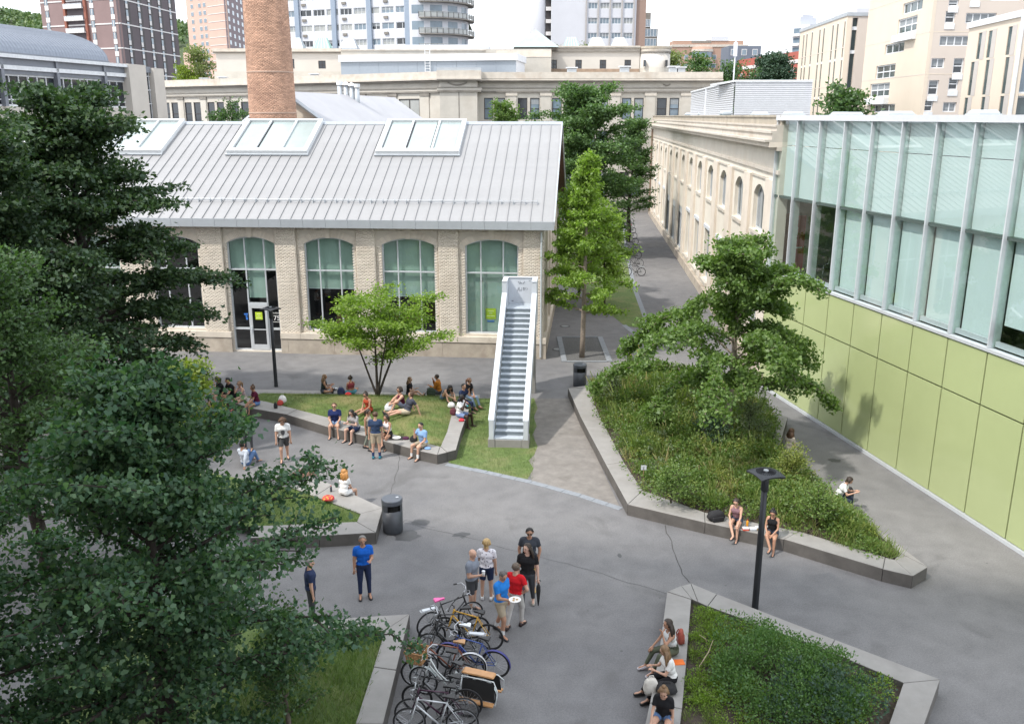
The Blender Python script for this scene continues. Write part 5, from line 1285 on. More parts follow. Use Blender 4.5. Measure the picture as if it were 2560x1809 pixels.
rb, L = front('red_brick_school', 'long low red brick building with white band behind the dark conifers', (X_at(1836, 215), 215), (X_at(1985, 185), 185))
M_rb = mat('bright_red_brick', (.36, .10, .075), .9, var=.08, scale=.3); zr = Z_at(151, 215)
bx(rb, 'wall', M_rb, 0, L, 0, 12, 0, zr); bx(rb, 'stone_band', M_wl, 0, L, -.1, -.002, zr - 2.2, zr - 1.5)
for k in range(6): win(rb, 2 + k * L / 6, 3.4 + k * L / 6, zr - 6, zr - 3, M_darkp, M_wl, 1, 1, y=-.02, t=.14)
bx(rb, 'red_stack', M_rb, L * .55, L * .72, 8, 14, 0, Z_at(91, 205))
fw, L = front('white_balcony_tower', 'white far tower with stacked bay balconies above the red building', (X_at(1932, 330), 330), (X_at(2006, 320), 320))
zf = Z_at(68, 330); bx(fw, 'wall', M_wht, 0, L, 0, 12, 0, zf); bx(fw, 'upper_storey', M_wht, L * .15, L * .62, 1, 10, zf, Z_at(46, 330)); bx(fw, 'lift_house', M_wht, L * .4, L * .62, 2, 8, Z_at(46, 330), Z_at(40, 330))
for k in range(6):
    z = zf - 3.2 - k * 3.1; W = MB().mat(0).box(L * .48, L * .74, -1.0, -.01, z - .4, z + .5).mat(1).box(L * .5, L * .72, -.1, -.005, z + .5, z + 2.2).build('balcony', [M_wl, M_bluep], fw)
    bx(fw, 'window', M_bluep, L * .8, L * .95, -.08, -.002, z, z + 1.6)

# ------------------------------------------------------------------ cream residences on the right
M_cr = mat('cream_cladding', (.58, .505, .415), .85, var=.05, scale=.3); M_cr2 = mat('cream_cladding_pink', (.53, .465, .41), .85, var=.05, scale=.3)
M_slit = pane_mat('slit_glass', (.05, .075, .08))
cr1, L = front('slit_window_residence', 'cream residence wing cut by tall narrow slit windows', (X_at(1984, 120), 120), (X_at(2096, 100.5), 100.5))
zt5 = Z_at(40, 100.5)
sl = [.10, .175, .30, .47, .56, .74, .83, .965]
hs = [(L * s - .28, L * s + .28, 8, zt5 - .3) for s in sl]
wallp(cr1, 0, L, 0, zt5, hs, M_cr, depth=.5); bx(cr1, 'coping', M_zinc2, -.1, L + .1, -.1, .5, zt5, zt5 + .35)
for h in hs:
    W = bx(cr1, 'slit_window', M_slit, h[0], h[1], .05, .1, h[2], h[3])
    for k in range(4): bx(W, 'floor_bar', M_wfr, h[0], h[1], .02, .049, 10 + k * 3.9, 10.25 + k * 3.9)
for z in (11.2, 15.1, 19.0): bx(cr1, 'joint_line', M_cr2, 0, L, -.012, -.002, z, z + .08)
cr2, L = wing(cr1, (X_at(2096, 100.5) + .02, 100.5), (X_at(2190, 100.5), 100.5))
hs = [(X_at(2109, 100.5) - X_at(2096, 100.5), X_at(2122, 100.5) - X_at(2096, 100.5), 6, zt5 - .2), (X_at(2165, 100.5) - X_at(2096, 100.5), X_at(2176, 100.5) - X_at(2096, 100.5), 6, zt5 - .2)]
wallp(cr2, 0, L, 0, zt5 - .02, hs, M_cr2, depth=.5); bx(cr2, 'coping', M_zinc2, 0, L, -.1, .5, zt5 - .02, zt5 + .33)
for h in hs:
    W = bx(cr2, 'glazed_slot', M_slit, h[0], h[1], .3, .35, h[2], h[3])
    for z in (10.6, 14.5, 18.4, zt5 - 1.4): bx(W, 'floor_bar', M_wfr, h[0], h[1], .15, .299, z, z + .35)
pb = thing('roof_plant_box', 'pale lilac-white plant boxes above the slit-windowed residence', 'plant room', (X_at(2150, 118), 118, 22.5))
bx(pb, 'lower_box', M_wht, X_at(2117, 118) - X_at(2150, 118), 6, 0, 8, 0, Z_at(21, 118) - 22.5); bx(pb, 'upper_box', M_wht, 0, 6, 1, 8, Z_at(21, 118) - 22.5, Z_at(0, 118) - 22.5)
tw, L = front('cream_tower', 'cream clad residence tower with grouped windows, its narrower side', (X_at(2146, 96), 96), (X_at(2300, 80), 80))
HTT = 30
def zrow(v, y=86): return Z_at(v, y)
hs1 = []
grp = [(.58, .86, 8, 36), (.53, .81, 46, 84), (.36, .66, 104, 130), (.24, .56, 157, 193), (.17, .50, 204, 240), (.27, .62, 260, 281)]
for a, b, v0, v1 in grp: hs1.append((L * a, L * b, zrow(v1), zrow(v0)))
wallp(tw, 0, L, 0, HTT, hs1, M_cr)
for k, h in enumerate(hs1):
    win(tw, *h, M_slit, M_wfr, 2, 1 if k in (1, 3, 4) else 0, t=.1, y=.2, blind=.5 if k in (1, 4) else None)
    if k in (1, 4): bx(tw, 'spandrel_box', M_wfr, h[0] - .1, h[1] + .1, -.45, -.002, h[2] - .7, h[2] - .1)
for z in (12, 15.4, 18.8, 22.2, 25.6): bx(tw, 'joint_line', M_cr2, 0, L, -.012, -.002, z, z + .08)
tf, L = wing(tw, (X_at(2300, 80) + .02, 80), (X_at(2640, 80), 80))
def fx(u): return X_at(u, 80) - X_at(2300, 80)
ws = [(2337, 2361, 0, 16, 0), (2333, 2357, 28, 58, 0), (2383, 2457, 33, 59, 1), (2480, 2507, 33, 44, 0), (2326, 2402, 90, 115, 1), (2312, 2345, 146, 171, 1), (2367, 2392, 146, 184, 0), (2361, 2385, 195, 225, 0), (2312, 2337, 201, 238, 0), (2307, 2329, 250, 279, 0), (2354, 2387, 256, 280, 1), (2531, 2556, -10, 14, 0), (2528, 2553, 25, 36, 0), (2435, 2510, -22, 2, 1), (2388, 2412, -20, 2, 0)]
hs = [(fx(a), fx(b), Z_at(d, 80), Z_at(c, 80)) for a, b, c, d, _ in ws]
wallp(tf, 0, L, 0, HTT, hs, M_cr2)
for h, q in zip(hs, ws):
    win(tf, *h, M_darkp, M_wfr, 3 if q[4] and q[1] - q[0] > 50 else 1 if q[4] else 0, 0 if q[4] else 1, t=.09, y=.2, blind=.8 if q[4] else .35)
    if not q[4]: bx(tf, 'spandrel', M_wfr, h[0], h[1], -.06, -.002, h[2] - .5, h[2] - .05)
for z in (12, 15.4, 18.8, 22.2, 25.6): bx(tf, 'joint_line', M_cr, 0, L, -.012, -.002, z, z + .08)
sc_, L = front('slatted_cream_block', 'low cream block with slanting slit windows and grey panels', (X_at(2395, 68), 68), (X_at(2522, 60), 60))
zq = Z_at(42, 60); M_gpan = mat('grey_panel', (.43, .40, .375), .85, var=.05)
rows = [(zq - .4, Z_at(141, 62)), (Z_at(143, 62), Z_at(237, 62)), (Z_at(239, 62), 8)]
hs = []; pans = []
for r_, (zA, zB) in enumerate(rows):
    for a in ([.22, .42, .78], [.14, .44, .80], [.10, .45, .80])[r_]: hs.append((L * a, L * a + .55, zB + .05, zA - .05)); pans.append((L * a + .6, L * a + 1.25, zB, zA))
wallp(sc_, 0, L, 0, zq, hs, M_cr, depth=.4); bx(sc_, 'coping', M_wfr, -.1, L + .05, -.15, .5, zq, zq + .4)
for h in hs: bx(sc_, 'slit_window', M_slit, h[0], h[1], .05, .1, h[2], h[3])
for h in pans: bx(sc_, 'grey_panel', M_gpan, h[0], h[1], -.02, -.002, h[2], h[3])
s2, L = wing(sc_, (X_at(2522, 60) + .02, 60), (X_at(2700, 60), 60))
hs = [(.35, 1.75, Z_at(137, 60), zq - .5), (.2, 1.7, Z_at(234, 60), Z_at(143, 60)), (.1, 3.4, 9, Z_at(240, 60)), (2.6, 4.2, Z_at(234, 60), Z_at(150, 60))]
wallp(s2, 0, L, 0, zq - .02, hs, M_cr, depth=.4); bx(s2, 'coping', M_wfr, 0, L, -.15, .5, zq - .02, zq + .38); bx(s2, 'corner_strip', M_wfr, -.12, .08, -.1, -.002, 8, zq)
for k, h in enumerate(hs): win(s2, *h, [M_bluep, M_bluep, M_slit, M_bluep][k], M_wfr, 2 if k == 2 else 0, 0, t=.1, y=.25)

# ------------------------------------------------------------------ the tall building behind the camera whose shadow covers the near plaza
oc, L = front('plaza_tower', 'tall plain building whose upper window looks over the plaza', (3, -3.84), (-48, 6.2))
MB().box(0, L, 0, 16, 0, 52.0).build('wall', M_cr2, oc)
for k in range(12):
    for j in range(7): MB().box(3 + j * 6.8, 7 + j * 6.8, -.05, -.002, 2 + k * 3.6, 4 + k * 3.6).build('window', M_slit, oc)

# ------------------------------------------------------------------ wooded hill
def hill():
    V, F = [], []
    r = np.random.default_rng(4); nx_, ny_ = 60, 24
    for j in range(ny_):
        for i in range(nx_):
            x = -760 + i * 12; y = 700 + j * 24; t = j / (ny_ - 1)
            V.append((x, y, 2 + 118 * min(1, (t * 1.5)) ** .8 * (1 - .12 * math.sin((x + 600) * .006)) + 3 * math.sin(x * .05)))
    for j in range(ny_ - 1):
        for i in range(nx_ - 1): a = j * nx_ + i; F.append((a, a + 1, a + nx_ + 1, a + nx_))
    link('hill', np_mesh('hill', V, F, mat('hill_soil', (.05, .07, .03), .95), True), None, **STRUCT)
hill()
# ================================================================== VEGETATION
LV = {'oval': np.array([[0, 0, 0], [-.34, .45, .05], [0, 1, 0], [.34, .45, .05]], np.float32),
      'fan': np.array([[0, 0, 0], [-.62, .62, .05], [0, .82, -.02], [.62, .62, .05]], np.float32),
      'ginkgo': np.array([[0, 0, 0], [-.58, .50, .06], [-.36, .84, .03], [0, .74, -.03], [.36, .84, .03], [.58, .50, .06]], np.float32),
      'blade': np.array([[-.03, 0, 0], [.03, 0, 0], [.015, 1, .12], [-.015, 1, .12]], np.float32)}
def leaf_mesh(name, P, D, N, S, shape, m):
    """one face per leaf: positions, growing directions, face normals, sizes"""
    T = LV[shape]; k = len(T); n = len(P)
    D = D / (np.linalg.norm(D, axis=1, keepdims=True) + 1e-9)
    X = np.cross(D, N); X /= (np.linalg.norm(X, axis=1, keepdims=True) + 1e-9); Z = np.cross(X, D)
    V = P[:, None, :] + S[:, None, None] * (T[None, :, 0:1] * X[:, None, :] + T[None, :, 1:2] * D[:, None, :] + T[None, :, 2:3] * Z[:, None, :])
    F = np.arange(n * k, dtype=np.int32).reshape(n, k)
    return np_mesh(name, V.reshape(-1, 3), F, m)
def rand_dirs(r, n, up=0.0, flat=1.0):
    v = r.normal(size=(n, 3)); v[:, 2] = v[:, 2] * flat + up
    return v / (np.linalg.norm(v, axis=1, keepdims=True) + 1e-9)
def grow(seed, H, r0, nl, prof, z0=.2, elev=(25, 50), droop=.3, twn=7, twl=.8, sides=3, trunk_top=1.0, wob=.12, az=None, pts=6, lv=(.72, 1.12)):
    """trunk and limbs as polylines; returns wood [(points, radii)] and leafy twigs [points]"""
    R = random.Random(seed); wood = []; twigs = []
    n = 9; tr = []; ox = oy = 0
    for i in range(n + 1):
        t = i / n; ox += R.uniform(-wob, wob) * H / n; oy += R.uniform(-wob, wob) * H / n
        tr.append(Vector((ox, oy, H * trunk_top * t)))
    wood.append((tr, [max(.008, r0 * (1 - t / n) ** .8) + .004 for t in range(n + 1)]))
    def at(z):
        f = max(0, min(n - 1e-6, z / (H * trunk_top) * n)); i = int(f); return tr[i].lerp(tr[i + 1], f - i)
    for k in range(nl):
        t = z0 + (1 - z0) * (k + R.random()) / nl
        a = (k * 2.399963 + R.uniform(-.5, .5)) if az is None else rad(R.choice(az) + R.uniform(-25, 25))
        L = prof(t) * R.uniform(*lv)
        if L < .15: L = .15
        e = rad(elev[0] + (elev[1] - elev[0]) * t + R.uniform(-10, 10))
        p = at(t * H * .97); d = Vector((math.cos(a) * math.cos(e), math.sin(a) * math.cos(e), math.sin(e)))
        q = [p.copy()]; step = L / pts
        for i in range(pts):
            d = (d + Vector((R.uniform(-.18, .18), R.uniform(-.18, .18), -droop * (i / pts) * .5 + R.uniform(-.06, .06)))).normalized()
            p = p + d * step; q.append(p.copy())
        rl = max(.01, r0 * .42 * (1 - t * .7))
        wood.append((q, [rl * (1 - .85 * i / pts) + .004 for i in range(pts + 1)]))
        twigs.append(q[1:])
        for j in range(twn):
            f = R.uniform(.18, 1.0) * pts; i = min(int(f), pts - 1); b = q[i].lerp(q[i + 1], f - i)
            dl = (q[i + 1] - q[i]).normalized(); s = dl.cross(Vector((0, 0, 1)));
            if s.length < .1: s = Vector((1, 0, 0))
            s.normalize()
            dirv = (dl * R.uniform(.3, 1) + s * R.choice((-1, 1)) * R.uniform(.5, 1.1) + Vector((0, 0, R.uniform(-.25, .3)))).normalized()
            l = twl * R.uniform(.5, 1.2) * (1.1 - .4 * f / pts)
            tq = [b + dirv * l * u + Vector((0, 0, -droop * .25 * l * u * u)) for u in (0, .35, .7, 1.0)]
            twigs.append(tq)
            wood.append((tq, [rl * .35 + .003, rl * .28 + .003, rl * .2 + .002, .002]))
    return wood, twigs, tr
def leaf_points(seed, twigs, n, sxy, sz, lead=None):
    r = np.random.default_rng(seed)
    seg0, seg1, w = [], [], []
    for q in twigs:
        for a, b in zip(q[:-1], q[1:]): seg0.append(a); seg1.append(b); w.append((b - a).length)
    seg0 = np.array(seg0); seg1 = np.array(seg1); w = np.array(w); w /= w.sum()
    i = r.choice(len(w), n, p=w); t = r.random((n, 1))
    P = seg0[i] * (1 - t) + seg1[i] * t
    dirs = seg1[i] - seg0[i]
    P = P + r.normal(size=(n, 3)) * np.array([sxy, sxy, sz])
    return P.astype(np.float32), dirs, r
M_bark = mat('grey_brown_bark', (.13, .105, .085), .95, var=.3, scale=12, bump=.6, bscale=30)
M_barkd = mat('dark_bark', (.045, .036, .03), .95, var=.3, scale=12, bump=.6, bscale=30)
M_barkl = mat('pale_ginkgo_bark', (.24, .20, .165), .95, var=.25, scale=10, bump=.6, bscale=30)
def tree(name, label, loc, seed, H, r0, nl, prof, nleaf, lsize, shape, lm, bark=None, sxy=.14, sz=.09, up=.9, flat=1.0, group=None, leaf_down=.0, lead=0, cat='tree', stems=None, **kw):
    root = thing(name, label, cat, loc, 0, group)
    wood, twigs, tr = grow(seed, H, r0, nl, prof, **kw)
    if stems:
        for sd, (dx, dy), hh, rr in stems:
            w2, t2, tr2 = grow(sd, hh, rr, max(3, nl // len(stems)), prof, **kw)
            for q, rad_ in w2: wood.append(([p + Vector((dx * min(1, p.z / hh), dy * min(1, p.z / hh), 0)) for p in q], rad_))
            for q in t2: twigs.append([p + Vector((dx * min(1, p.z / hh), dy * min(1, p.z / hh), 0)) for p in q])
    mb = MB()
    trunk_wood = wood[0]
    MB().tube(trunk_wood[0], trunk_wood[1], 9).build('trunk', bark or M_bark, root, True)
    for q, rr in wood[1:]: mb.tube(q, rr, 4, caps=False)
    mb.build('branches', bark or M_bark, root, True, kind='stuff')
    if lead: twigs = twigs + [[tr[i] for i in range(len(tr) - lead, len(tr))]] * 3
    P, dirs, r = leaf_points(seed + 1, twigs, nleaf, sxy, sz)
    n = len(P)
    D = rand_dirs(r, n, -leaf_down, .7) + dirs / (np.linalg.norm(dirs, axis=1, keepdims=True) + 1e-9) * .5
    N = rand_dirs(r, n, up, flat)
    S = (lsize * r.uniform(.65, 1.25, n)).astype(np.float32)
    link('crown', leaf_mesh('crown', P, D, N, S, shape, lm), root, kind='stuff')
    return root
# leaf colours
L_dark = leaf_mat('dark_elm_leaf', (.028, .060, .026), (.066, .108, .036), .25)
L_gink_d = leaf_mat('deep_ginkgo_leaf', (.030, .080, .036), (.095, .165, .070), .32)
L_mid = leaf_mat('mid_green_leaf', (.045, .092, .030), (.085, .150, .042), .3)
L_gink = leaf_mat('ginkgo_leaf', (.085, .15, .030), (.15, .225, .05), .38)
L_gink_y = leaf_mat('young_ginkgo_leaf', (.14, .225, .03), (.25, .36, .06), .44)
L_dog = leaf_mat('bright_dogwood_leaf', (.13, .21, .025), (.25, .35, .05), .45)
L_yel = leaf_mat('yellow_green_leaf', (.12, .17, .02), (.23, .28, .04), .42)
L_alley = leaf_mat('alley_tree_leaf', (.06, .12, .036), (.115, .19, .055), .3)
L_con = leaf_mat('conifer_leaf', (.030, .062, .036), (.055, .095, .05), .15)
L_will = leaf_mat('willow_leaf', (.13, .17, .06), (.22, .25, .09), .35)

dome = lambda R, a=.9: (lambda t: R * math.sqrt(max(.03, 1 - ((t - .42) / .62) ** 2)) * a)
# large dark tree in front of the hall's left end
tree('elm_tree', 'large dark layered tree hiding the left end of the brick hall', (-16.6, 34.6, 0), 21, 12.6, .34, 62, lambda t: 6.0 * (1 - t) ** .6 * (1 if t > .25 else .85) + .35, 90000, .19, 'oval', L_dark, M_barkd, sxy=.26, sz=.09, up=1.1, z0=.16, elev=(0, 48), droop=.45, twn=9, twl=1.7, lead=2, wob=.06)
tree('elm_tree', 'second dark layered tree at the picture edge left of the hall', (-17.6, 29.4, 0), 25, 11.6, .3, 48, lambda t: 4.8 * (1 - t) ** .6 + .35, 60000, .18, 'oval', L_dark, M_barkd, sxy=.26, sz=.09, up=1.1, z0=.18, elev=(0, 48), droop=.45, twn=8, twl=1.6, lead=2, wob=.06)
# mid green tree below it
tree('maple_tree', 'mid-green bushy maple between the dark tree and the near ginkgo', (-12.4, 21.8, 0), 31, 8.3, .2, 34, lambda t: 3.5 * (1 - t) ** .5 + .3, 26000, .12, 'oval', L_mid, M_barkd, sxy=.2, sz=.11, up=.9, z0=.2, elev=(5, 55), droop=.35, twn=8, twl=1.1, lead=2)
# the big near ginkgo
tree('near_ginkgo_tree', 'big dark green ginkgo with fan leaves rising close below the window', (-6.1, 13.6, .2), 41, 7.7, .17, 64, lambda t: 3.5 * min(1, (1 - t) * 1.9) + .22, 60000, .09, 'ginkgo', L_gink_d, M_barkd, lv=(.5, 1.28), sxy=.14, sz=.10, up=.55, leaf_down=.15, z0=.12, elev=(-2, 50), droop=.25, twn=9, twl=.9, lead=4, wob=.05)
tree('near_ginkgo_tree', 'second dark ginkgo filling the lower left corner beyond the grass bed', (-9.6, 12.3, 0), 43, 6.9, .16, 40, lambda t: 3.0 * min(1, (1 - t) * 1.9) + .25, 34000, .09, 'ginkgo', L_gink_d, M_barkd, lv=(.5, 1.25), sxy=.15, sz=.11, up=.55, leaf_down=.15, z0=.12, elev=(-2, 50), droop=.25, twn=8, twl=.9, lead=4, wob=.05)
tree('dark_maple_sapling', 'small yellow-green maple showing among the dark trees beside the plaza', (-9.7, 26.2, 0), 47, 4.6, .07, 18, lambda t: 1.25 * (1 - t) ** .4 + .2, 5200, .12, 'oval', L_yel, M_bark, sxy=.16, sz=.12, z0=.3, elev=(20, 60), droop=.2, twn=6, twl=.6, lead=3)
tree('grass_bed_sapling', 'young bushy plant with yellowish leaves growing in the grass bed corner', (-4.3, 14.9, .3), 49, 2.6, .05, 14, lambda t: .95 * (1 - t) ** .4 + .15, 4200, .07, 'oval', L_mid, M_bark, sxy=.1, sz=.1, z0=.15, elev=(30, 60), droop=.2, twn=6, twl=.45, lead=3, cat='shrub')
# ginkgo in the meadow planter
tree('meadow_ginkgo_tree', 'spreading sunlit ginkgo growing out of the meadow planter', (7.75, 30.4, .55), 53, 7.2, .15, 31, lambda t: 5.3 * min(1, (1 - t) * 1.6) ** .95 + .25, 50000, .12, 'fan', L_gink, M_barkl, lv=(.5, 1.2), sxy=.12, sz=.10, up=.5, leaf_down=.25, z0=.25, elev=(6, 62), droop=.8, twn=10, twl=.9, lead=5, wob=.06, pts=8)
# slim ginkgo in the tree pit
tree('slim_ginkgo_tree', 'slim pointed bright green ginkgo standing in the gravel tree pit', (3.62, 44.4, 0), 59, 10.3, .14, 40, lambda t: (4.6 * (.80 - t) + .35 if t < .74 else .5 * (1 - t) / .26 + .08), 19000, .13, 'fan', L_gink_y, M_barkl, lv=(.6, 1.2), sxy=.11, sz=.09, up=.5, z0=.22, elev=(5, 40), droop=.25, twn=6, twl=.7, lead=4, wob=.02)
tree('alley_lawn_tree', 'bright green young tree on the alley lawn behind the slim ginkgo', (5.9, 56.5, 0), 61, 6.0, .1, 26, dome(2.1), 11000, .14, 'fan', L_gink_y, M_barkd, sxy=.2, sz=.16, z0=.3, elev=(15, 55), droop=.3, twn=6, twl=.8, lead=3)
tree('alley_lawn_tree', 'yellowish leafy young tree close against the hall side on the alley lawn', (4.5, 60.5, 0), 62, 7.0, .1, 26, dome(2.5), 11000, .15, 'fan', L_gink_y, M_barkd, sxy=.2, sz=.16, z0=.3, elev=(15, 55), droop=.3, twn=6, twl=.8, lead=3)
tree('alley_tree', 'tall rounded deep green tree at the far end of the alley lawn', (6.2, 79, 0), 67, 13.6, .3, 56, lambda t: 5.5 * math.sqrt(max(.05, 1 - ((t - .45) / .58) ** 2)), 52000, .24, 'oval', L_alley, M_barkd, sxy=.34, sz=.16, up=1.0, z0=.2, elev=(0, 50), droop=.35, twn=8, twl=1.5, lead=2)
tree('alley_tree', 'spiky green tree right of the rounded tree at the alley end', (11.4, 88, 0), 68, 11.5, .22, 34, lambda t: 3.1 * (1 - t) ** .45 + .3, 12000, .22, 'oval', L_alley, M_barkd, sxy=.22, sz=.14, up=1.0, z0=.25, elev=(10, 55), droop=.2, twn=6, twl=1.2, lead=3)
tree('alley_tree', 'pale green tree top showing above the hall ridge beside the stone block', (-.6, 86, 0), 69, 13.0, .22, 30, lambda t: 3.6 * (1 - t) ** .5 + .3, 13000, .22, 'oval', L_gink, M_barkd, sxy=.22, sz=.14, up=.8, z0=.25, elev=(10, 55), droop=.25, twn=6, twl=1.2, lead=3)
tree('courtyard_tree', 'low green tree top peeping over the hall ridge left of the chimney', (-24.4, 80, 0), 70, 12.3, .2, 24, dome(3.4), 9000, .22, 'oval', L_mid, M_barkd, sxy=.25, sz=.15, z0=.3, elev=(10, 50), droop=.3, twn=6, twl=1.2)
# multi-stemmed small tree on the lawn
lz = lawn_z(-5.75, 36.6, 1.6)
tree('dogwood_tree', 'small bright green multi-stemmed tree on the mounded lawn', (-5.75, 36.4, lz), 73, 4.1, .065, 13, lambda t: 2.3 * (1 - t) ** .3 + .3, 15500, .125, 'oval', L_dog, M_barkd, sxy=.22, sz=.07, up=1.4, z0=.42, elev=(2, 38), droop=.12, twn=8, twl=.9, wob=.03, stems=[(74, (1.5, .25), 3.9, .055), (75, (-1.2, .3), 3.4, .05), (76, (.7, -.5), 3.6, .05)])
# conifers and other trees among the far buildings
far = [('conifer', 'dark conical conifer in front of the red brick building, the taller behind', X_at(1912, 165), 165, 22.6, 13.0, L_con, 'cone'), ('conifer', 'broad dark conical conifer in front of the red brick building', X_at(1938, 150), 150, 21.4, 15.0, L_con, 'cone'),
       ('street_tree', 'small round green tree below the tan brick block', X_at(1740, 170), 170, 22.0, 4.6, L_alley, 'dome'), ('street_tree', 'yellowish tree beside the round turret', X_at(1682, 175), 175, 23.6, 3.4, L_will, 'dome'), ('street_tree', 'green tree top left of the corrugated plant room', X_at(1822, 140), 140, 18.3, 5.0, L_mid, 'dome'),
       ('willow_like_tree', 'airy pale green tree left of the chimney on the skyline', X_at(512, 170), 170, 23.3, 5.0, L_will, 'dome'), ('street_tree', 'pale yellow shrub beside the airy tree on the skyline', X_at(475, 168), 168, 19.5, 4.0, L_yel, 'dome'), ('street_tree', 'dense green tree between the cream residences', X_at(2108, 84), 84, 13.9, 2.6, L_mid, 'dome'),
       ('roof_birch', 'thin yellowish tree top in front of the slotted white tower', X_at(1395, 200), 200, 26.4, 3.0, L_will, 'dome'), ('roof_birch', 'thin yellowish tree top below the windowed white tower', X_at(1462, 205), 205, 27.0, 3.6, L_will, 'dome'), ('roof_birch', 'faint yellowish tree top left of the slotted white tower', X_at(1318, 205), 205, 25.6, 2.6, L_will, 'dome')]
for i, (nm, lb, x, y, H, R_, lm, kind) in enumerate(far):
    pf = (lambda t, R_=R_: R_ * (1 - t) + .3) if kind == 'cone' else (lambda t, R_=R_: R_ * math.sqrt(max(.05, 1 - ((t - .6) / .42) ** 2)))
    tree(nm, lb, (x, y, 0), 80 + i, H, .25, 44 if kind == 'cone' else 26, pf, 9000 if kind == 'cone' else (1500 if nm == 'roof_birch' else 6000), .4, 'oval', lm, M_barkd, sxy=.5, sz=.3, up=.6, z0=.66 if kind == 'cone' else .45, elev=(-10, 40) if kind == 'cone' else (10, 60), droop=.3, twn=5, twl=1.8, lead=3)
# wooded hill: one mass of small crowns
def hill_wood():
    r = np.random.default_rng(9); n = 1500
    x = r.uniform(-740, -330, n); y = r.uniform(705, 1180, n); t = (y - 700) / 552
    z = 2 + 118 * np.minimum(1, t * 1.5) ** .8 * (1 - .12 * np.sin((x + 600) * .006)) + 3 * np.sin(x * .05)
    C = np.stack([x, y, z + 4], 1); k = 34
    off = r.normal(size=(n, k, 3)); off /= np.linalg.norm(off, axis=2, keepdims=True); off[:, :, 2] = np.abs(off[:, :, 2])
    P = (C[:, None] + off * r.uniform(4, 7, (n, 1, 1))).reshape(-1, 3)
    N = off.reshape(-1, 3) + r.normal(size=(n * k, 3)) * .4
    link('wooded_slope', leaf_mesh('wooded_slope', P, rand_dirs(r, n * k), N, r.uniform(2.6, 4.6, n * k), 'oval', leaf_mat('hill_leaf', (.07, .12, .05), (.14, .19, .07), .2)), None, kind='stuff', label='deciduous wood covering the far hill left of the brown tower', category='wood')
hill_wood()

# ------------------------------------------------------------------ beds, lawns
def scatter(inside, dist, n, bb, seed, dmin=.0):
    r = random.Random(seed); out = []
    tries = 0
    while len(out) < n and tries < n * 40:
        tries += 1
        x, y = r.uniform(bb[0], bb[1]), r.uniform(bb[2], bb[3])
        if inside(x, y) and dist(x, y) > dmin: out.append((x, y))
    return out
def bbox(poly): xs = [p[0] for p in poly]; ys = [p[1] for p in poly]; return (min(xs), max(xs), min(ys), max(ys))
def clumps(name, label, spots, zf, m, per, size, hfun, rfun, shape, seed, up=.8, cat='plants'):
    r = np.random.default_rng(seed); P, D, N, S = [], [], [], []
    for x, y in spots:
        h, rr = hfun(x, y, r), rfun(r); k = int(per * r.uniform(.7, 1.3))
        if shape == 'blade':
            b = r.normal(size=(k, 3)) * np.array([rr * .35, rr * .35, 0]) + np.array([x, y, zf(x, y)])
            d = np.concatenate([r.normal(size=(k, 2)) * .42, np.ones((k, 1))], 1); s = h * r.uniform(.6, 1.15, k)
            P.append(b); D.append(d); N.append(rand_dirs(r, k, 0, .3)); S.append(s)
        else:
            u = rand_dirs(r, k, .5); rad_ = r.uniform(.35, 1, (k, 1)) ** .5
            b = u * rad_ * np.array([rr, rr, h * .55]) + np.array([x, y, zf(x, y) + h * .45]); b[:, 2] = np.maximum(b[:, 2], zf(x, y) + .02)
            P.append(b); D.append(u + rand_dirs(r, k) * .6); N.append(rand_dirs(r, k, up)); S.append(size * r.uniform(.6, 1.3, k))
    P, D, N, S = [np.concatenate(q) for q in (P, D, N, S)]
    return link(name, leaf_mesh(name, P.astype(np.float32), D, N, S.astype(np.float32), shape, m), None, kind='stuff', label=label, category=cat)
zrw = lambda x, y: .31 + .35 * (1 - math.exp(-rw_d(x, y) / 1.2))
hrw = lambda x, y, r: (1.1 if y > 33.5 else .9 if y > 28 else .6) * r.uniform(.55, 1.1) * min(1, .38 + rw_d(x, y) * .75)
bb = bbox(rw_poly)
L_h1 = leaf_mat('herb_leaf', (.085, .15, .03), (.18, .25, .06), .35); L_h2 = leaf_mat('herb_leaf_yellow', (.15, .19, .04), (.28, .30, .08), .35); L_h3 = leaf_mat('herb_leaf_grey', (.12, .16, .085), (.20, .24, .13), .3)
L_g1 = leaf_mat('grass_blade', (.12, .18, .04), (.24, .28, .09), .35); L_g2 = leaf_mat('straw_blade', (.24, .21, .09), (.36, .32, .15), .3); L_dk = leaf_mat('dark_shrub_leaf', (.065, .14, .035), (.12, .21, .05), .25); L_lime = leaf_mat('lime_cover_leaf', (.12, .20, .02), (.24, .34, .05), .4)
clumps('leafy_herbs', 'leafy green wild plants filling the meadow planter', scatter(rw_in, rw_d, 640, bb, 1, .12), zrw, L_h1, 105, .085, hrw, lambda r: r.uniform(.25, .55), 'oval', 101)
clumps('yellowing_herbs', 'yellowish wild plants scattered through the meadow planter', scatter(rw_in, rw_d, 240, bb, 2, .12), zrw, L_h2, 90, .07, lambda x, y, r: hrw(x, y, r) * .9, lambda r: r.uniform(.2, .45), 'oval', 102)
clumps('silvery_herbs', 'silvery tall wild plants at the far end of the meadow planter', [p for p in scatter(rw_in, rw_d, 260, bb, 3, .12) if p[1] > 31 or p[0] < 5.5], zrw, L_h3, 70, .07, lambda x, y, r: hrw(x, y, r) * 1.1, lambda r: r.uniform(.15, .35), 'oval', 103)
clumps('tall_grasses', 'tall green grass tufts in the meadow planter', scatter(rw_in, rw_d, 300, bb, 4, .08), zrw, L_g1, 26, .5, lambda x, y, r: hrw(x, y, r) * 1.05, lambda r: r.uniform(.2, .5), 'blade', 104, cat='grass')
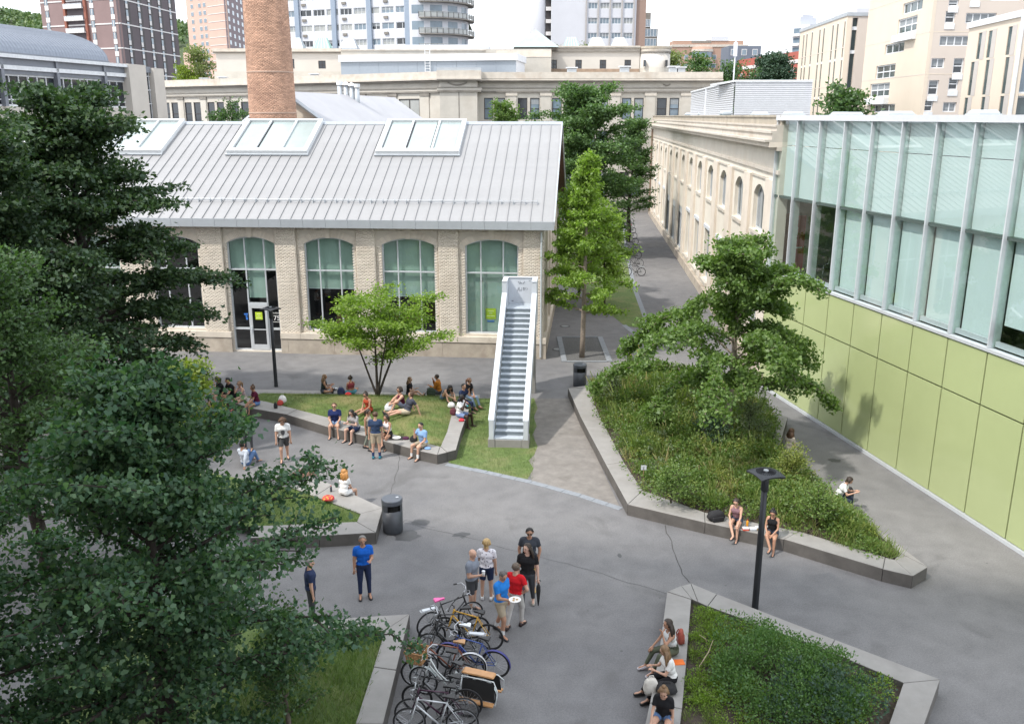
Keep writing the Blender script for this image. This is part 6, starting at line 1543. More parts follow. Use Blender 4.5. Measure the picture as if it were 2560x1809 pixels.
clumps('straw_grasses', 'dry straw-coloured grass stems in the meadow planter', scatter(rw_in, rw_d, 130, bb, 5, .15), zrw, L_g2, 22, .5, lambda x, y, r: hrw(x, y, r) * 1.0, lambda r: r.uniform(.15, .4), 'blade', 105, cat='grass')
tipgrass = [p for p in scatter(rw_in, rw_d, 900, bb, 6, .03) if p[0] > 7.6 and p[1] < 25]
clumps('tip_grasses', 'fine tufted grass at the narrow tip of the meadow planter', tipgrass, zrw, L_g1, 50, .4, lambda x, y, r: .5 * r.uniform(.6, 1.1) * min(1, .5 + rw_d(x, y)), lambda r: r.uniform(.2, .4), 'blade', 106, cat='grass')
zbr = lambda x, y: .24 + .12 * (1 - math.exp(-br_d(x, y)))
pb_ = [(p[1].x, p[1].y) for p in PPq]; bb2 = bbox(pb_)
sp1 = scatter(br_in, br_d, 420, bb2, 7, .25); cxb, cyb = sum(p[0] for p in pb_) / len(pb_), sum(p[1] for p in pb_) / len(pb_)
def shr(x, y): return math.exp(-(((x - 5.9) / 1.6) ** 2 + ((y - 16.8) / 2.2) ** 2))
clumps('dark_shrub_foliage', 'dark green fine-leaved shrubs in the middle of the shrub planter', [p for p in sp1 if shr(*p) > .42 and br_d(*p) > .5 and math.sin(p[0] * 4.3 + 1) + math.cos(p[1] * 3.7) > -.9], zbr, L_dk, 105, .055, lambda x, y, r: (.25 + .65 * shr(x, y)) * r.uniform(.7, 1.1), lambda r: r.uniform(.25, .42), 'oval', 107)
clumps('lime_ground_cover', 'lime green low ground cover round the edges of the shrub planter', [p for p in scatter(br_in, br_d, 560, bb2, 8, .08) if shr(*p) < .8 and (math.sin(p[0] * 3.1) + math.cos(p[1] * 2.7) + rng.uniform(-.6, .6)) > -.5], zbr, L_lime, 60, .045, lambda x, y, r: r.uniform(.1, .22), lambda r: r.uniform(.14, .28), 'oval', 108, up=1.2)
clumps('purple_shrub_foliage', 'dark bluish shrub foliage at the near side of the shrub planter', [p for p in scatter(br_in, br_d, 130, bb2, 19, .4) if math.exp(-(((p[0] - 6.6) / 1.3) ** 2 + ((p[1] - 15.2) / 1.2) ** 2)) > .3], zbr, leaf_mat('bluish_leaf', (.035, .075, .045), (.065, .11, .06), .2), 90, .075, lambda x, y, r: .75 * r.uniform(.6, 1.1), lambda r: r.uniform(.25, .45), 'oval', 119)
clumps('weedy_grass', 'sparse weedy grass at the apex of the shrub planter', [p for p in scatter(br_in, br_d, 500, bb2, 9, .03) if p[1] > 18.2 or p[0] < 4.3], zbr, L_g1, 30, .2, lambda x, y, r: r.uniform(.08, .2), lambda r: r.uniform(.1, .25), 'blade', 109, cat='grass')
# single shrubs that stand out
def shrub(name, label, x, y, z, H, R_, n, size, lm, seed, shape='oval', **kw):
    d = dict(sxy=.12, sz=.1, z0=.1, elev=(25, 70), droop=.15, twn=5, twl=.35 * R_ + .15, lead=3); d.update(kw)
    return tree(name, label, (x, y, z), seed, H, .03, 12, lambda t: R_ * (1 - t * .4), n, size, shape, lm, M_barkd, cat='shrub', **d)
for i, (px_, H, R_, lm, lb) in enumerate([(dd(1590, 1010), 1.3, .9, L_con, 'feathery dark green shrub at the foot of the meadow ginkgo'), (dd(1680, 1000), 1.4, 1.0, L_h3, 'feathery grey-green shrub right of the meadow ginkgo trunk'), (dd(1770, 1075), .9, .7, L_h2, 'arching pale shrub in the meadow between the ginkgo and the woman with the backpack'), (dd(1505, 1120), .8, .8, L_h1, 'low bright bush at the front of the meadow planter'), (dd(1370, 900), 1.3, .7, L_h3, 'tall weedy bush near the litter bin end of the meadow'), (dd(1830, 1170), .8, .8, L_h1, 'rounded bush behind the woman in the black top'), (dd(1470, 985), 1.1, .8, L_h1, 'bushy green plant on the left side of the meadow')]):
    p = G(*px_, .6); shrub('meadow_shrub', lb, p.x, p.y, .5, H, R_, 2400, .07, lm, 300 + i)
for i, (u, v) in enumerate([(1573, 915), (1592, 913)]):
    p = G(u, v, 1.0); q = thing('mullein', ['left yellow-flowered tall mullein spike behind the meadow', 'right yellow-flowered tall mullein spike behind the meadow'][i], 'flower', (p.x, p.y, .4), 0, 'yellow flower spikes')
    MB().tube([(0, 0, 0), (.02, 0, .7), (.03, .01, 1.5)], [.02, .015, .008], 5).build('stem', mat('plant_stem', (.10, .14, .05), .8), q)
    r = np.random.default_rng(i); n = 260; z = r.uniform(.2, 1.0, n); P = np.stack([r.normal(0, .09, n), r.normal(0, .09, n), z], 1); link('leaves', leaf_mesh('leaves', P, rand_dirs(r, n, .3), rand_dirs(r, n, .5), r.uniform(.06, .13, n), 'oval', L_h3), q, kind='stuff')
    n = 160; P = np.stack([r.normal(.03, .035, n), r.normal(0, .035, n), r.uniform(1.0, 1.55, n)], 1); link('flowers', leaf_mesh('flowers', P, rand_dirs(r, n), rand_dirs(r, n), r.uniform(.03, .06, n), 'oval', leaf_mat('yellow_petal', (.50, .38, .02), (.6, .5, .05), .3)), q, kind='stuff')
for k, ((u0, v0), (u1, v1)) in enumerate([(t3(130, 965), t3(180, 1110)), (t3(222, 1000), t3(125, 1250)), (t3(700, 1475), t3(860, 1270))]):
    a, b = G(u0, v0, .9), G(u1, v1, .35); MB().tube([(a.x, a.y, .62), ((a.x + b.x) / 2 + .05, (a.y + b.y) / 2, .52), (b.x, b.y, .36)], [.008, .012, .014], 5).build('dry_stick', mat('dry_stick', (.36, .29, .2), .9), None, label=['short dry stick stuck in the shrub planter soil', 'long dry stick leaning in the shrub planter weeds', 'bent bare branch lying over the dark shrubs'][k], category='stick')
sg = thing('plant_sign', 'small white plant label on a stake in the meadow planter', 'sign', tuple(G(*t5(1985, 1520), .7).xy) + (.5,))
MB().box(-.012, .012, -.012, .012, 0, .42).build('stake', mat('stake_wood', (.3, .2, .12), .9), sg); q = MB().box(-.09, .09, -.012, .0, .3, .46).build('plate', M_capw, sg)
# lawns: short blades
def lawn(name, label, inside, dist, poly, zf, n, m, h, seed):
    b = bbox(poly); r = np.random.default_rng(seed)
    xy = np.stack([r.uniform(b[0], b[1], n * 2), r.uniform(b[2], b[3], n * 2)], 1)
    keep = [p for p in xy if inside(p[0], p[1])][:n]
    P = np.array([(p[0], p[1], zf(p[0], p[1]) - .005) for p in keep], np.float32); k = len(P)
    D = np.concatenate([r.normal(size=(k, 2)) * .5, np.ones((k, 1))], 1)
    link(name, leaf_mesh(name, P, D, rand_dirs(r, k, 0, .3), (h * r.uniform(.5, 1.2, k)).astype(np.float32), 'blade', m), None, kind='stuff', label=label, category='grass')
LV['blade_wide'] = LV['blade']
L_lawn = leaf_mat('lawn_blade', (.085, .13, .03), (.20, .21, .065), .3); L_lawn2 = leaf_mat('fresh_blade', (.09, .15, .035), (.17, .22, .065), .3)
lawn('lawn_blades', 'short mown grass on the mounded lawn', lawn_in, lawn_d, lawn_poly, lambda x, y: lawn_z(x, y, lawn_d(x, y)), 15000, L_lawn, .11, 1)
lawn('corner_grass', 'fresh grass of the small lawn beside the litter bin', sm_in, sm_d, [(p[1].x, p[1].y) for p in PPs], lambda x, y: .33 + .12 * (1 - math.exp(-sm_d(x, y))), 5000, L_lawn2, .12, 2)
lawn('long_grass', 'long uneven grass beside the bicycles', bl_in, bl_d, [(p[1].x, p[1].y) for p in PPb] + [(-6, 15)], lambda x, y: .30, 9000, L_lawn2, .22, 3)
sgp = [G(*dd(*q)) for q in [(1050, 893), (1200, 893), (1196, 960), (1200, 1010), (1192, 1076), (1095, 1057), (1005, 1037), (1030, 960)]]
def in_sg(x, y):
    c = False; n = len(sgp)
    for i in range(n):
        a, b = sgp[i], sgp[(i + 1) % n]
        if (a.y > y) != (b.y > y) and x < (b.x - a.x) * (y - a.y) / (b.y - a.y) + a.x: c = not c
    return c and not (-1.0 < x < .75 and 31.2 < y < 32.4)
lawn('stair_blades', 'patchy grass round the foot of the white staircase', in_sg, None, [(p.x, p.y) for p in sgp], lambda x, y: .01, 9000, L_lawn2, .11, 4)
# ================================================================== PEOPLE
SKIN = {'fair': (.50, .30, .215), 'tan': (.40, .22, .145), 'olive': (.33, .185, .115), 'dark': (.045, .024, .017), 'pale': (.56, .36, .28)}
def skin(k): return mat('skin_' + k, SKIN[k], .55, var=.06, scale=6, spec=.35)
def cloth(col, pat=None):
    nm = 'cloth_%02d_%02d_%02d' % tuple(int(c * 100) for c in col) + (pat or '')
    if pat is None: return mat(nm, col, .9, var=.10, scale=9, bump=.25, bscale=14, spec=.2)
    if nm in MATS: return MATS[nm]
    m = mat(nm, col, .9, var=.05, scale=5, spec=.2); nt = m.node_tree; p = nt.nodes['Principled BSDF']
    cur = p.inputs['Base Color'].links[0].from_socket; tc = nd(nt, 'ShaderNodeTexCoord')
    mx = nd(nt, 'ShaderNodeMixRGB'); mx.inputs[2].default_value = (.06, .06, .10, 1)
    if pat == 'floral':
        v = nd(nt, 'ShaderNodeTexVoronoi'); v.inputs['Scale'].default_value = 17; nt.links.new(tc.outputs['Object'], v.inputs['Vector'])
        r = nd(nt, 'ShaderNodeMapRange'); r.inputs[1].default_value = .22; r.inputs[2].default_value = .30; r.inputs[3].default_value = 1; r.inputs[4].default_value = 0; nt.links.new(v.outputs[0], r.inputs[0]); nt.links.new(r.outputs[0], mx.inputs[0])
    else:
        w1 = nd(nt, 'ShaderNodeTexWave'); w1.inputs['Scale'].default_value = 9; w2 = nd(nt, 'ShaderNodeTexWave', bands_direction='Z'); w2.inputs['Scale'].default_value = 9
        nt.links.new(tc.outputs['Object'], w1.inputs['Vector']); nt.links.new(tc.outputs['Object'], w2.inputs['Vector'])
        ad = nd(nt, 'ShaderNodeMath', operation='MAXIMUM'); nt.links.new(w1.outputs[1], ad.inputs[0]); nt.links.new(w2.outputs[1], ad.inputs[1])
        r = nd(nt, 'ShaderNodeMapRange'); r.inputs[1].default_value = .85; r.inputs[2].default_value = .95; r.inputs[3].default_value = 0; r.inputs[4].default_value = .55; nt.links.new(ad.outputs[0], r.inputs[0]); nt.links.new(r.outputs[0], mx.inputs[0])
    nt.links.new(cur, mx.inputs[1]); nt.links.new(mx.outputs[0], p.inputs['Base Color'])
    return m
def V3(*a): return Vector(a)
def capsule(mb, p0, p1, r0, r1, n=8):
    d = (p1 - p0)
    d = d.normalized() if d.length > 1e-5 else V3(0, 0, 1)
    mb.tube([p0 - d * r0 * .95, p0 - d * r0 * .6, p0, p1, p1 + d * r1 * .6, p1 + d * r1 * .95], [r0 * .3, r0 * .8, r0, r1, r1 * .8, r1 * .3], n)
POSE = {  # thigh dir, shin dir (right side; left mirrored), pelvis height
    'stand': dict(legs=[((.05, .03, -1), (.02, -.05, -1)), ((-.06, .0, -1), (-.02, -.02, -1))], hp=.93),
    'walk': dict(legs=[((.03, .38, -1), (.02, -.10, -1)), ((-.04, -.22, -1), (-.02, -.42, -1))], hp=.90),
    'wide': dict(legs=[((.14, .12, -1), (.06, -.08, -1)), ((-.14, -.05, -1), (-.05, -.05, -1))], hp=.91),
    'bench': dict(legs=[((.16, 1, .02), (.02, .06, -1)), ((-.16, 1, .02), (-.02, .12, -1))], hp=.13),
    'bench_out': dict(legs=[((.12, 1, .0), (.03, .55, -1)), ((-.10, 1, .02), (-.02, .45, -1))], hp=.13),
    'bench_x': dict(legs=[((-.05, 1, .16), (-.45, .5, -.75)), ((-.16, 1, .0), (-.02, .12, -1))], hp=.13),
    'knees': dict(legs=[((.14, .72, .72), (.02, .42, -.95)), ((-.12, .75, .66), (-.02, .48, -.9))], hp=.12),
    'legs_out': dict(legs=[((.12, 1, .06), (.04, 1, -.10)), ((-.06, 1, .10), (.04, 1, -.14))], hp=.12),
    'cross': dict(legs=[((.72, .72, .14), (-.85, .28, -.22)), ((-.72, .72, .14), (.85, .22, -.22))], hp=.12),
    'side': dict(legs=[((.35, .9, .15), (.25, .8, -.22)), ((.05, .95, .22), (.45, .65, -.30))], hp=.12)}
ARM = {  # upper arm, forearm (right; x mirrored for left)
    'down': ((.16, -.02, -1), (.06, .12, -1)), 'cup': ((.12, .10, -1), (-.25, .95, .25)), 'hold': ((.10, .30, -1), (-.30, .95, .05)), 'lap': ((.12, .28, -1), (-.45, .75, -.55)),
    'knee': ((.12, .55, -.9), (-.05, .75, -.65)), 'phone': ((.12, .55, -.85), (-.15, .15, 1)), 'mouth': ((.10, .75, -.75), (-.35, .15, 1)), 'back': ((.22, -.65, -.9), (.10, -.25, -1)), 'hip': ((.55, -.15, -.85), (-.55, .3, -.6)),
    'pocket': ((.30, -.12, -1), (-.15, .25, -1)), 'book': ((.15, .40, -.95), (-.35, .85, .35)), 'hug': ((.14, .80, -.6), (-.5, .65, -.35)), 'carry': ((.20, .02, -1), (.10, .18, -1)), 'cross': ((.15, .25, -1), (-.9, .5, .15))}
def person(label, loc, heading, pose='stand', h=1.74, arms=('down', 'down'), lean=0, look=(0, 0), sk='fair', top=None, bottom=None, shoes=(.03, .03, .035), socks=None, hair=((.05, .035, .025), 'short'), glasses=False, female=False, twist=0, build=1.0, group='people in the plaza', seat=None):
    k = h / 1.75; ps = POSE[pose]
    root = thing('person', label, 'person', loc, rad(heading - 90), group)
    hp = ps['hp'] * k if pose in ('stand', 'walk', 'wide') else ps['hp']
    lr = rad(lean); up = V3(0, math.sin(lr), math.cos(lr)); fw = V3(0, math.cos(lr), -math.sin(lr))
    tw = rad(twist); side = V3(math.cos(tw), math.sin(tw), 0)
    P = V3(0, 0, hp); b = build * (1.03 if female else 1.10); sw = (.155 if female else .18) * k; hw = (.095 if female else .085) * k
    prim = []
    def add(nm, p0, p1, r0, r1): prim.append((nm, p0, p1, r0 * (b if nm not in ('head', 'hand', 'foot', 'neck') else 1), r1 * (b if nm not in ('head', 'hand', 'foot', 'neck') else 1)))
    add('pelvis', P + V3(-.06 * k, 0, .02), P + V3(.06 * k, 0, .02), .112 * k, .112 * k)
    W = P + up * .20 * k; Cc = P + up * .36 * k; NB = P + up * .50 * k
    add('waist', W - side * .05 * k, W + side * .05 * k, .098 * k, .098 * k)
    add('spine', P + up * .05, Cc, .10 * k, .11 * k)
    add('chest', Cc - side * .065 * k + fw * .01, Cc + side * .065 * k + fw * .01, .115 * k, .115 * k)
    add('shoulder', NB - side * (sw - .03 * k) - up * .045 * k, NB + side * (sw - .03 * k) - up * .045 * k, .060 * k, .060 * k)
    if female: add('chest', Cc - side * .07 * k + fw * .07 - up * .02, Cc + side * .07 * k + fw * .07 - up * .02, .055 * k, .055 * k)
    hy, hpi = rad(look[0]), rad(look[1])
    hu = (up * .6 + V3(0, 0, .4)).normalized()
    hf = Matrix.Rotation(hy, 3, 'Z') @ V3(0, 1, 0); hs = hf.cross(V3(0, 0, 1)); hf = Matrix.Rotation(hpi, 3, hs) @ hf; hu2 = hs.cross(hf)
    HB = NB + hu * .075 * k; HC = HB + hu2 * .105 * k + hf * .025 * k
    add('neck', NB - up * .03, HB + hu2 * .03, .056 * k, .052 * k)
    add('head', HC + hu2 * .028 * k - hf * .012, HC + hu2 * .022 * k + hf * .012, .092 * k, .086 * k); add('head', HC - hu2 * .035 * k + hf * .028 * k, HC - hu2 * .07 * k + hf * .04 * k, .062 * k, .045 * k)
    add('head', HC + hf * .098 * k - hu2 * .005, HC + hf * .112 * k - hu2 * .03, .012 * k, .016 * k)
    for s in (-1, 1): add('head', HC + hs * s * .088 * k - hu2 * .012, HC + hs * s * .094 * k - hf * .012, .02 * k, .018 * k)
    hands = []
    for s, nm in ((1, arms[0]), (-1, arms[1])):
        ua, fa = ARM[nm]; T = Matrix(((side.x, 0, 0), (side.y, 1, 0), (0, 0, 1)))
        u = V3(ua[0] * s, ua[1], ua[2]).normalized(); f = V3(fa[0] * s, fa[1], fa[2]).normalized()
        u = Matrix.Rotation(tw, 3, 'Z') @ u; f = Matrix.Rotation(tw, 3, 'Z') @ f
        S = NB + side * s * sw - up * .05 * k; E = S + u * .285 * k; Hn = E + f * .25 * k
        ar = .85 if female else 1.0
        add('uarm%d' % s, S, E, .052 * k * ar, .042 * k * ar); add('farm%d' % s, E, Hn, .041 * k * ar, .028 * k * ar); add('hand', Hn + f * .02, Hn + f * .075 * k, .032 * k, .034 * k)
        hands.append((Hn + f * .09 * k, f, s))
    feet = []
    for s, (th, sh) in zip((1, -1), ps['legs']):
        t = V3(*th).normalized(); q = V3(*sh).normalized()
        Hp = P + V3(hw * s, 0, 0)
        if seat is not None and pose.startswith('bench'):
            kz = .47 * k - seat - (th[2] < .1) * 0 ; t = V3(th[0], math.sqrt(max(.2, 1 - th[0] ** 2)), (kz - hp) / .43 + th[2]).normalized()
        Kn = Hp + t * .43 * k; A = Kn + q * .40 * k
        add('thigh%d' % s, Hp + V3(0, 0, -.02), Kn, .086 * k * (1.05 if female else 1), .056 * k); add('shin%d' % s, Kn, A, .052 * k, .036 * k)
        yaw = V3(t.x * .4 + q.x * .4, 1, 0).normalized() if abs(t.x) > .3 else V3(.12 * s, 1, 0).normalized()
        if q.z > -.45: fdir = (yaw * .35 + V3(0, 0, .9)).normalized()            # toes up when the shin lies along the ground
        else: fdir = yaw
        toe = A + fdir * .15 * k - V3(0, 0, .055 * k if fdir == yaw else 0)
        add('foot', A - V3(0, 0, .03), toe, .042 * k, .034 * k); feet.append((A, fdir, yaw))
    mb = MB()
    for nm, p0, p1, r0, r1 in prim: capsule(mb, p0, p1, r0, r1)
    o = bpy.data.objects.new('tmp', mb.mesh('tmp', skin(sk))); COL.objects.link(o)
    md = o.modifiers.new('r', 'REMESH'); md.mode = 'VOXEL'; md.voxel_size = .019; md.use_smooth_shade = True
    sm = o.modifiers.new('s', 'SMOOTH'); sm.factor = .5; sm.iterations = 3
    me = bpy.data.meshes.new_from_object(o.evaluated_get(bpy.context.evaluated_depsgraph_get()))
    tm_ = o.data; bpy.data.objects.remove(o); bpy.data.meshes.remove(tm_)
    n = len(me.vertices); V = np.empty(n * 3, np.float32); me.vertices.foreach_get('co', V); V = V.reshape(-1, 3)
    Nn = np.empty(n * 3, np.float32); me.vertices.foreach_get('normal', Nn); Nn = Nn.reshape(-1, 3)
    best = np.full(n, 9.0); reg = np.zeros(n, int); tt = np.zeros(n)
    for i, (nm, p0, p1, r0, r1) in enumerate(prim):
        a = np.array(p0); d = np.array(p1) - a; t = ((V - a) @ d) / max(d @ d, 1e-9); tc = np.clip(t, 0, 1)
        dist = np.linalg.norm(V - (a + tc[:, None] * d), axis=1) - (r0 + (r1 - r0) * tc)
        better = dist < best; best[better] = dist[better]; reg[better] = i; tt[better] = tc[better]
    names = np.array([p[0] for p in prim])[reg]
    nl = len(me.loops); lv = np.empty(nl, np.int32); me.loops.foreach_get('vertex_index', lv)
    ls = np.empty(len(me.polygons), np.int32); me.polygons.foreach_get('loop_start', ls); lt = np.empty(len(me.polygons), np.int32); me.polygons.foreach_get('loop_total', lt)
    quads = lv[ls[lt == 4][:, None] + np.arange(4)]
    upv = np.array(up); hz = (V - np.array(P)) @ upv           # height along the spine
    torso = np.isin(names, ['pelvis', 'waist', 'spine', 'chest', 'shoulder'])
    def shell(nm, mask, off, m, smooth=True, noise=0):
        q = quads[mask[quads].all(axis=1)]
        if len(q) == 0: return None
        ids, inv = np.unique(q, return_inverse=True); VV = V[ids] + Nn[ids] * off
        if noise: VV = VV + NR.normal(size=VV.shape).astype(np.float32) * noise
        return link(nm, np_mesh(nm, VV, inv.reshape(-1, 4), m, smooth), root)
    # body with fingers
    body = MB()
    for Hp_, f, s in hands:
        sd = f.cross(V3(0, 0, 1)) if abs(f.z) < .9 else V3(1, 0, 0)
        sd.normalize(); pn = sd.cross(f)
        for j, (o_, L_) in enumerate(((-.026, .062), (-.009, .074), (.009, .070), (.026, .055))):
            b0 = Hp_ + sd * o_ * k; b1 = b0 + (f - pn * .25) * L_ * .55 * k; b2 = b1 + (f * .6 - pn * .8).normalized() * L_ * .5 * k
            body.tube([b0 - f * .02, b1, b2], [.0095 * k, .009 * k, .007 * k], 5)
        b0 = Hp_ - f * .055 * k + sd * (-.03 * s) * k; body.tube([b0, b0 + (f * .7 - sd * .7 * s).normalized() * .04 * k, b0 + (f - pn * .2) * .07 * k - sd * .03 * s * k], [.012 * k, .011 * k, .008 * k], 5)
    fm = body.mesh('f', skin(sk), True)
    bm = bmesh.new(); bm.from_mesh(me); bm.from_mesh(fm); me2 = bpy.data.meshes.new('body'); bm.to_mesh(me2); bm.free(); me2.materials.append(skin(sk)); me2.polygons.foreach_set('use_smooth', [True] * len(me2.polygons))
    bpy.data.meshes.remove(me); bpy.data.meshes.remove(fm)
    link('body', me2, root)
    # clothes
    if bottom:
        kind, col = bottom[0], bottom[1]; bm_ = cloth(col, bottom[2] if len(bottom) > 2 else None)
        mk = (torso & (hz < .13 * k) & np.isin(names, ['pelvis', 'spine', 'waist']))
        lim = {'shorts': .78, 'short': .42, 'pants': 2, 'skirt': .6, 'dress': .55}[kind]
        for s in ('1', '-1'):
            mk |= (names == 'thigh' + s) & (tt < lim)
            if kind == 'pants': mk |= (names == 'shin' + s) & (tt < .93)
        shell({'shorts': 'shorts', 'short': 'shorts', 'pants': 'trousers', 'skirt': 'skirt', 'dress': 'skirt'}[kind], mk, .016 if kind in ('shorts', 'skirt') else .010, bm_)
    if top:
        kind, col = top[0], top[1]; tmt = cloth(col, top[2] if len(top) > 2 else None)
        mk = torso & (hz > .035 * k)
        if kind in ('tank', 'crop'):
            S0 = np.array(NB); lat = np.abs((V - S0) @ np.array(side))
            mk &= ~((names == 'shoulder') & (lat > sw * .62)) & ~((names == 'shoulder') & (lat < sw * .28))
            if kind == 'crop': mk &= hz > .2 * k
        for s in ('1', '-1'):
            if kind == 'tee': mk |= (names == 'uarm' + s) & (tt < .62)
            if kind == 'long': mk |= (names == 'uarm' + s) | ((names == 'farm' + s) & (tt < .9))
        shell({'tee': 'shirt', 'tank': 'tank_top', 'crop': 'top', 'long': 'shirt'}[kind], mk, .017 if kind in ('tee', 'long') else .010, tmt)
    if socks:
        mk = np.zeros(n, bool)
        for s in ('1', '-1'): mk |= (names == 'shin' + s) & (tt > .62)
        shell('socks', mk, .008, cloth(socks))
    # shoes
    for A, fdir, yaw in feet:
        sh = MB(); L_ = .135 * k
        ax = fdir; nrm = V3(0, 0, 1) if fdir.z < .5 else -yaw
        sx = ax.cross(nrm).normalized(); nrm = sx.cross(ax)
        c = A + ax * .055 * k - nrm * .045 * k
        R = Matrix((sx, ax, nrm)).transposed()
        prof = [(-.13, .036, .075), (-.10, .040, .085), (-.03, .041, .080), (.05, .047, .052), (.10, .044, .038), (.135, .030, .026)]
        vs = []
        for y, w, hh in prof: vs += [c + R @ V3(-w * k, y * k, -.042 * k), c + R @ V3(w * k, y * k, -.042 * k), c + R @ V3(w * .8 * k, y * k, (hh - .042) * k), c + R @ V3(-w * .8 * k, y * k, (hh - .042) * k)]
        fs = [(3, 2, 1, 0), tuple(range(len(vs) - 4, len(vs)))]
        for i in range(len(prof) - 1):
            for j in range(4): a = i * 4 + j; b_ = i * 4 + (j + 1) % 4; fs.append((a, b_, b_ + 4, a + 4))
        sh.add(vs, fs); sh.build('shoe', mat('shoe_%d_%d_%d' % tuple(int(c_ * 100) for c_ in shoes), shoes, .6, var=.1), root, True)
    # hair and face
    hcol, style = hair; Hc = np.array(HC); rel = V - Hc; hfv, huv = np.array(hf), np.array(hu2)
    ay, az = rel @ hfv, rel @ huv; hd = names == 'head'
    hm = mat('hair_%d_%d_%d' % tuple(int(c_ * 200) for c_ in hcol), hcol, .5, var=.35, scale=30, stretch=(1, 1, .15), spec=.4)
    if style != 'bald':
        mk = hd & (((az > .035 * k) & (ay < .055 * k)) | ((az > -.055 * k) & (ay < -.012 * k)) | (az > .085 * k))
        if style in ('long', 'bun', 'ponytail', 'dreads', 'bob'): mk |= hd & (az > -.03) & (ay < .035 * k)
        mk |= (names == 'neck') & (ay < -.03) & (az > -.12) if style in ('long', 'bob') else False
        shell('hair', mk, .034 if style == 'curly' else .022 if style != 'short' else .015, hm, noise=.006 if style == 'curly' else .0025)
        ex = MB()
        if style in ('long', 'dreads'):
            for j in range(11):
                a = -1.25 + 2.5 * j / 10; st = HC - hf * .075 * k * math.cos(a) + hs * .095 * k * math.sin(a) + hu2 * .03
                dn = V3(0, 0, -1); out = (-hf * math.cos(a) + hs * math.sin(a)) * .05
                Lh = rng.uniform(.27, .36) * k
                ex.tube([st, st + dn * Lh * .35 + out * .8, st + dn * Lh * .7 + out * 1.5, st + dn * Lh + out * 1.4], [.03, .034, .03, .008] if style == 'long' else [.016, .015, .014, .01], 6)
        elif style == 'bun': ex.ball(HC + hu2 * .125 * k - hf * .05, (.05, .05, .045), 10, 8)
        elif style == 'ponytail':
            st = HC - hf * .1 * k + hu2 * .04; ex.tube([st, st - hf * .05 + V3(0, 0, -.04), st - hf * .06 + V3(0, 0, -.16), st - hf * .04 + V3(0, 0, -.27)], [.02, .034, .03, .006], 8)
        elif style == 'curly':
            for j in range(60):
                a, c_ = rng.uniform(0, 2 * math.pi), rng.uniform(-.5, 1); r_ = math.sqrt(max(0, 1 - c_ * c_))
                d_ = hf * (math.cos(a) * r_) + hs * (math.sin(a) * r_) + hu2 * c_
                if d_.dot(hf) > .45 and c_ < .6: continue
                ex.ball(HC + d_ * .115 * k, .035, 6, 4)
        elif style == 'cap': ex.lathe([(.108 * k, 0), (.106 * k, .05), (.08 * k, .085), (.02, .1)], 14, tuple(HC + hu2 * .03)); ex.prism([(HC.x + q_[0], HC.y + q_[1]) for q_ in [(-.07, .07), (.07, .07), (.055, .17), (-.055, .17)]], HC.z + .035, HC.z + .045)
        if ex.v: ex.build('hair_lengths' if style != 'cap' else 'cap', hm, root, True)
    M_eye = mat('eye_dark', (.02, .015, .012), .3)
    for s in (-1, 1):
        if not glasses: MB().ball(HC + hf * .090 * k + hs * s * .034 * k + hu2 * .012 * k, (.013, .009, .008), 6, 4, Matrix((hs, hf, hu2)).transposed()).build('eye', M_eye, root)
        MB().ball(HC + hf * .093 * k + hs * s * .034 * k + hu2 * .034 * k, (.018, .006, .004), 6, 4, Matrix((hs, hf, hu2)).transposed()).build('eyebrow', hm, root) if style != 'bald' else None
    MB().ball(HC + hf * .083 * k - hu2 * .058 * k, (.022, .012, .007), 8, 4, Matrix((hs, hf, hu2)).transposed()).build('lips', mat('lip_' + sk, tuple(c_ * q_ for c_, q_ in zip(SKIN[sk], (.75, .5, .5))), .5), root)
    if glasses:
        Rg = Matrix((hs, hf, hu2)).transposed(); g = MB()
        for s in (-1, 1): g.ball(HC + hf * .100 * k + hs * s * .036 * k + hu2 * .012 * k, (.030, .008, .022), 8, 6, Rg); g.tube([HC + hf * .095 * k + hs * s * .066 * k + hu2 * .014, HC + hs * s * .098 * k + hu2 * .014], .004, 4)
        g.build('sunglasses', M_eye, root)
    root['hands'] = [list(h_[0] + h_[1] * .03) for h_ in hands]
    return root
def hand_world(p, i):
    m = Matrix.Translation(p.location) @ Matrix.Rotation(p.rotation_euler.z, 4, 'Z')
    return m @ Vector(p['hands'][i])
C = dict(black=(.014, .014, .016), navy=(.022, .032, .075), white=(.68, .68, .68), grey=(.22, .24, .27), dgrey=(.06, .062, .068), khaki=(.36, .30, .22), blue=(.02, .17, .52), lblue=(.20, .33, .55), red=(.50, .012, .018), maroon=(.085, .012, .03), denim=(.10, .17, .32), ldenim=(.20, .28, .40), olive=(.085, .095, .065), green=(.02, .06, .05), orange=(.38, .14, .02), rust=(.32, .055, .025), cream=(.55, .50, .42), sage=(.22, .25, .21), beige=(.45, .40, .34), pink=(.4, .3, .32), teal=(.01, .16, .22), brown=(.10, .055, .03))
HB, HD, HBr, HBl, HG, HLb = (.012, .010, .009), (.03, .02, .014), (.075, .040, .022), (.40, .27, .12), (.16, .15, .14), (.17, .10, .05)
def at(px, z=0.0): p = G(*px, z); return (p.x, p.y, z)
def ground_pt(px): return at(px, 0.0)
g1, g2, g3, g4 = 'people talking beside the bicycles', 'people sitting round the mounded lawn', 'people sitting on the planter walls', 'people standing in the plaza'
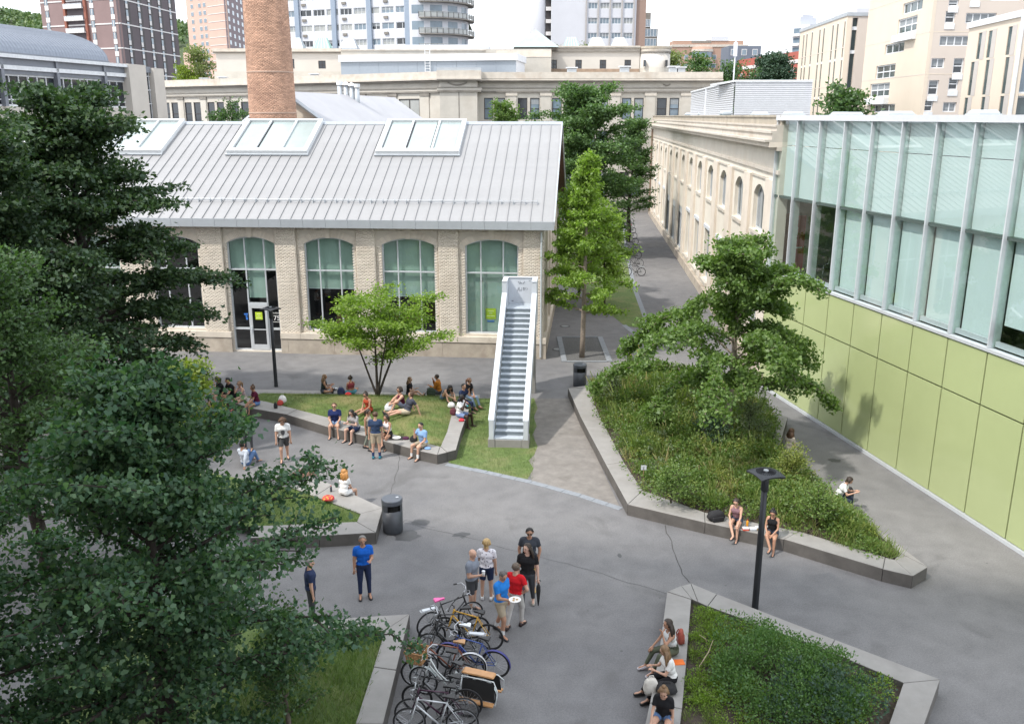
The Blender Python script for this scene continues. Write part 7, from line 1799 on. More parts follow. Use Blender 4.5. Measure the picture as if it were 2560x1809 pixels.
# ---- standing
bald = person('bald man in grey tee and charcoal shorts holding a white cup', at(tm(868, 893)), 335, 'wide', 1.80, ('cup', 'down'), look=(-15, -5), sk='fair', top=('tee', (.19, .21, .25)), bottom=('shorts', C['dgrey']), socks=C['white'], hair=(HB, 'bald'), build=1.08, group=g1)
person('blond person in white floral shirt and navy shorts seen from behind', at(tm(962, 806)), 85, 'stand', 1.72, ('down', 'cross'), look=(-12, 0), top=('tee', (.66, .64, .68), 'floral'), bottom=('shorts', C['navy']), shoes=(.65, .65, .66), hair=(HBl, 'bob'), group=g1)
plateman = person('grey-haired man in bright blue tee and khaki shorts carrying a plate', at(tm(1058, 1040)), 322, 'walk', 1.80, ('hold', 'down'), look=(-10, -25), sk='tan', top=('tee', C['blue']), bottom=('shorts', C['khaki']), socks=C['white'], hair=((.09, .08, .075), 'short'), build=1.08, group=g1)
person('man in red polo shirt and light grey trousers seen from behind', at(tm(1150, 985)), 62, 'walk', 1.76, ('hip', 'cup'), sk='fair', top=('tee', C['red']), bottom=('pants', (.42, .40, .38)), shoes=(.03, .015, .015), hair=((.10, .075, .055), 'short'), build=1.05, group=g1)
umbman = person('long-haired man in black tee and dark jeans carrying a furled umbrella', at(tm(1228, 858)), 262, 'walk', 1.83, ('down', 'carry'), look=(-35, 0), sk='pale', top=('tee', C['black']), bottom=('pants', (.055, .058, .066)), shoes=(.40, .38, .33), hair=(HD, 'long'), group=g1)
darktee = person('man in charcoal printed tee standing behind the umbrella carrier', at(tm(1240, 742)), 265, 'stand', 1.82, ('pocket', 'pocket'), look=(5, -12), sk='tan', top=('tee', (.045, .05, .062)), bottom=('shorts', (.40, .27, .10)), shoes=(.5, .33, .08), hair=(HB, 'short'), glasses=True, group=g1)
text_mesh('shirt_print', 'LIFE', .085, mat('shirt_print_grey', (.45, .46, .48), .8), darktee, (-.02, .142, 1.30), (math.pi / 2, 0, math.pi), .004)
person('man in royal blue polo shirt and navy trousers behind the ginkgo branches', at(tm(165, 795)), 285, 'stand', 1.78, ('down', 'cup'), sk='tan', top=('tee', (.01, .10, .45)), bottom=('pants', C['navy']), hair=(HG, 'short'), group=g4)
person('grey-haired man in navy shirt half hidden by the near ginkgo', at((782, 1556)), 20, 'stand', 1.76, ('down', 'down'), top=('tee', C['navy']), bottom=('pants', C['dgrey']), hair=(HG, 'short'), group=g4)
wt_man = person('man in white tee with dark print and grey shorts stepping forward', at(t84(1425, 1425)), 285, 'walk', 1.82, ('down', 'down'), lean=14, look=(10, -32), top=('tee', (.70, .70, .70)), bottom=('shorts', (.07, .07, .072)), hair=(HBr, 'curly'), build=1.06, group=g4)
MB().ball((.0, .235, 1.19), (.07, .012, .12), 10, 8).build('shirt_print', mat('dark_print', (.05, .05, .055), .9), wt_man)
person('man in flat cap and white shirt with dark trousers beside the dark trees', at(t84(270, 660)), 320, 'stand', 1.74, ('cup', 'cup'), sk='tan', top=('tee', (.62, .6, .58)), bottom=('pants', C['dgrey']), hair=((.03, .03, .032), 'cap'), group=g4)
person('person in white tee and black shorts partly hidden by leaves', at(t84(205, 785)), 30, 'stand', 1.72, ('down', 'cup'), top=('tee', (.66, .66, .68)), bottom=('shorts', C['black']), hair=(HD, 'short'), group=g4)
person('woman in dark jacket and long skirt standing behind ginkgo twigs', at(t84(955, 1290)), 262, 'stand', 1.70, ('mouth', 'down'), sk='fair', top=('long', C['black']), bottom=('pants', C['dgrey']), hair=(HB, 'ponytail'), female=True, group=g4)
person('man in navy tee and khaki shorts with teal shoes seen from behind', at(t85(858, 1225)), 92, 'stand', 1.80, ('down', 'down'), look=(-20, -5), top=('tee', (.03, .05, .10)), bottom=('shorts', (.40, .33, .24)), shoes=C['teal'], socks=(.03, .05, .12), hair=(HBr, 'short'), group=g4)
person('woman in beige tank top and sage trousers standing at the bench wall', at(t85(758, 1120)), 340, 'walk', 1.66, ('down', 'cup'), look=(0, -15), sk='tan', top=('tank', C['beige']), bottom=('pants', C['sage']), hair=(HD, 'ponytail'), female=True, group=g4)
person('brown-haired person in rust top walking beside the hall in the alley', at(t5(1465, 292)), 75, 'walk', 1.70, top=('long', C['maroon']), bottom=('pants', C['dgrey']), hair=(HBr, 'long'), female=True, group=g4)
person('person in teal top walking beside the hall in the alley', at(t5(1395, 270)), 75, 'walk', 1.70, top=('tee', C['teal']), bottom=('pants', C['navy']), hair=(HD, 'short'), group=g4)
# ---- seated on the left wall and beside it
SB = ZT
def sit(label, px, heading, pose='bench', zs=SB, **kw):
    p = at(px, zs); return person(label, p, heading, pose, seat=zs if pose.startswith('bench') else None, **kw)
sit('man in black tee with hand raised to his mouth, first on the left wall', t84(625, 575), 215, 'bench', h=1.76, arms=('lap', 'mouth'), lean=18, look=(-10, -15), top=('tee', C['black']), bottom=('shorts', C['dgrey']), hair=(HBr, 'ponytail'), group=g3)
sit('dark-haired man in black printed tee leaning forward on the left wall', t84(760, 590), 220, 'bench_out', h=1.80, arms=('knee', 'knee'), lean=18, look=(-15, -10), sk='tan', top=('tee', C['black']), bottom=('shorts', C['black']), hair=(HB, 'short'), group=g3)
sit('woman in pale tank top and sunglasses between two others on the left wall', t84(890, 625), 232, 'bench', h=1.66, arms=('mouth', 'knee'), lean=16, top=('tank', C['pink']), bottom=('short', C['beige']), shoes=(.45, .05, .04), socks=(.05, .05, .06), hair=(HLb, 'ponytail'), glasses=True, female=True, group=g3)
sit('woman in maroon tee and denim shorts with hair in a bun', t84(1065, 690), 215, 'bench_x', h=1.68, arms=('lap', 'knee'), lean=12, look=(-10, -10), sk='tan', top=('tee', C['maroon']), bottom=('short', C['denim']), shoes=(.2, .1, .07), hair=(HBr, 'bun'), female=True, group=g3)
sit('dark-haired person in black sitting on the ground beside a backpack', t84(445, 815), 335, 'knees', 0, h=1.70, arms=('hug', 'hug'), lean=12, sk='tan', top=('tank', C['black']), bottom=('shorts', C['black']), hair=(HD, 'ponytail'), female=True, group=g4)
sit('man in blue plaid shirt and jeans sitting on the paving leaning on one arm', t84(915, 1475), 62, 'knees', 0, h=1.76, arms=('back', 'knee'), lean=-12, sk='tan', top=('long', (.50, .55, .62), 'plaid'), bottom=('pants', C['denim']), hair=(HB, 'short'), group=g4)
sit('blond woman in white dress sitting on the small planter wall', (860, 1238), 62, 'bench', SB, h=1.66, arms=('lap', 'lap'), lean=8, top=('tee', (.72, .72, .72)), bottom=('dress', (.72, .72, .72)), hair=((.42, .20, .06), 'long'), female=True, group=g3)
# ---- round the mounded lawn
sit('bearded man in navy printed tee, denim shorts and sunglasses on the front wall', t85(345, 810), 272, 'bench', h=1.78, arms=('lap', 'lap'), lean=8, sk='fair', top=('tee', (.018, .028, .10)), bottom=('shorts', C['ldenim']), hair=((.10, .05, .03), 'short'), glasses=True, build=1.05, group=g3)
sit('long black-haired person in grey tee reading on the front wall', t85(600, 872), 238, 'bench', h=1.74, arms=('book', 'book'), lean=16, look=(0, -25), sk='pale', top=('tee', (.30, .29, .30)), bottom=('shorts', C['navy']), hair=(HB, 'long'), group=g3)
sit('woman in white tank top and black shorts on the front wall, arms folded', t85(1005, 950), 245, 'bench_x', h=1.66, arms=('cross', 'knee'), lean=10, look=(-15, -5), sk='tan', top=('tank', (.6, .58, .6)), bottom=('short', C['black']), hair=(HD, 'ponytail'), female=True, group=g3)
sit('man in light blue tee and khaki shorts talking on the phone', t85(1440, 1070), 232, 'bench', h=1.78, arms=('phone', 'lap'), lean=8, look=(-10, -5), sk='fair', top=('tee', C['lblue']), bottom=('shorts', C['khaki']), shoes=(.07, .045, .035), socks=(.7, .7, .7), hair=(HB, 'short'), group=g3)
def lawn_sit(label, px, heading, pose, **kw):
    p = G(*px, .6); z = lawn_z(p.x, p.y, lawn_d(p.x, p.y)) if lawn_in(p.x, p.y) else .02
    p = G(*px, z); z = lawn_z(p.x, p.y, lawn_d(p.x, p.y)) if lawn_in(p.x, p.y) else .02
    return person(label, (p.x, p.y, z), heading, pose, group=g2, **kw)
lawn_sit('woman in rust red dress and sunglasses sitting on the lawn slope', t85(765, 650), 235, 'legs_out', h=1.68, arms=('lap', 'lap'), lean=12, look=(0, -20), sk='tan', top=('tank', C['rust']), bottom=('dress', C['rust']), hair=(HD, 'bun'), glasses=True, female=True)
lawn_sit('curly-haired man in white and maroon vest sitting under the small tree', t85(1185, 600), 205, 'knees', h=1.78, arms=('hug', 'hug'), lean=10, top=('tank', C['maroon']), bottom=('shorts', (.25, .27, .36)), hair=(HD, 'curly'), glasses=True)
lawn_sit('man in dark navy tee and khaki shorts leaning back on the lawn', t85(1235, 665), 212, 'legs_out', h=1.78, arms=('back', 'back'), lean=-24, look=(-20, 0), top=('tee', (.05, .055, .075)), bottom=('shorts', (.44, .38, .28)), hair=(HBr, 'bob'))
lawn_sit('woman in black tank top sitting cross-legged on the lawn kerb eating', t85(185, 350), 5, 'cross', h=1.66, arms=('book', 'book'), lean=10, sk='tan', top=('tank', (.03, .04, .04)), bottom=('short', (.06, .07, .09)), hair=(HLb, 'long'), female=True)
lawn_sit('woman in blue floral dress with bare back on the lawn kerb', t85(540, 365), 118, 'cross', h=1.66, arms=('mouth', 'lap'), lean=6, sk='tan', top=('crop', (.2, .04, .05)), bottom=('dress', (.10, .28, .36), 'floral'), hair=(HD, 'bun'), female=True)
lawn_sit('long-haired woman in black top and denim shorts sitting with legs stretched', t85(1255, 372), 350, 'side', h=1.66, arms=('book', 'lap'), lean=6, sk='fair', top=('tee', C['black']), bottom=('short', (.04, .05, .10)), hair=(HLb, 'long'), female=True)
lawn_sit('person in orange shirt sitting on the lawn edge turned away', t85(1635, 362), 168, 'cross', h=1.74, arms=('mouth', 'book'), lean=8, sk='tan', top=('long', C['orange']), bottom=('shorts', C['dgrey']), hair=(HD, 'short'))
lawn_sit('woman in dark green top bowed over her knees on the lawn', t85(1690, 480), 318, 'knees', h=1.66, arms=('hug', 'hug'), lean=38, look=(0, -50), sk='fair', top=('tank', C['green']), bottom=('short', C['ldenim']), hair=(HB, 'long'), female=True)
sit('woman in black tee and blue jeans at the end of the lawn wall', t85(2000, 470), 315, 'bench_out', h=1.68, arms=('lap', 'lap'), lean=4, look=(25, -5), top=('tee', C['black']), bottom=('pants', C['ldenim']), shoes=(.40, .2, .12), hair=((.11, .05, .028), 'ponytail'), female=True, group=g3)
sit('dark-haired person in navy half hidden behind the man in white', t85(1915, 545), 325, 'bench', h=1.72, arms=('lap', 'mouth'), lean=12, top=('tee', C['navy']), bottom=('pants', C['navy']), hair=(HB, 'short'), group=g3)
sit('man with dreadlocks in white tee and denim shorts on the right-hand lawn wall', t85(1895, 705), 332, 'bench', h=1.80, arms=('mouth', 'book'), lean=8, look=(10, 0), sk='dark', top=('tee', (.70, .70, .72)), bottom=('shorts', (.16, .22, .38)), shoes=(.07, .04, .03), hair=((.01, .01, .011), 'dreads'), group=g3)
# ---- right planters
sit('woman in purple tank top cross-legged on the meadow wall beside a black rucksack', t3(372, 305), 238, 'bench_x', h=1.68, arms=('lap', 'knee'), lean=16, look=(0, -25), sk='fair', top=('tank', (.22, .13, .15)), bottom=('short', (.05, .06, .09)), hair=(HD, 'bob'), female=True, group=g3)
sit('woman in black top with a bun on the meadow wall behind the lamp post', t3(605, 385), 240, 'bench_x', h=1.66, arms=('lap', 'lap'), lean=10, look=(0, -25), sk='tan', top=('tank', C['black']), bottom=('short', (.03, .04, .06)), hair=(HB, 'bun'), female=True, group=g3)
sit('woman in white tee and dark dungarees bent over a black backpack', t3(1030, 150), 332, 'bench', h=1.66, arms=('book', 'book'), lean=26, look=(0, -35), sk='fair', top=('tee', (.66, .67, .68)), bottom=('pants', (.03, .04, .06)), hair=(HD, 'bob'), female=True, group=g3)
sit('brown-haired woman in beige seated on the far side of the meadow wall', t6(700, 1385), 30, 'bench', h=1.66, arms=('lap', 'lap'), lean=14, top=('tee', C['beige']), bottom=('pants', (.36, .35, .30)), hair=(HBr, 'long'), female=True, group=g3)
sit('blond woman in white top with bare shoulders behind the tall meadow plants', (1553, 968), 92, 'bench', h=1.66, arms=('down', 'down'), lean=2, look=(20, 0), top=('tank', (.62, .66, .72), 'floral'), bottom=('skirt', C['white']), hair=(HBl, 'bun'), female=True, group=g3)
sit('long brown-haired woman in white sleeveless top and olive trousers smoking', t88(705, 590), 200, 'bench_out', h=1.68, arms=('knee', 'mouth'), lean=14, look=(-5, -5), sk='tan', top=('tank', (.58, .60, .60)), bottom=('pants', C['olive']), shoes=(.66, .62, .66), hair=(HD, 'long'), female=True, group=g3)
sit('woman in white tee and black trousers holding a paper on the shrub wall', t88(685, 1000), 192, 'bench_out', h=1.68, arms=('book', 'book'), lean=14, look=(-15, -20), sk='fair', top=('tee', (.66, .65, .63)), bottom=('pants', C['black']), shoes=(.02, .02, .02), hair=(HLb, 'long'), female=True, group=g3)
sit('blond woman in black tee and denim shorts with her hair up on the shrub wall', t88(575, 1560), 248, 'bench', h=1.68, arms=('knee', 'down'), lean=12, look=(5, -25), sk='fair', top=('tee', C['black']), bottom=('short', C['denim']), hair=(HLb, 'bun'), female=True, group=g3)
# ================================================================== BICYCLES
def t86(x, y): return (980 + x / 4.518, 1450 + y / 4.518)
M_tyre = mat('tyre_rubber', (.016, .016, .017), .85, var=.15); M_rim = mat('rim_alloy', (.42, .43, .45), .3, metal=.8, var=.05); M_spoke = mat('spoke_steel', (.40, .41, .43), .3, metal=.8, var=.05)
M_sad = mat('saddle_black', (.018, .017, .017), .55, var=.1); M_blkm = mat('black_metal', (.02, .02, .022), .45, metal=.4, var=.1)
WR = .335
def ring(r, n=28): return [(r * math.cos(2 * math.pi * k / n), 0, r * math.sin(2 * math.pi * k / n)) for k in range(n)]
ty_me = MB().tube(ring(WR - .016), .018, 6, closed=True).mesh('tyre', M_tyre, True)
rim_me = MB().tube(ring(WR - .042), .010, 5, closed=True).mesh('rim', M_rim, True); rimb_me = MB().tube(ring(WR - .042), .010, 5, closed=True).mesh('rim', M_blkm, True)
_s = MB()
for k in range(20):
    a = 2 * math.pi * k / 20; b = a + (.5 if k % 2 else -.5); s = .022 if k % 4 < 2 else -.022
    _s.tube([(.02 * math.cos(b), s, .02 * math.sin(b)), ((WR - .05) * math.cos(a), 0, (WR - .05) * math.sin(a))], .0022, 3)
_s.tube([(0, -.05, 0), (0, .05, 0)], .022, 8)
sp_me = _s.mesh('spokes', M_spoke)
def metal(nm, c): return mat('frame_' + nm, c, .3, metal=.25, var=.05, coat=.5)
def bike(label, rear, frontp, col, style='flat', fenders=None, rack=False, saddle=(.018, .017, .017), basket=False, cargo=False, step=False, rimdark=False, group='bicycles parked at the planter wall', lean=0, pr=None):
    a, b = (G(*rear), G(*frontp)) if pr is None else pr
    d = (b - a); d.z = 0; d.normalize(); mid = (a + b) / 2
    R_ = thing('bicycle', label, 'bicycle', (mid.x, mid.y, 0), math.atan2(d.y, d.x), group)
    R_.rotation_euler.x = rad(lean)
    fm = metal('%d_%d_%d' % tuple(int(c * 100) for c in col), col)
    xr, xf = (-.52 if not cargo else -.80), .54
    for x in (xr, xf):
        w = bpy.data.objects.new('wheel', ty_me); COL.objects.link(w); w.parent = R_; w.location = (x, 0, WR); w.rotation_euler.y = rng.uniform(0, 6)
        link('rim', rimb_me if rimdark else rim_me, w); link('spokes', sp_me, w)
    BBt, ST_, HTp, HBt = V3(-.07, 0, .28), V3(-.23, 0, .82 if not step else .74), V3(.36, 0, .88), V3(.40, 0, .72)
    f = MB(); f.tube([BBt, ST_], .016, 8)
    if step: f.tube([HTp, V3(.2, 0, .62), V3(0, 0, .46), V3(-.12, 0, .42)], .016, 8)
    else: f.tube([ST_ - V3(0, 0, .03), HTp - V3(0, 0, .02)], .0155, 8)
    f.tube([BBt, HBt + V3(0, 0, .02)], .019, 8); f.tube([HTp + V3(-.01, 0, .03), HBt - V3(-.01, 0, .02)], .021, 8)
    for s in (-1, 1): f.tube([V3(-.23, s * .02, .76 if not step else .70), V3(xr, s * .055, WR)], .009, 6); f.tube([V3(-.07, s * .03, .28), V3(xr, s * .055, WR)], .010, 6)
    f.build('frame', fm, R_, True)
    f = MB()
    for s in (-1, 1): f.tube([HBt + V3(.01, s * .035, 0), V3(.47, s * .05, .50), V3(xf, s * .052, WR)], [.014, .012, .009], 6)
    f.tube([HBt + V3(.01, -.04, 0), HBt + V3(.01, .04, 0)], .014, 6).build('fork', fm, R_, True)
    MB().tube([ST_, V3(-.265, 0, .93)], .013, 8).build('seat_post', M_rim, R_, True)
    sd = MB(); pf = [(-.13, .075, .0), (-.09, .082, .012), (-.02, .06, .008), (.06, .03, .004), (.13, .02, .0)]
    for (y0, w0, h0), (y1, w1, h1) in zip(pf[:-1], pf[1:]):
        c = V3(-.26, 0, .955)
        q = [(c.x + y0, -w0, c.z + h0), (c.x + y1, -w1, c.z + h1), (c.x + y1, w1, c.z + h1), (c.x + y0, w0, c.z + h0)]
        sd.add(q + [(p[0], p[1] * .75, p[2] - .045) for p in q], [(0, 1, 2, 3), (7, 6, 5, 4), (0, 4, 5, 1), (2, 6, 7, 3)] + ([(3, 7, 4, 0)] if y0 == -.13 else []) + ([(1, 5, 6, 2)] if y1 == .13 else []))
    sd.build('saddle', mat('saddle_%d_%d_%d' % tuple(int(c * 100) for c in saddle), saddle, .5, var=.1), R_)
    h = MB(); st = HTp + V3(.0, 0, .10); h.tube([HTp, st, st + V3(.06, 0, .03)], .013, 6); c = st + V3(.06, 0, .03)
    if style == 'drop':
        h.tube([c + V3(0, -.2, 0), c + V3(0, .2, 0)], .0125, 6)
        for s in (-1, 1): h.tube([c + V3(0, s * .2, 0), c + V3(.09, s * .21, -.01), c + V3(.11, s * .21, -.08), c + V3(.04, s * .22, -.14), c + V3(-.05, s * .22, -.14)], .0135, 6)
    elif style == 'swept':
        for s in (-1, 1): h.tube([c, c + V3(.05, s * .12, .04), c + V3(.0, s * .26, .07), c + V3(-.16, s * .30, .05)], .0125, 6)
    else: h.tube([c + V3(-.04, -.30, .02), c + V3(0, -.08, 0), c + V3(0, .08, 0), c + V3(-.04, .30, .02)], .0125, 6)
    hb = h.build('handlebar', M_rim if style != 'flat' else M_blkm, R_, True)
    for s in (-1, 1):
        e = c + (V3(-.10, s * .29, .055) if style == 'swept' else V3(-.035, s * .25, .018) if style == 'flat' else V3(0, s * .22, -.14))
        e2 = c + (V3(-.19, s * .305, .05) if style == 'swept' else V3(-.045, s * .33, .022) if style == 'flat' else V3(-.07, s * .22, -.14)); MB().tube([e, e2], .018, 6).build('grip', M_sad, hb)
        MB().tube([c + V3(.03, s * .16, -.01), c + V3(.05, s * .24, -.03)], .006, 4).build('brake_lever', M_rim, hb)
    k = MB(); k.tube([(BBt.x + .09 * math.cos(2 * math.pi * j / 20), -.05, BBt.z + .09 * math.sin(2 * math.pi * j / 20)) for j in range(20)], .006, 4, closed=True).tube([BBt + V3(0, -.07, 0), BBt + V3(0, .07, 0)], .016, 8)
    for s in (-1, 1): k.tube([BBt + V3(0, s * .065, 0), BBt + V3(.14 * s, s * .075, -.10 * s)], .009, 5); k.box(BBt.x + .14 * s - .04, BBt.x + .14 * s + .04, s * .13 - .05, s * .13 + .04, BBt.z - .10 * s - .012, BBt.z - .10 * s + .012)
    for dz in (.085, -.085): k.tube([V3(BBt.x, -.05, BBt.z + dz), V3(xr, -.05, WR + dz * .45)], .004, 4)
    k.build('crankset', M_blkm, R_)
    MB().tube([V3(-.1, .05, .28), V3(-.16, .22, .02)], .008, 5).build('kickstand', M_blkm, R_)
    if fenders:
        fmn = mat('fender_%d_%d_%d' % tuple(int(c_ * 100) for c_ in fenders), fenders, .35, metal=.3, var=.05)
        for x, a0, a1 in ((xr, 20, 195), (xf, -5, 150)):
            m = MB(); n = 14; P_ = []
            for j in range(n + 1):
                a = rad(a0 + (a1 - a0) * j / n); P_.append([(x + (WR + .02 - abs(o) * .25) * math.cos(a), o, WR + (WR + .02 - abs(o) * .25) * math.sin(a)) for o in (-.032, 0, .032)])
            for j in range(n):
                for q in range(2): m.quad(P_[j][q], P_[j][q + 1], P_[j + 1][q + 1], P_[j + 1][q])
            m.build('mudguard', fmn, R_, True)
    if rack:
        r_ = MB(); z = WR * 2 + .07
        for y in (-.055, -.018, .018, .055): r_.tube([(xr - .22, y, z), (xr + .2, y, z)], .007, 5)
        for x in (xr - .22, xr + .0, xr + .2): r_.tube([(x, -.06, z), (x, .06, z)], .007, 5)
        for s in (-1, 1): r_.tube([(xr - .1, s * .06, z), (xr, s * .07, WR)], .005, 4); r_.tube([(xr + .12, s * .06, z), (xr, s * .07, WR)], .005, 4)
        r_.box(xr - .18, xr + .16, -.05, .05, z + .008, z + .02)
        r_.build('rear_rack', mat('rack_alloy', (.5, .52, .54), .35, metal=.6, var=.05), R_)
    if basket:
        bk_ = MB(); x0, x1, w0, z0, z1 = .50, .84, .15, .80, 1.06; M_wick = mat('wicker', (.30, .165, .07), .85, var=.3, scale=20)
        for j in range(7):
            t = j / 6; e = .04 * t; z = z0 + (z1 - z0) * t
            bk_.tube([(x0 - e * .3, -w0 - e, z), (x1 + e, -w0 - e, z), (x1 + e, w0 + e, z), (x0 - e * .3, w0 + e, z)], .014 if j < 6 else .024, 5, closed=True)
        for j in range(7): x = x0 + (x1 - x0) * j / 6; bk_.tube([(x, -w0, z0), (x, -w0 - .04, z1)], .008, 4); bk_.tube([(x, w0, z0), (x, w0 + .04, z1)], .008, 4)
        for j in range(5): y = -w0 + 2 * w0 * j / 4; bk_.tube([(x0, y, z0), (x0 - .01, y, z1)], .008, 4); bk_.tube([(x1, y, z0), (x1 + .04, y, z1)], .008, 4)
        bk_.box(x0, x1, -w0, w0, z0 - .01, z0 + .01).build('basket', M_wick, R_)
    if cargo:
        M_deck = mat('plywood_deck', (.46, .24, .10), .5, var=.15, scale=8); z = .80
        MB().bbox(xr - .30, xr + .42, -.10, .10, z, z + .03, .02).build('cargo_deck', M_deck, R_)
        c_ = MB()
        for s in (-1, 1):
            c_.tube([(-.25, s * .06, .62), (-.35, s * .13, .76), (xr - .32, s * .13, .76), (xr - .42, s * .20, .62), (xr - .40, s * .24, .30), (xr + .42, s * .24, .30)], .014, 6); c_.tube([(xr + .38, s * .13, .76), (xr + .42, s * .24, .30)], .012, 6)
        c_.build('cargo_frame', fm, R_, True)
        for s in (-1, 1): MB().box(xr - .36, xr + .40, s * .27 - .06, s * .27 + .06, .285, .315).build('foot_board', M_deck, R_); MB().quad((xr - .34, s * .15, .74), (xr + .36, s * .15, .74), (xr + .38, s * .22, .34), (xr - .36, s * .22, .34)).build('wheel_skirt', mat('black_fabric', (.012, .012, .012), .9), R_)
    return R_
bike('bicycle with pink saddle cover and pale rear rack', t86(430, 640), t86(880, 520), C['black'], 'swept', rack=True, saddle=(.75, .12, .35))
bike('black and yellow road bicycle with slim black saddle', t86(1135, 785), t86(610, 690), (.55, .30, .02), 'flat', rimdark=True)
bike('dark bicycle with white covered saddle and pale rear rack', t86(990, 930), t86(420, 880), (.02, .022, .026), 'flat', rack=True, saddle=(.62, .64, .66))
bike('blue bicycle with violet-blue mudguards', t86(1200, 1100), t86(640, 1000), (.03, .07, .26), 'swept', fenders=(.05, .05, .20), rimdark=True)
bike('copper-brown bicycle with tan leather saddle and chrome mudguards', t86(950, 1125), t86(320, 1090), (.20, .055, .025), 'flat', fenders=(.55, .56, .58), saddle=(.42, .23, .10))
bike('white cargo bicycle with wooden deck and wicker front basket', t86(1000, 1425), t86(250, 1255), (.55, .58, .58), 'swept', fenders=(.5, .55, .56), basket=True, cargo=True, step=True, saddle=(.03, .03, .032))
bike('black bicycle with broad black saddle beside the cargo bicycle', t86(900, 1545), t86(250, 1480), (.015, .015, .018), 'flat', rimdark=True)
bike('dark purple bicycle with blue cable lock', t86(860, 1640), t86(170, 1650), (.05, .012, .035), 'drop', rack=False)
bike('black bicycle squeezed between the yellow and the white-saddled bicycles', t86(900, 700), t86(520, 760), (.014, .014, .016), 'drop', rimdark=True)
bike('dark grey bicycle wedged behind the cargo bicycle basket', t86(820, 1240), t86(280, 1200), (.03, .032, .036), 'flat', fenders=(.03, .03, .034))
bike('silver bicycle cut by the lower picture edge', t86(760, 1770), t86(250, 1760), (.52, .54, .56), 'flat')
bA, bB = G(1603, 690), G(1577, 560)
acol = [(.012, .012, .014), (.02, .02, .022), (.012, .012, .014), (.02, .05, .04), (.012, .012, .014), (.02, .02, .022), (.012, .012, .014), (.05, .012, .012), (.012, .012, .014)]
for k in range(9):
    p = bA.lerp(bB, (k / 8) ** 1.0); d = Vector((-.97, .2 + rng.uniform(-.12, .12), 0)).normalized()
    lab = {7: 'dark red bicycle in the alley row', 3: 'dark green bicycle in the alley row', 6: 'bicycle with red saddle bag at the alley rack'}.get(k, 'black bicycle in the crowded row along the alley lawn')
    bike(lab, None, None, acol[k], ['flat', 'drop', 'swept'][k % 3], rack=k % 3 == 0, rimdark=k % 2 == 0, saddle=(.5, .03, .06) if k == 6 else (.018, .017, .017), group='bicycles parked along the alley', pr=(p, p + d * 1.03))

# ================================================================== BAGS, FOOD AND SMALL THINGS
def soft(name, label, p, size, col, rotz=0, seed=0, cat='bag', straps=True, mat_=None, rough=.85, parts=True, squash=1.0):
    """soft bag: a sagging rounded body, a pocket or flap, and straps"""
    r = random.Random(seed); root = thing(name, label, cat, p, rad(rotz), None)
    m = mat_ or mat('bag_%d_%d_%d' % tuple(int(c * 100) for c in col), col, rough, var=.15, scale=8, bump=.4, bscale=9)
    sx, sy, sz = size; b = MB(); n, q = 14, 9
    vs = []
    for i in range(q + 1):
        a = math.pi * i / q; z = (1 - math.cos(a)) / 2; w = max(.02, math.sin(a)) ** .55 * (1 - .25 * z)
        for k in range(n):
            t = 2 * math.pi * k / n; c, s = math.cos(t), math.sin(t); e = 2 / 3.2
            x = math.copysign(abs(c) ** e, c) * w; y = math.copysign(abs(s) ** e, s) * w; j = 1 + r.uniform(-.07, .07)
            vs.append((x * sx / 2 * j, y * sy / 2 * j, z * sz))
    fs = [(i * n + k, i * n + (k + 1) % n, (i + 1) * n + (k + 1) % n, (i + 1) * n + k) for i in range(q) for k in range(n)]
    fs += [tuple(range(n - 1, -1, -1)), tuple(range(q * n, (q + 1) * n))]
    b.add(vs, fs).build('bag_body', m, root, True)
    if parts:
        MB().bbox(-sx * .3, sx * .3, -sy * .56, -sy * .3, sz * .12, sz * .5, .02).build('pocket', m, root)
    if straps:
        for s in (-1, 1): MB().tube([(s * sx * .2, sy * .35, sz * .9), (s * sx * .25, sy * .62, sz * .6), (s * sx * .28, sy * .5, sz * .15)], .014, 5).build('strap', m, root)
    else: MB().tube([(-sx * .18, 0, sz * .93), (-sx * .12, 0, sz * 1.12), (sx * .12, 0, sz * 1.12), (sx * .18, 0, sz * .93)], .012, 5).build('handle', m, root)
    return root
def on(px, z): p = G(*px, z); return (p.x, p.y, z)
soft('backpack', 'black hiking rucksack lying on the meadow wall beside the woman in purple', on(t3(235, 285), SB), (.62, .32, .30), C['black'], 15, 1, 'backpack')
soft('backpack', 'black backpack held in front of the woman in white tee', on(t3(1100, 165), .0), (.34, .24, .52), C['black'], -20, 2, 'backpack')
soft('backpack', 'maroon and black backpack standing against the left wall', on(t84(715, 730), 0), (.36, .26, .52), C['maroon'], 20, 3, 'backpack')
soft('backpack', 'large black backpack on the paving before the seated person in black', on(t84(590, 860), 0), (.40, .28, .55), C['black'], 20, 4, 'backpack')
lz_ = lambda px: (lambda p: (p.x, p.y, lawn_z(p.x, p.y, lawn_d(p.x, p.y)) if lawn_in(p.x, p.y) else .02))(G(*px, .4))
soft('backpack', 'dark green backpack on the lawn edge between the long-haired woman and the orange shirt', lz_(t85(1535, 375)), (.45, .3, .42), (.03, .045, .03), 10, 5, 'backpack')
soft('cool_bag', 'navy cool bag on the lawn kerb between two seated women', lz_(t85(412, 375)), (.38, .26, .38), (.02, .03, .09), 0, 6, straps=False)
soft('pouch', 'small red bag on the lawn beside the floral dress', lz_(t85(500, 392)), (.34, .22, .16), (.5, .02, .03), 0, 7, straps=False, parts=False)
soft('plastic_bag', 'white plastic bag on the lawn before the man leaning back', lz_(t85(1020, 700)), (.45, .34, .32), (.62, .63, .65), 0, 8, straps=False, parts=False)
soft('plastic_bag', 'white plastic bag with red pouch lying on the lawn at the left wall', on(t84(1395, 660), .42), (.38, .26, .3), (.66, .64, .63), 0, 9, straps=False, parts=False)
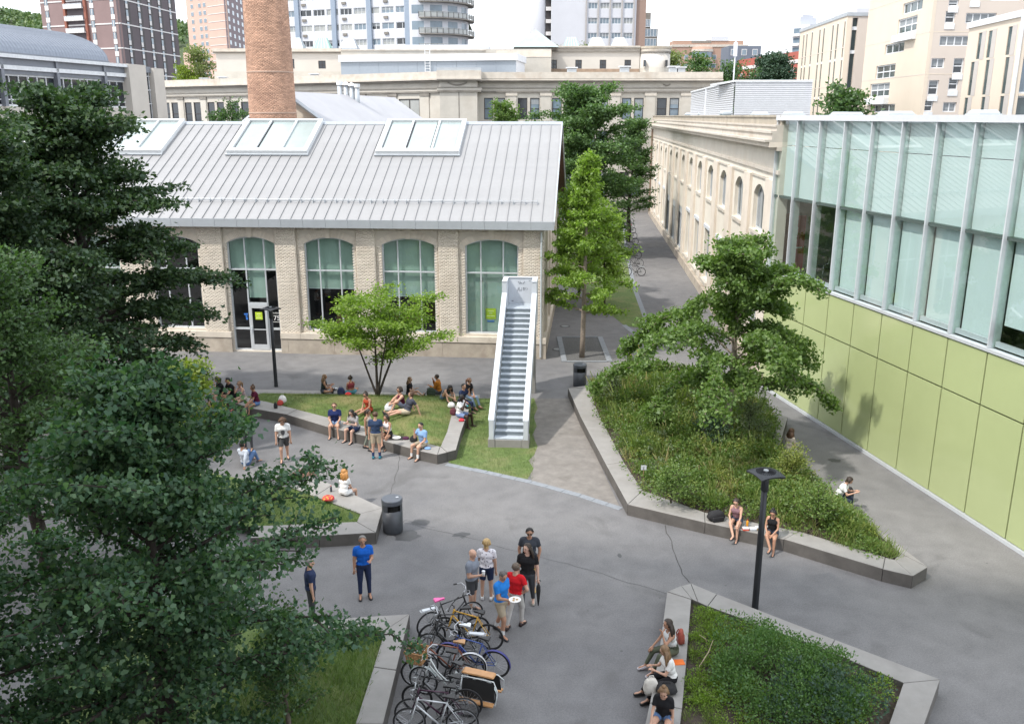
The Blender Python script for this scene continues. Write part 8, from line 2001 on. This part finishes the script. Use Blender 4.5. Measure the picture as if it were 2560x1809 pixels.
soft('pouch', 'red handbag in front of the white plastic bag on the left wall', on(t84(1365, 690), .39), (.3, .2, .2), (.34, .04, .03), 0, 10, straps=False)
soft('lunch_bag', 'small black lunch bag standing alone on the left wall', on(t84(1305, 735), SB), (.18, .14, .24), C['black'], 0, 11, straps=False)
soft('handbag', 'black handbag on the wall beside the man on the phone', on(t85(1318, 1010), SB), (.34, .24, .2), C['black'], 0, 12, straps=False)
soft('cloth_bundle', 'dark purple cloth bundle on the front wall', on(t85(1222, 985), SB), (.28, .22, .1), (.06, .01, .04), 0, 13, 'cloth', straps=False, parts=False)
soft('cloth_bundle', 'light blue cloth on the wall behind the man on the phone', on(t85(1492, 1105), SB), (.26, .2, .06), (.18, .32, .62), 0, 14, 'cloth', straps=False, parts=False)
soft('pouch', 'small red pouch on the right-hand lawn wall', on(t85(1915, 760), SB), (.26, .18, .1), (.55, .03, .05), 0, 15, straps=False, parts=False)
soft('handbag', 'dark red bag behind the man with dreadlocks', on(t85(1812, 680), SB), (.3, .22, .28), (.09, .02, .03), 0, 16, straps=False)
soft('plastic_bag', 'white crumpled bag beside the bowed woman on the lawn', lz_(t85(1790, 560)), (.36, .28, .22), (.62, .62, .62), 0, 17, straps=False, parts=False)
soft('leather_satchel', 'reddish brown leather satchel behind the woman in olive trousers', on(t88(820, 440), SB), (.36, .16, .34), (.26, .055, .035), 80, 18)
soft('tote_bag', 'white canvas tote hanging over the edge of the shrub wall', on(t88(385, 1190), .26), (.36, .22, .40), (.58, .55, .50), 10, 19, straps=False, parts=False)
soft('jacket', 'black jacket heaped on the shrub wall behind the tote', on(t88(610, 1150), SB), (.5, .4, .2), C['black'], 0, 20, 'jacket', straps=False, parts=False)
soft('patterned_bag', 'bright red and yellow patterned bag beside the blond woman in white', on((821, 1250), .42), (.42, .3, .16), (.5, .05, .06), 0, 21, straps=False, parts=False, mat_=mat('bright_pattern', (.55, .04, .06), .8, var=.0, stain=1.0, stain_col=(.75, .45, .05), stain_scale=14))
fo = thing('folder', 'bright orange folder lying on the shrub wall', 'folder', on(t88(810, 725), SB), rad(5)); MB().bbox(-.13, .10, -.10, .10, 0, .012, .004).build('cover', mat('orange_card', (.75, .16, .01), .6), fo); MB().box(-.125, .095, -.095, .095, .0125, .016).build('flap', mat('orange_card2', (.65, .13, .01), .6), fo)
pl_ = thing('plate', 'white plate on a dark board on the front wall', 'plate', on(t85(1105, 975), SB)); MB().bbox(-.26, .26, -.2, .2, 0, .02, .01).build('board', M_sad, pl_); M_plate = mat('white_ceramic', (.7, .69, .66), .3, var=.03)
MB().lathe([(.08, .021), (.12, .024), (.165, .04), (.16, .042), (.11, .03), (.01, .028)], 24).build('dish', M_plate, pl_, True)
def small_at(name, label, cat, loc, fn, grp=None): t = thing(name, label, cat, loc); fn(t); return t
h0 = hand_world(bald, 0); small_at('paper_cup', 'white paper cup in the bald man\'s hand', 'cup', (h0.x, h0.y, h0.z - .03), lambda t: (MB().lathe([(.03, 0), (.042, .12)], 14).build('cup', M_plate, t, True), MB().lathe([(.045, .121), (.044, .14), (.02, .142)], 14).build('lid', M_capw, t)))
h0 = hand_world(plateman, 0); small_at('paper_plate', 'white paper plate with food carried by the man in blue', 'plate', (h0.x + .03, h0.y - .02, h0.z + .03), lambda t: (MB().lathe([(.09, 0), (.12, .004), (.145, .02), (.14, .022), (.1, .01), (.01, .01)], 22).build('plate_rim', M_plate, t, True), [MB().ball((.05 * math.cos(a), .05 * math.sin(a), .02), (.03, .025, .015), 8, 5).build('food', mat('bread_food', (.45, .28, .12), .8), t) for a in (0, 2, 4)]))
h0 = hand_world(umbman, 1)
um = thing('umbrella', 'black furled umbrella hanging from the long-haired man\'s hand', 'umbrella', (h0.x, h0.y, h0.z)); MB().lathe([(.012, -.62), (.03, -.5), (.055, -.2), (.05, -.08), (.02, -.02)], 10).build('canopy', mat('umbrella_cloth', (.01, .01, .011), .8), um, True); MB().tube([(0, 0, -.02), (0, 0, .06), (.03, 0, .09), (.06, 0, .06)], .01, 6).build('handle', M_blkm, um); MB().tube([(0, 0, -.62), (0, 0, -.7)], .005, 5).build('tip', M_rim, um)
for px_, z, lab, col in [(t3(478, 352), SB, 'clear plastic lunch tub on the meadow wall', (.45, .48, .5)), (t3(440, 325), SB, 'jar of orange juice on the meadow wall', (.7, .3, .02)), (t3(515, 345), SB, 'paper food wrapper on the meadow wall beside the lamp post', (.5, .38, .22)), (t3(430, 350), SB, 'red lidded food box on the meadow wall', (.6, .12, .08)), (t85(300, 372), .03, 'clear water bottle with red top on the lawn kerb', (.4, .42, .43)), (t85(1990, 610), .6, 'turquoise water bottle beside the man with dreadlocks', (.05, .45, .5)), ((828, 1228), SB, 'dark drink can on the small planter wall', (.05, .055, .07)), (t85(340, 365), .03, 'crumpled clear food pack on the lawn kerb', (.5, .52, .55))]:
    t = thing('bottle' if 'bottle' in lab or 'jar' in lab or 'can' in lab else 'food_pack', lab, 'bottle' if 'bottle' in lab else 'jar' if 'jar' in lab else 'can' if 'can ' in lab else 'food', on(px_, z)); m_ = mat('item_%d_%d_%d' % tuple(int(c * 100) for c in col), col, .3, var=.1)
    if t.name.startswith('bottle'): MB().lathe([(.034, 0), (.036, .01), (.036, .13), (.03, .16), (.014, .18)], 12).build('vessel', m_, t, True); MB().lathe([(.016, .18), (.016, .205)], 10).build('cap', mat('bottle_cap', (.5, .05, .04), .5), t)
    else: MB().bbox(-.09, .09, -.07, .07, 0, .06, .015).build('tub', m_, t); MB().bbox(-.095, .095, -.075, .075, .06, .072, .01).build('lid', M_capw, t)
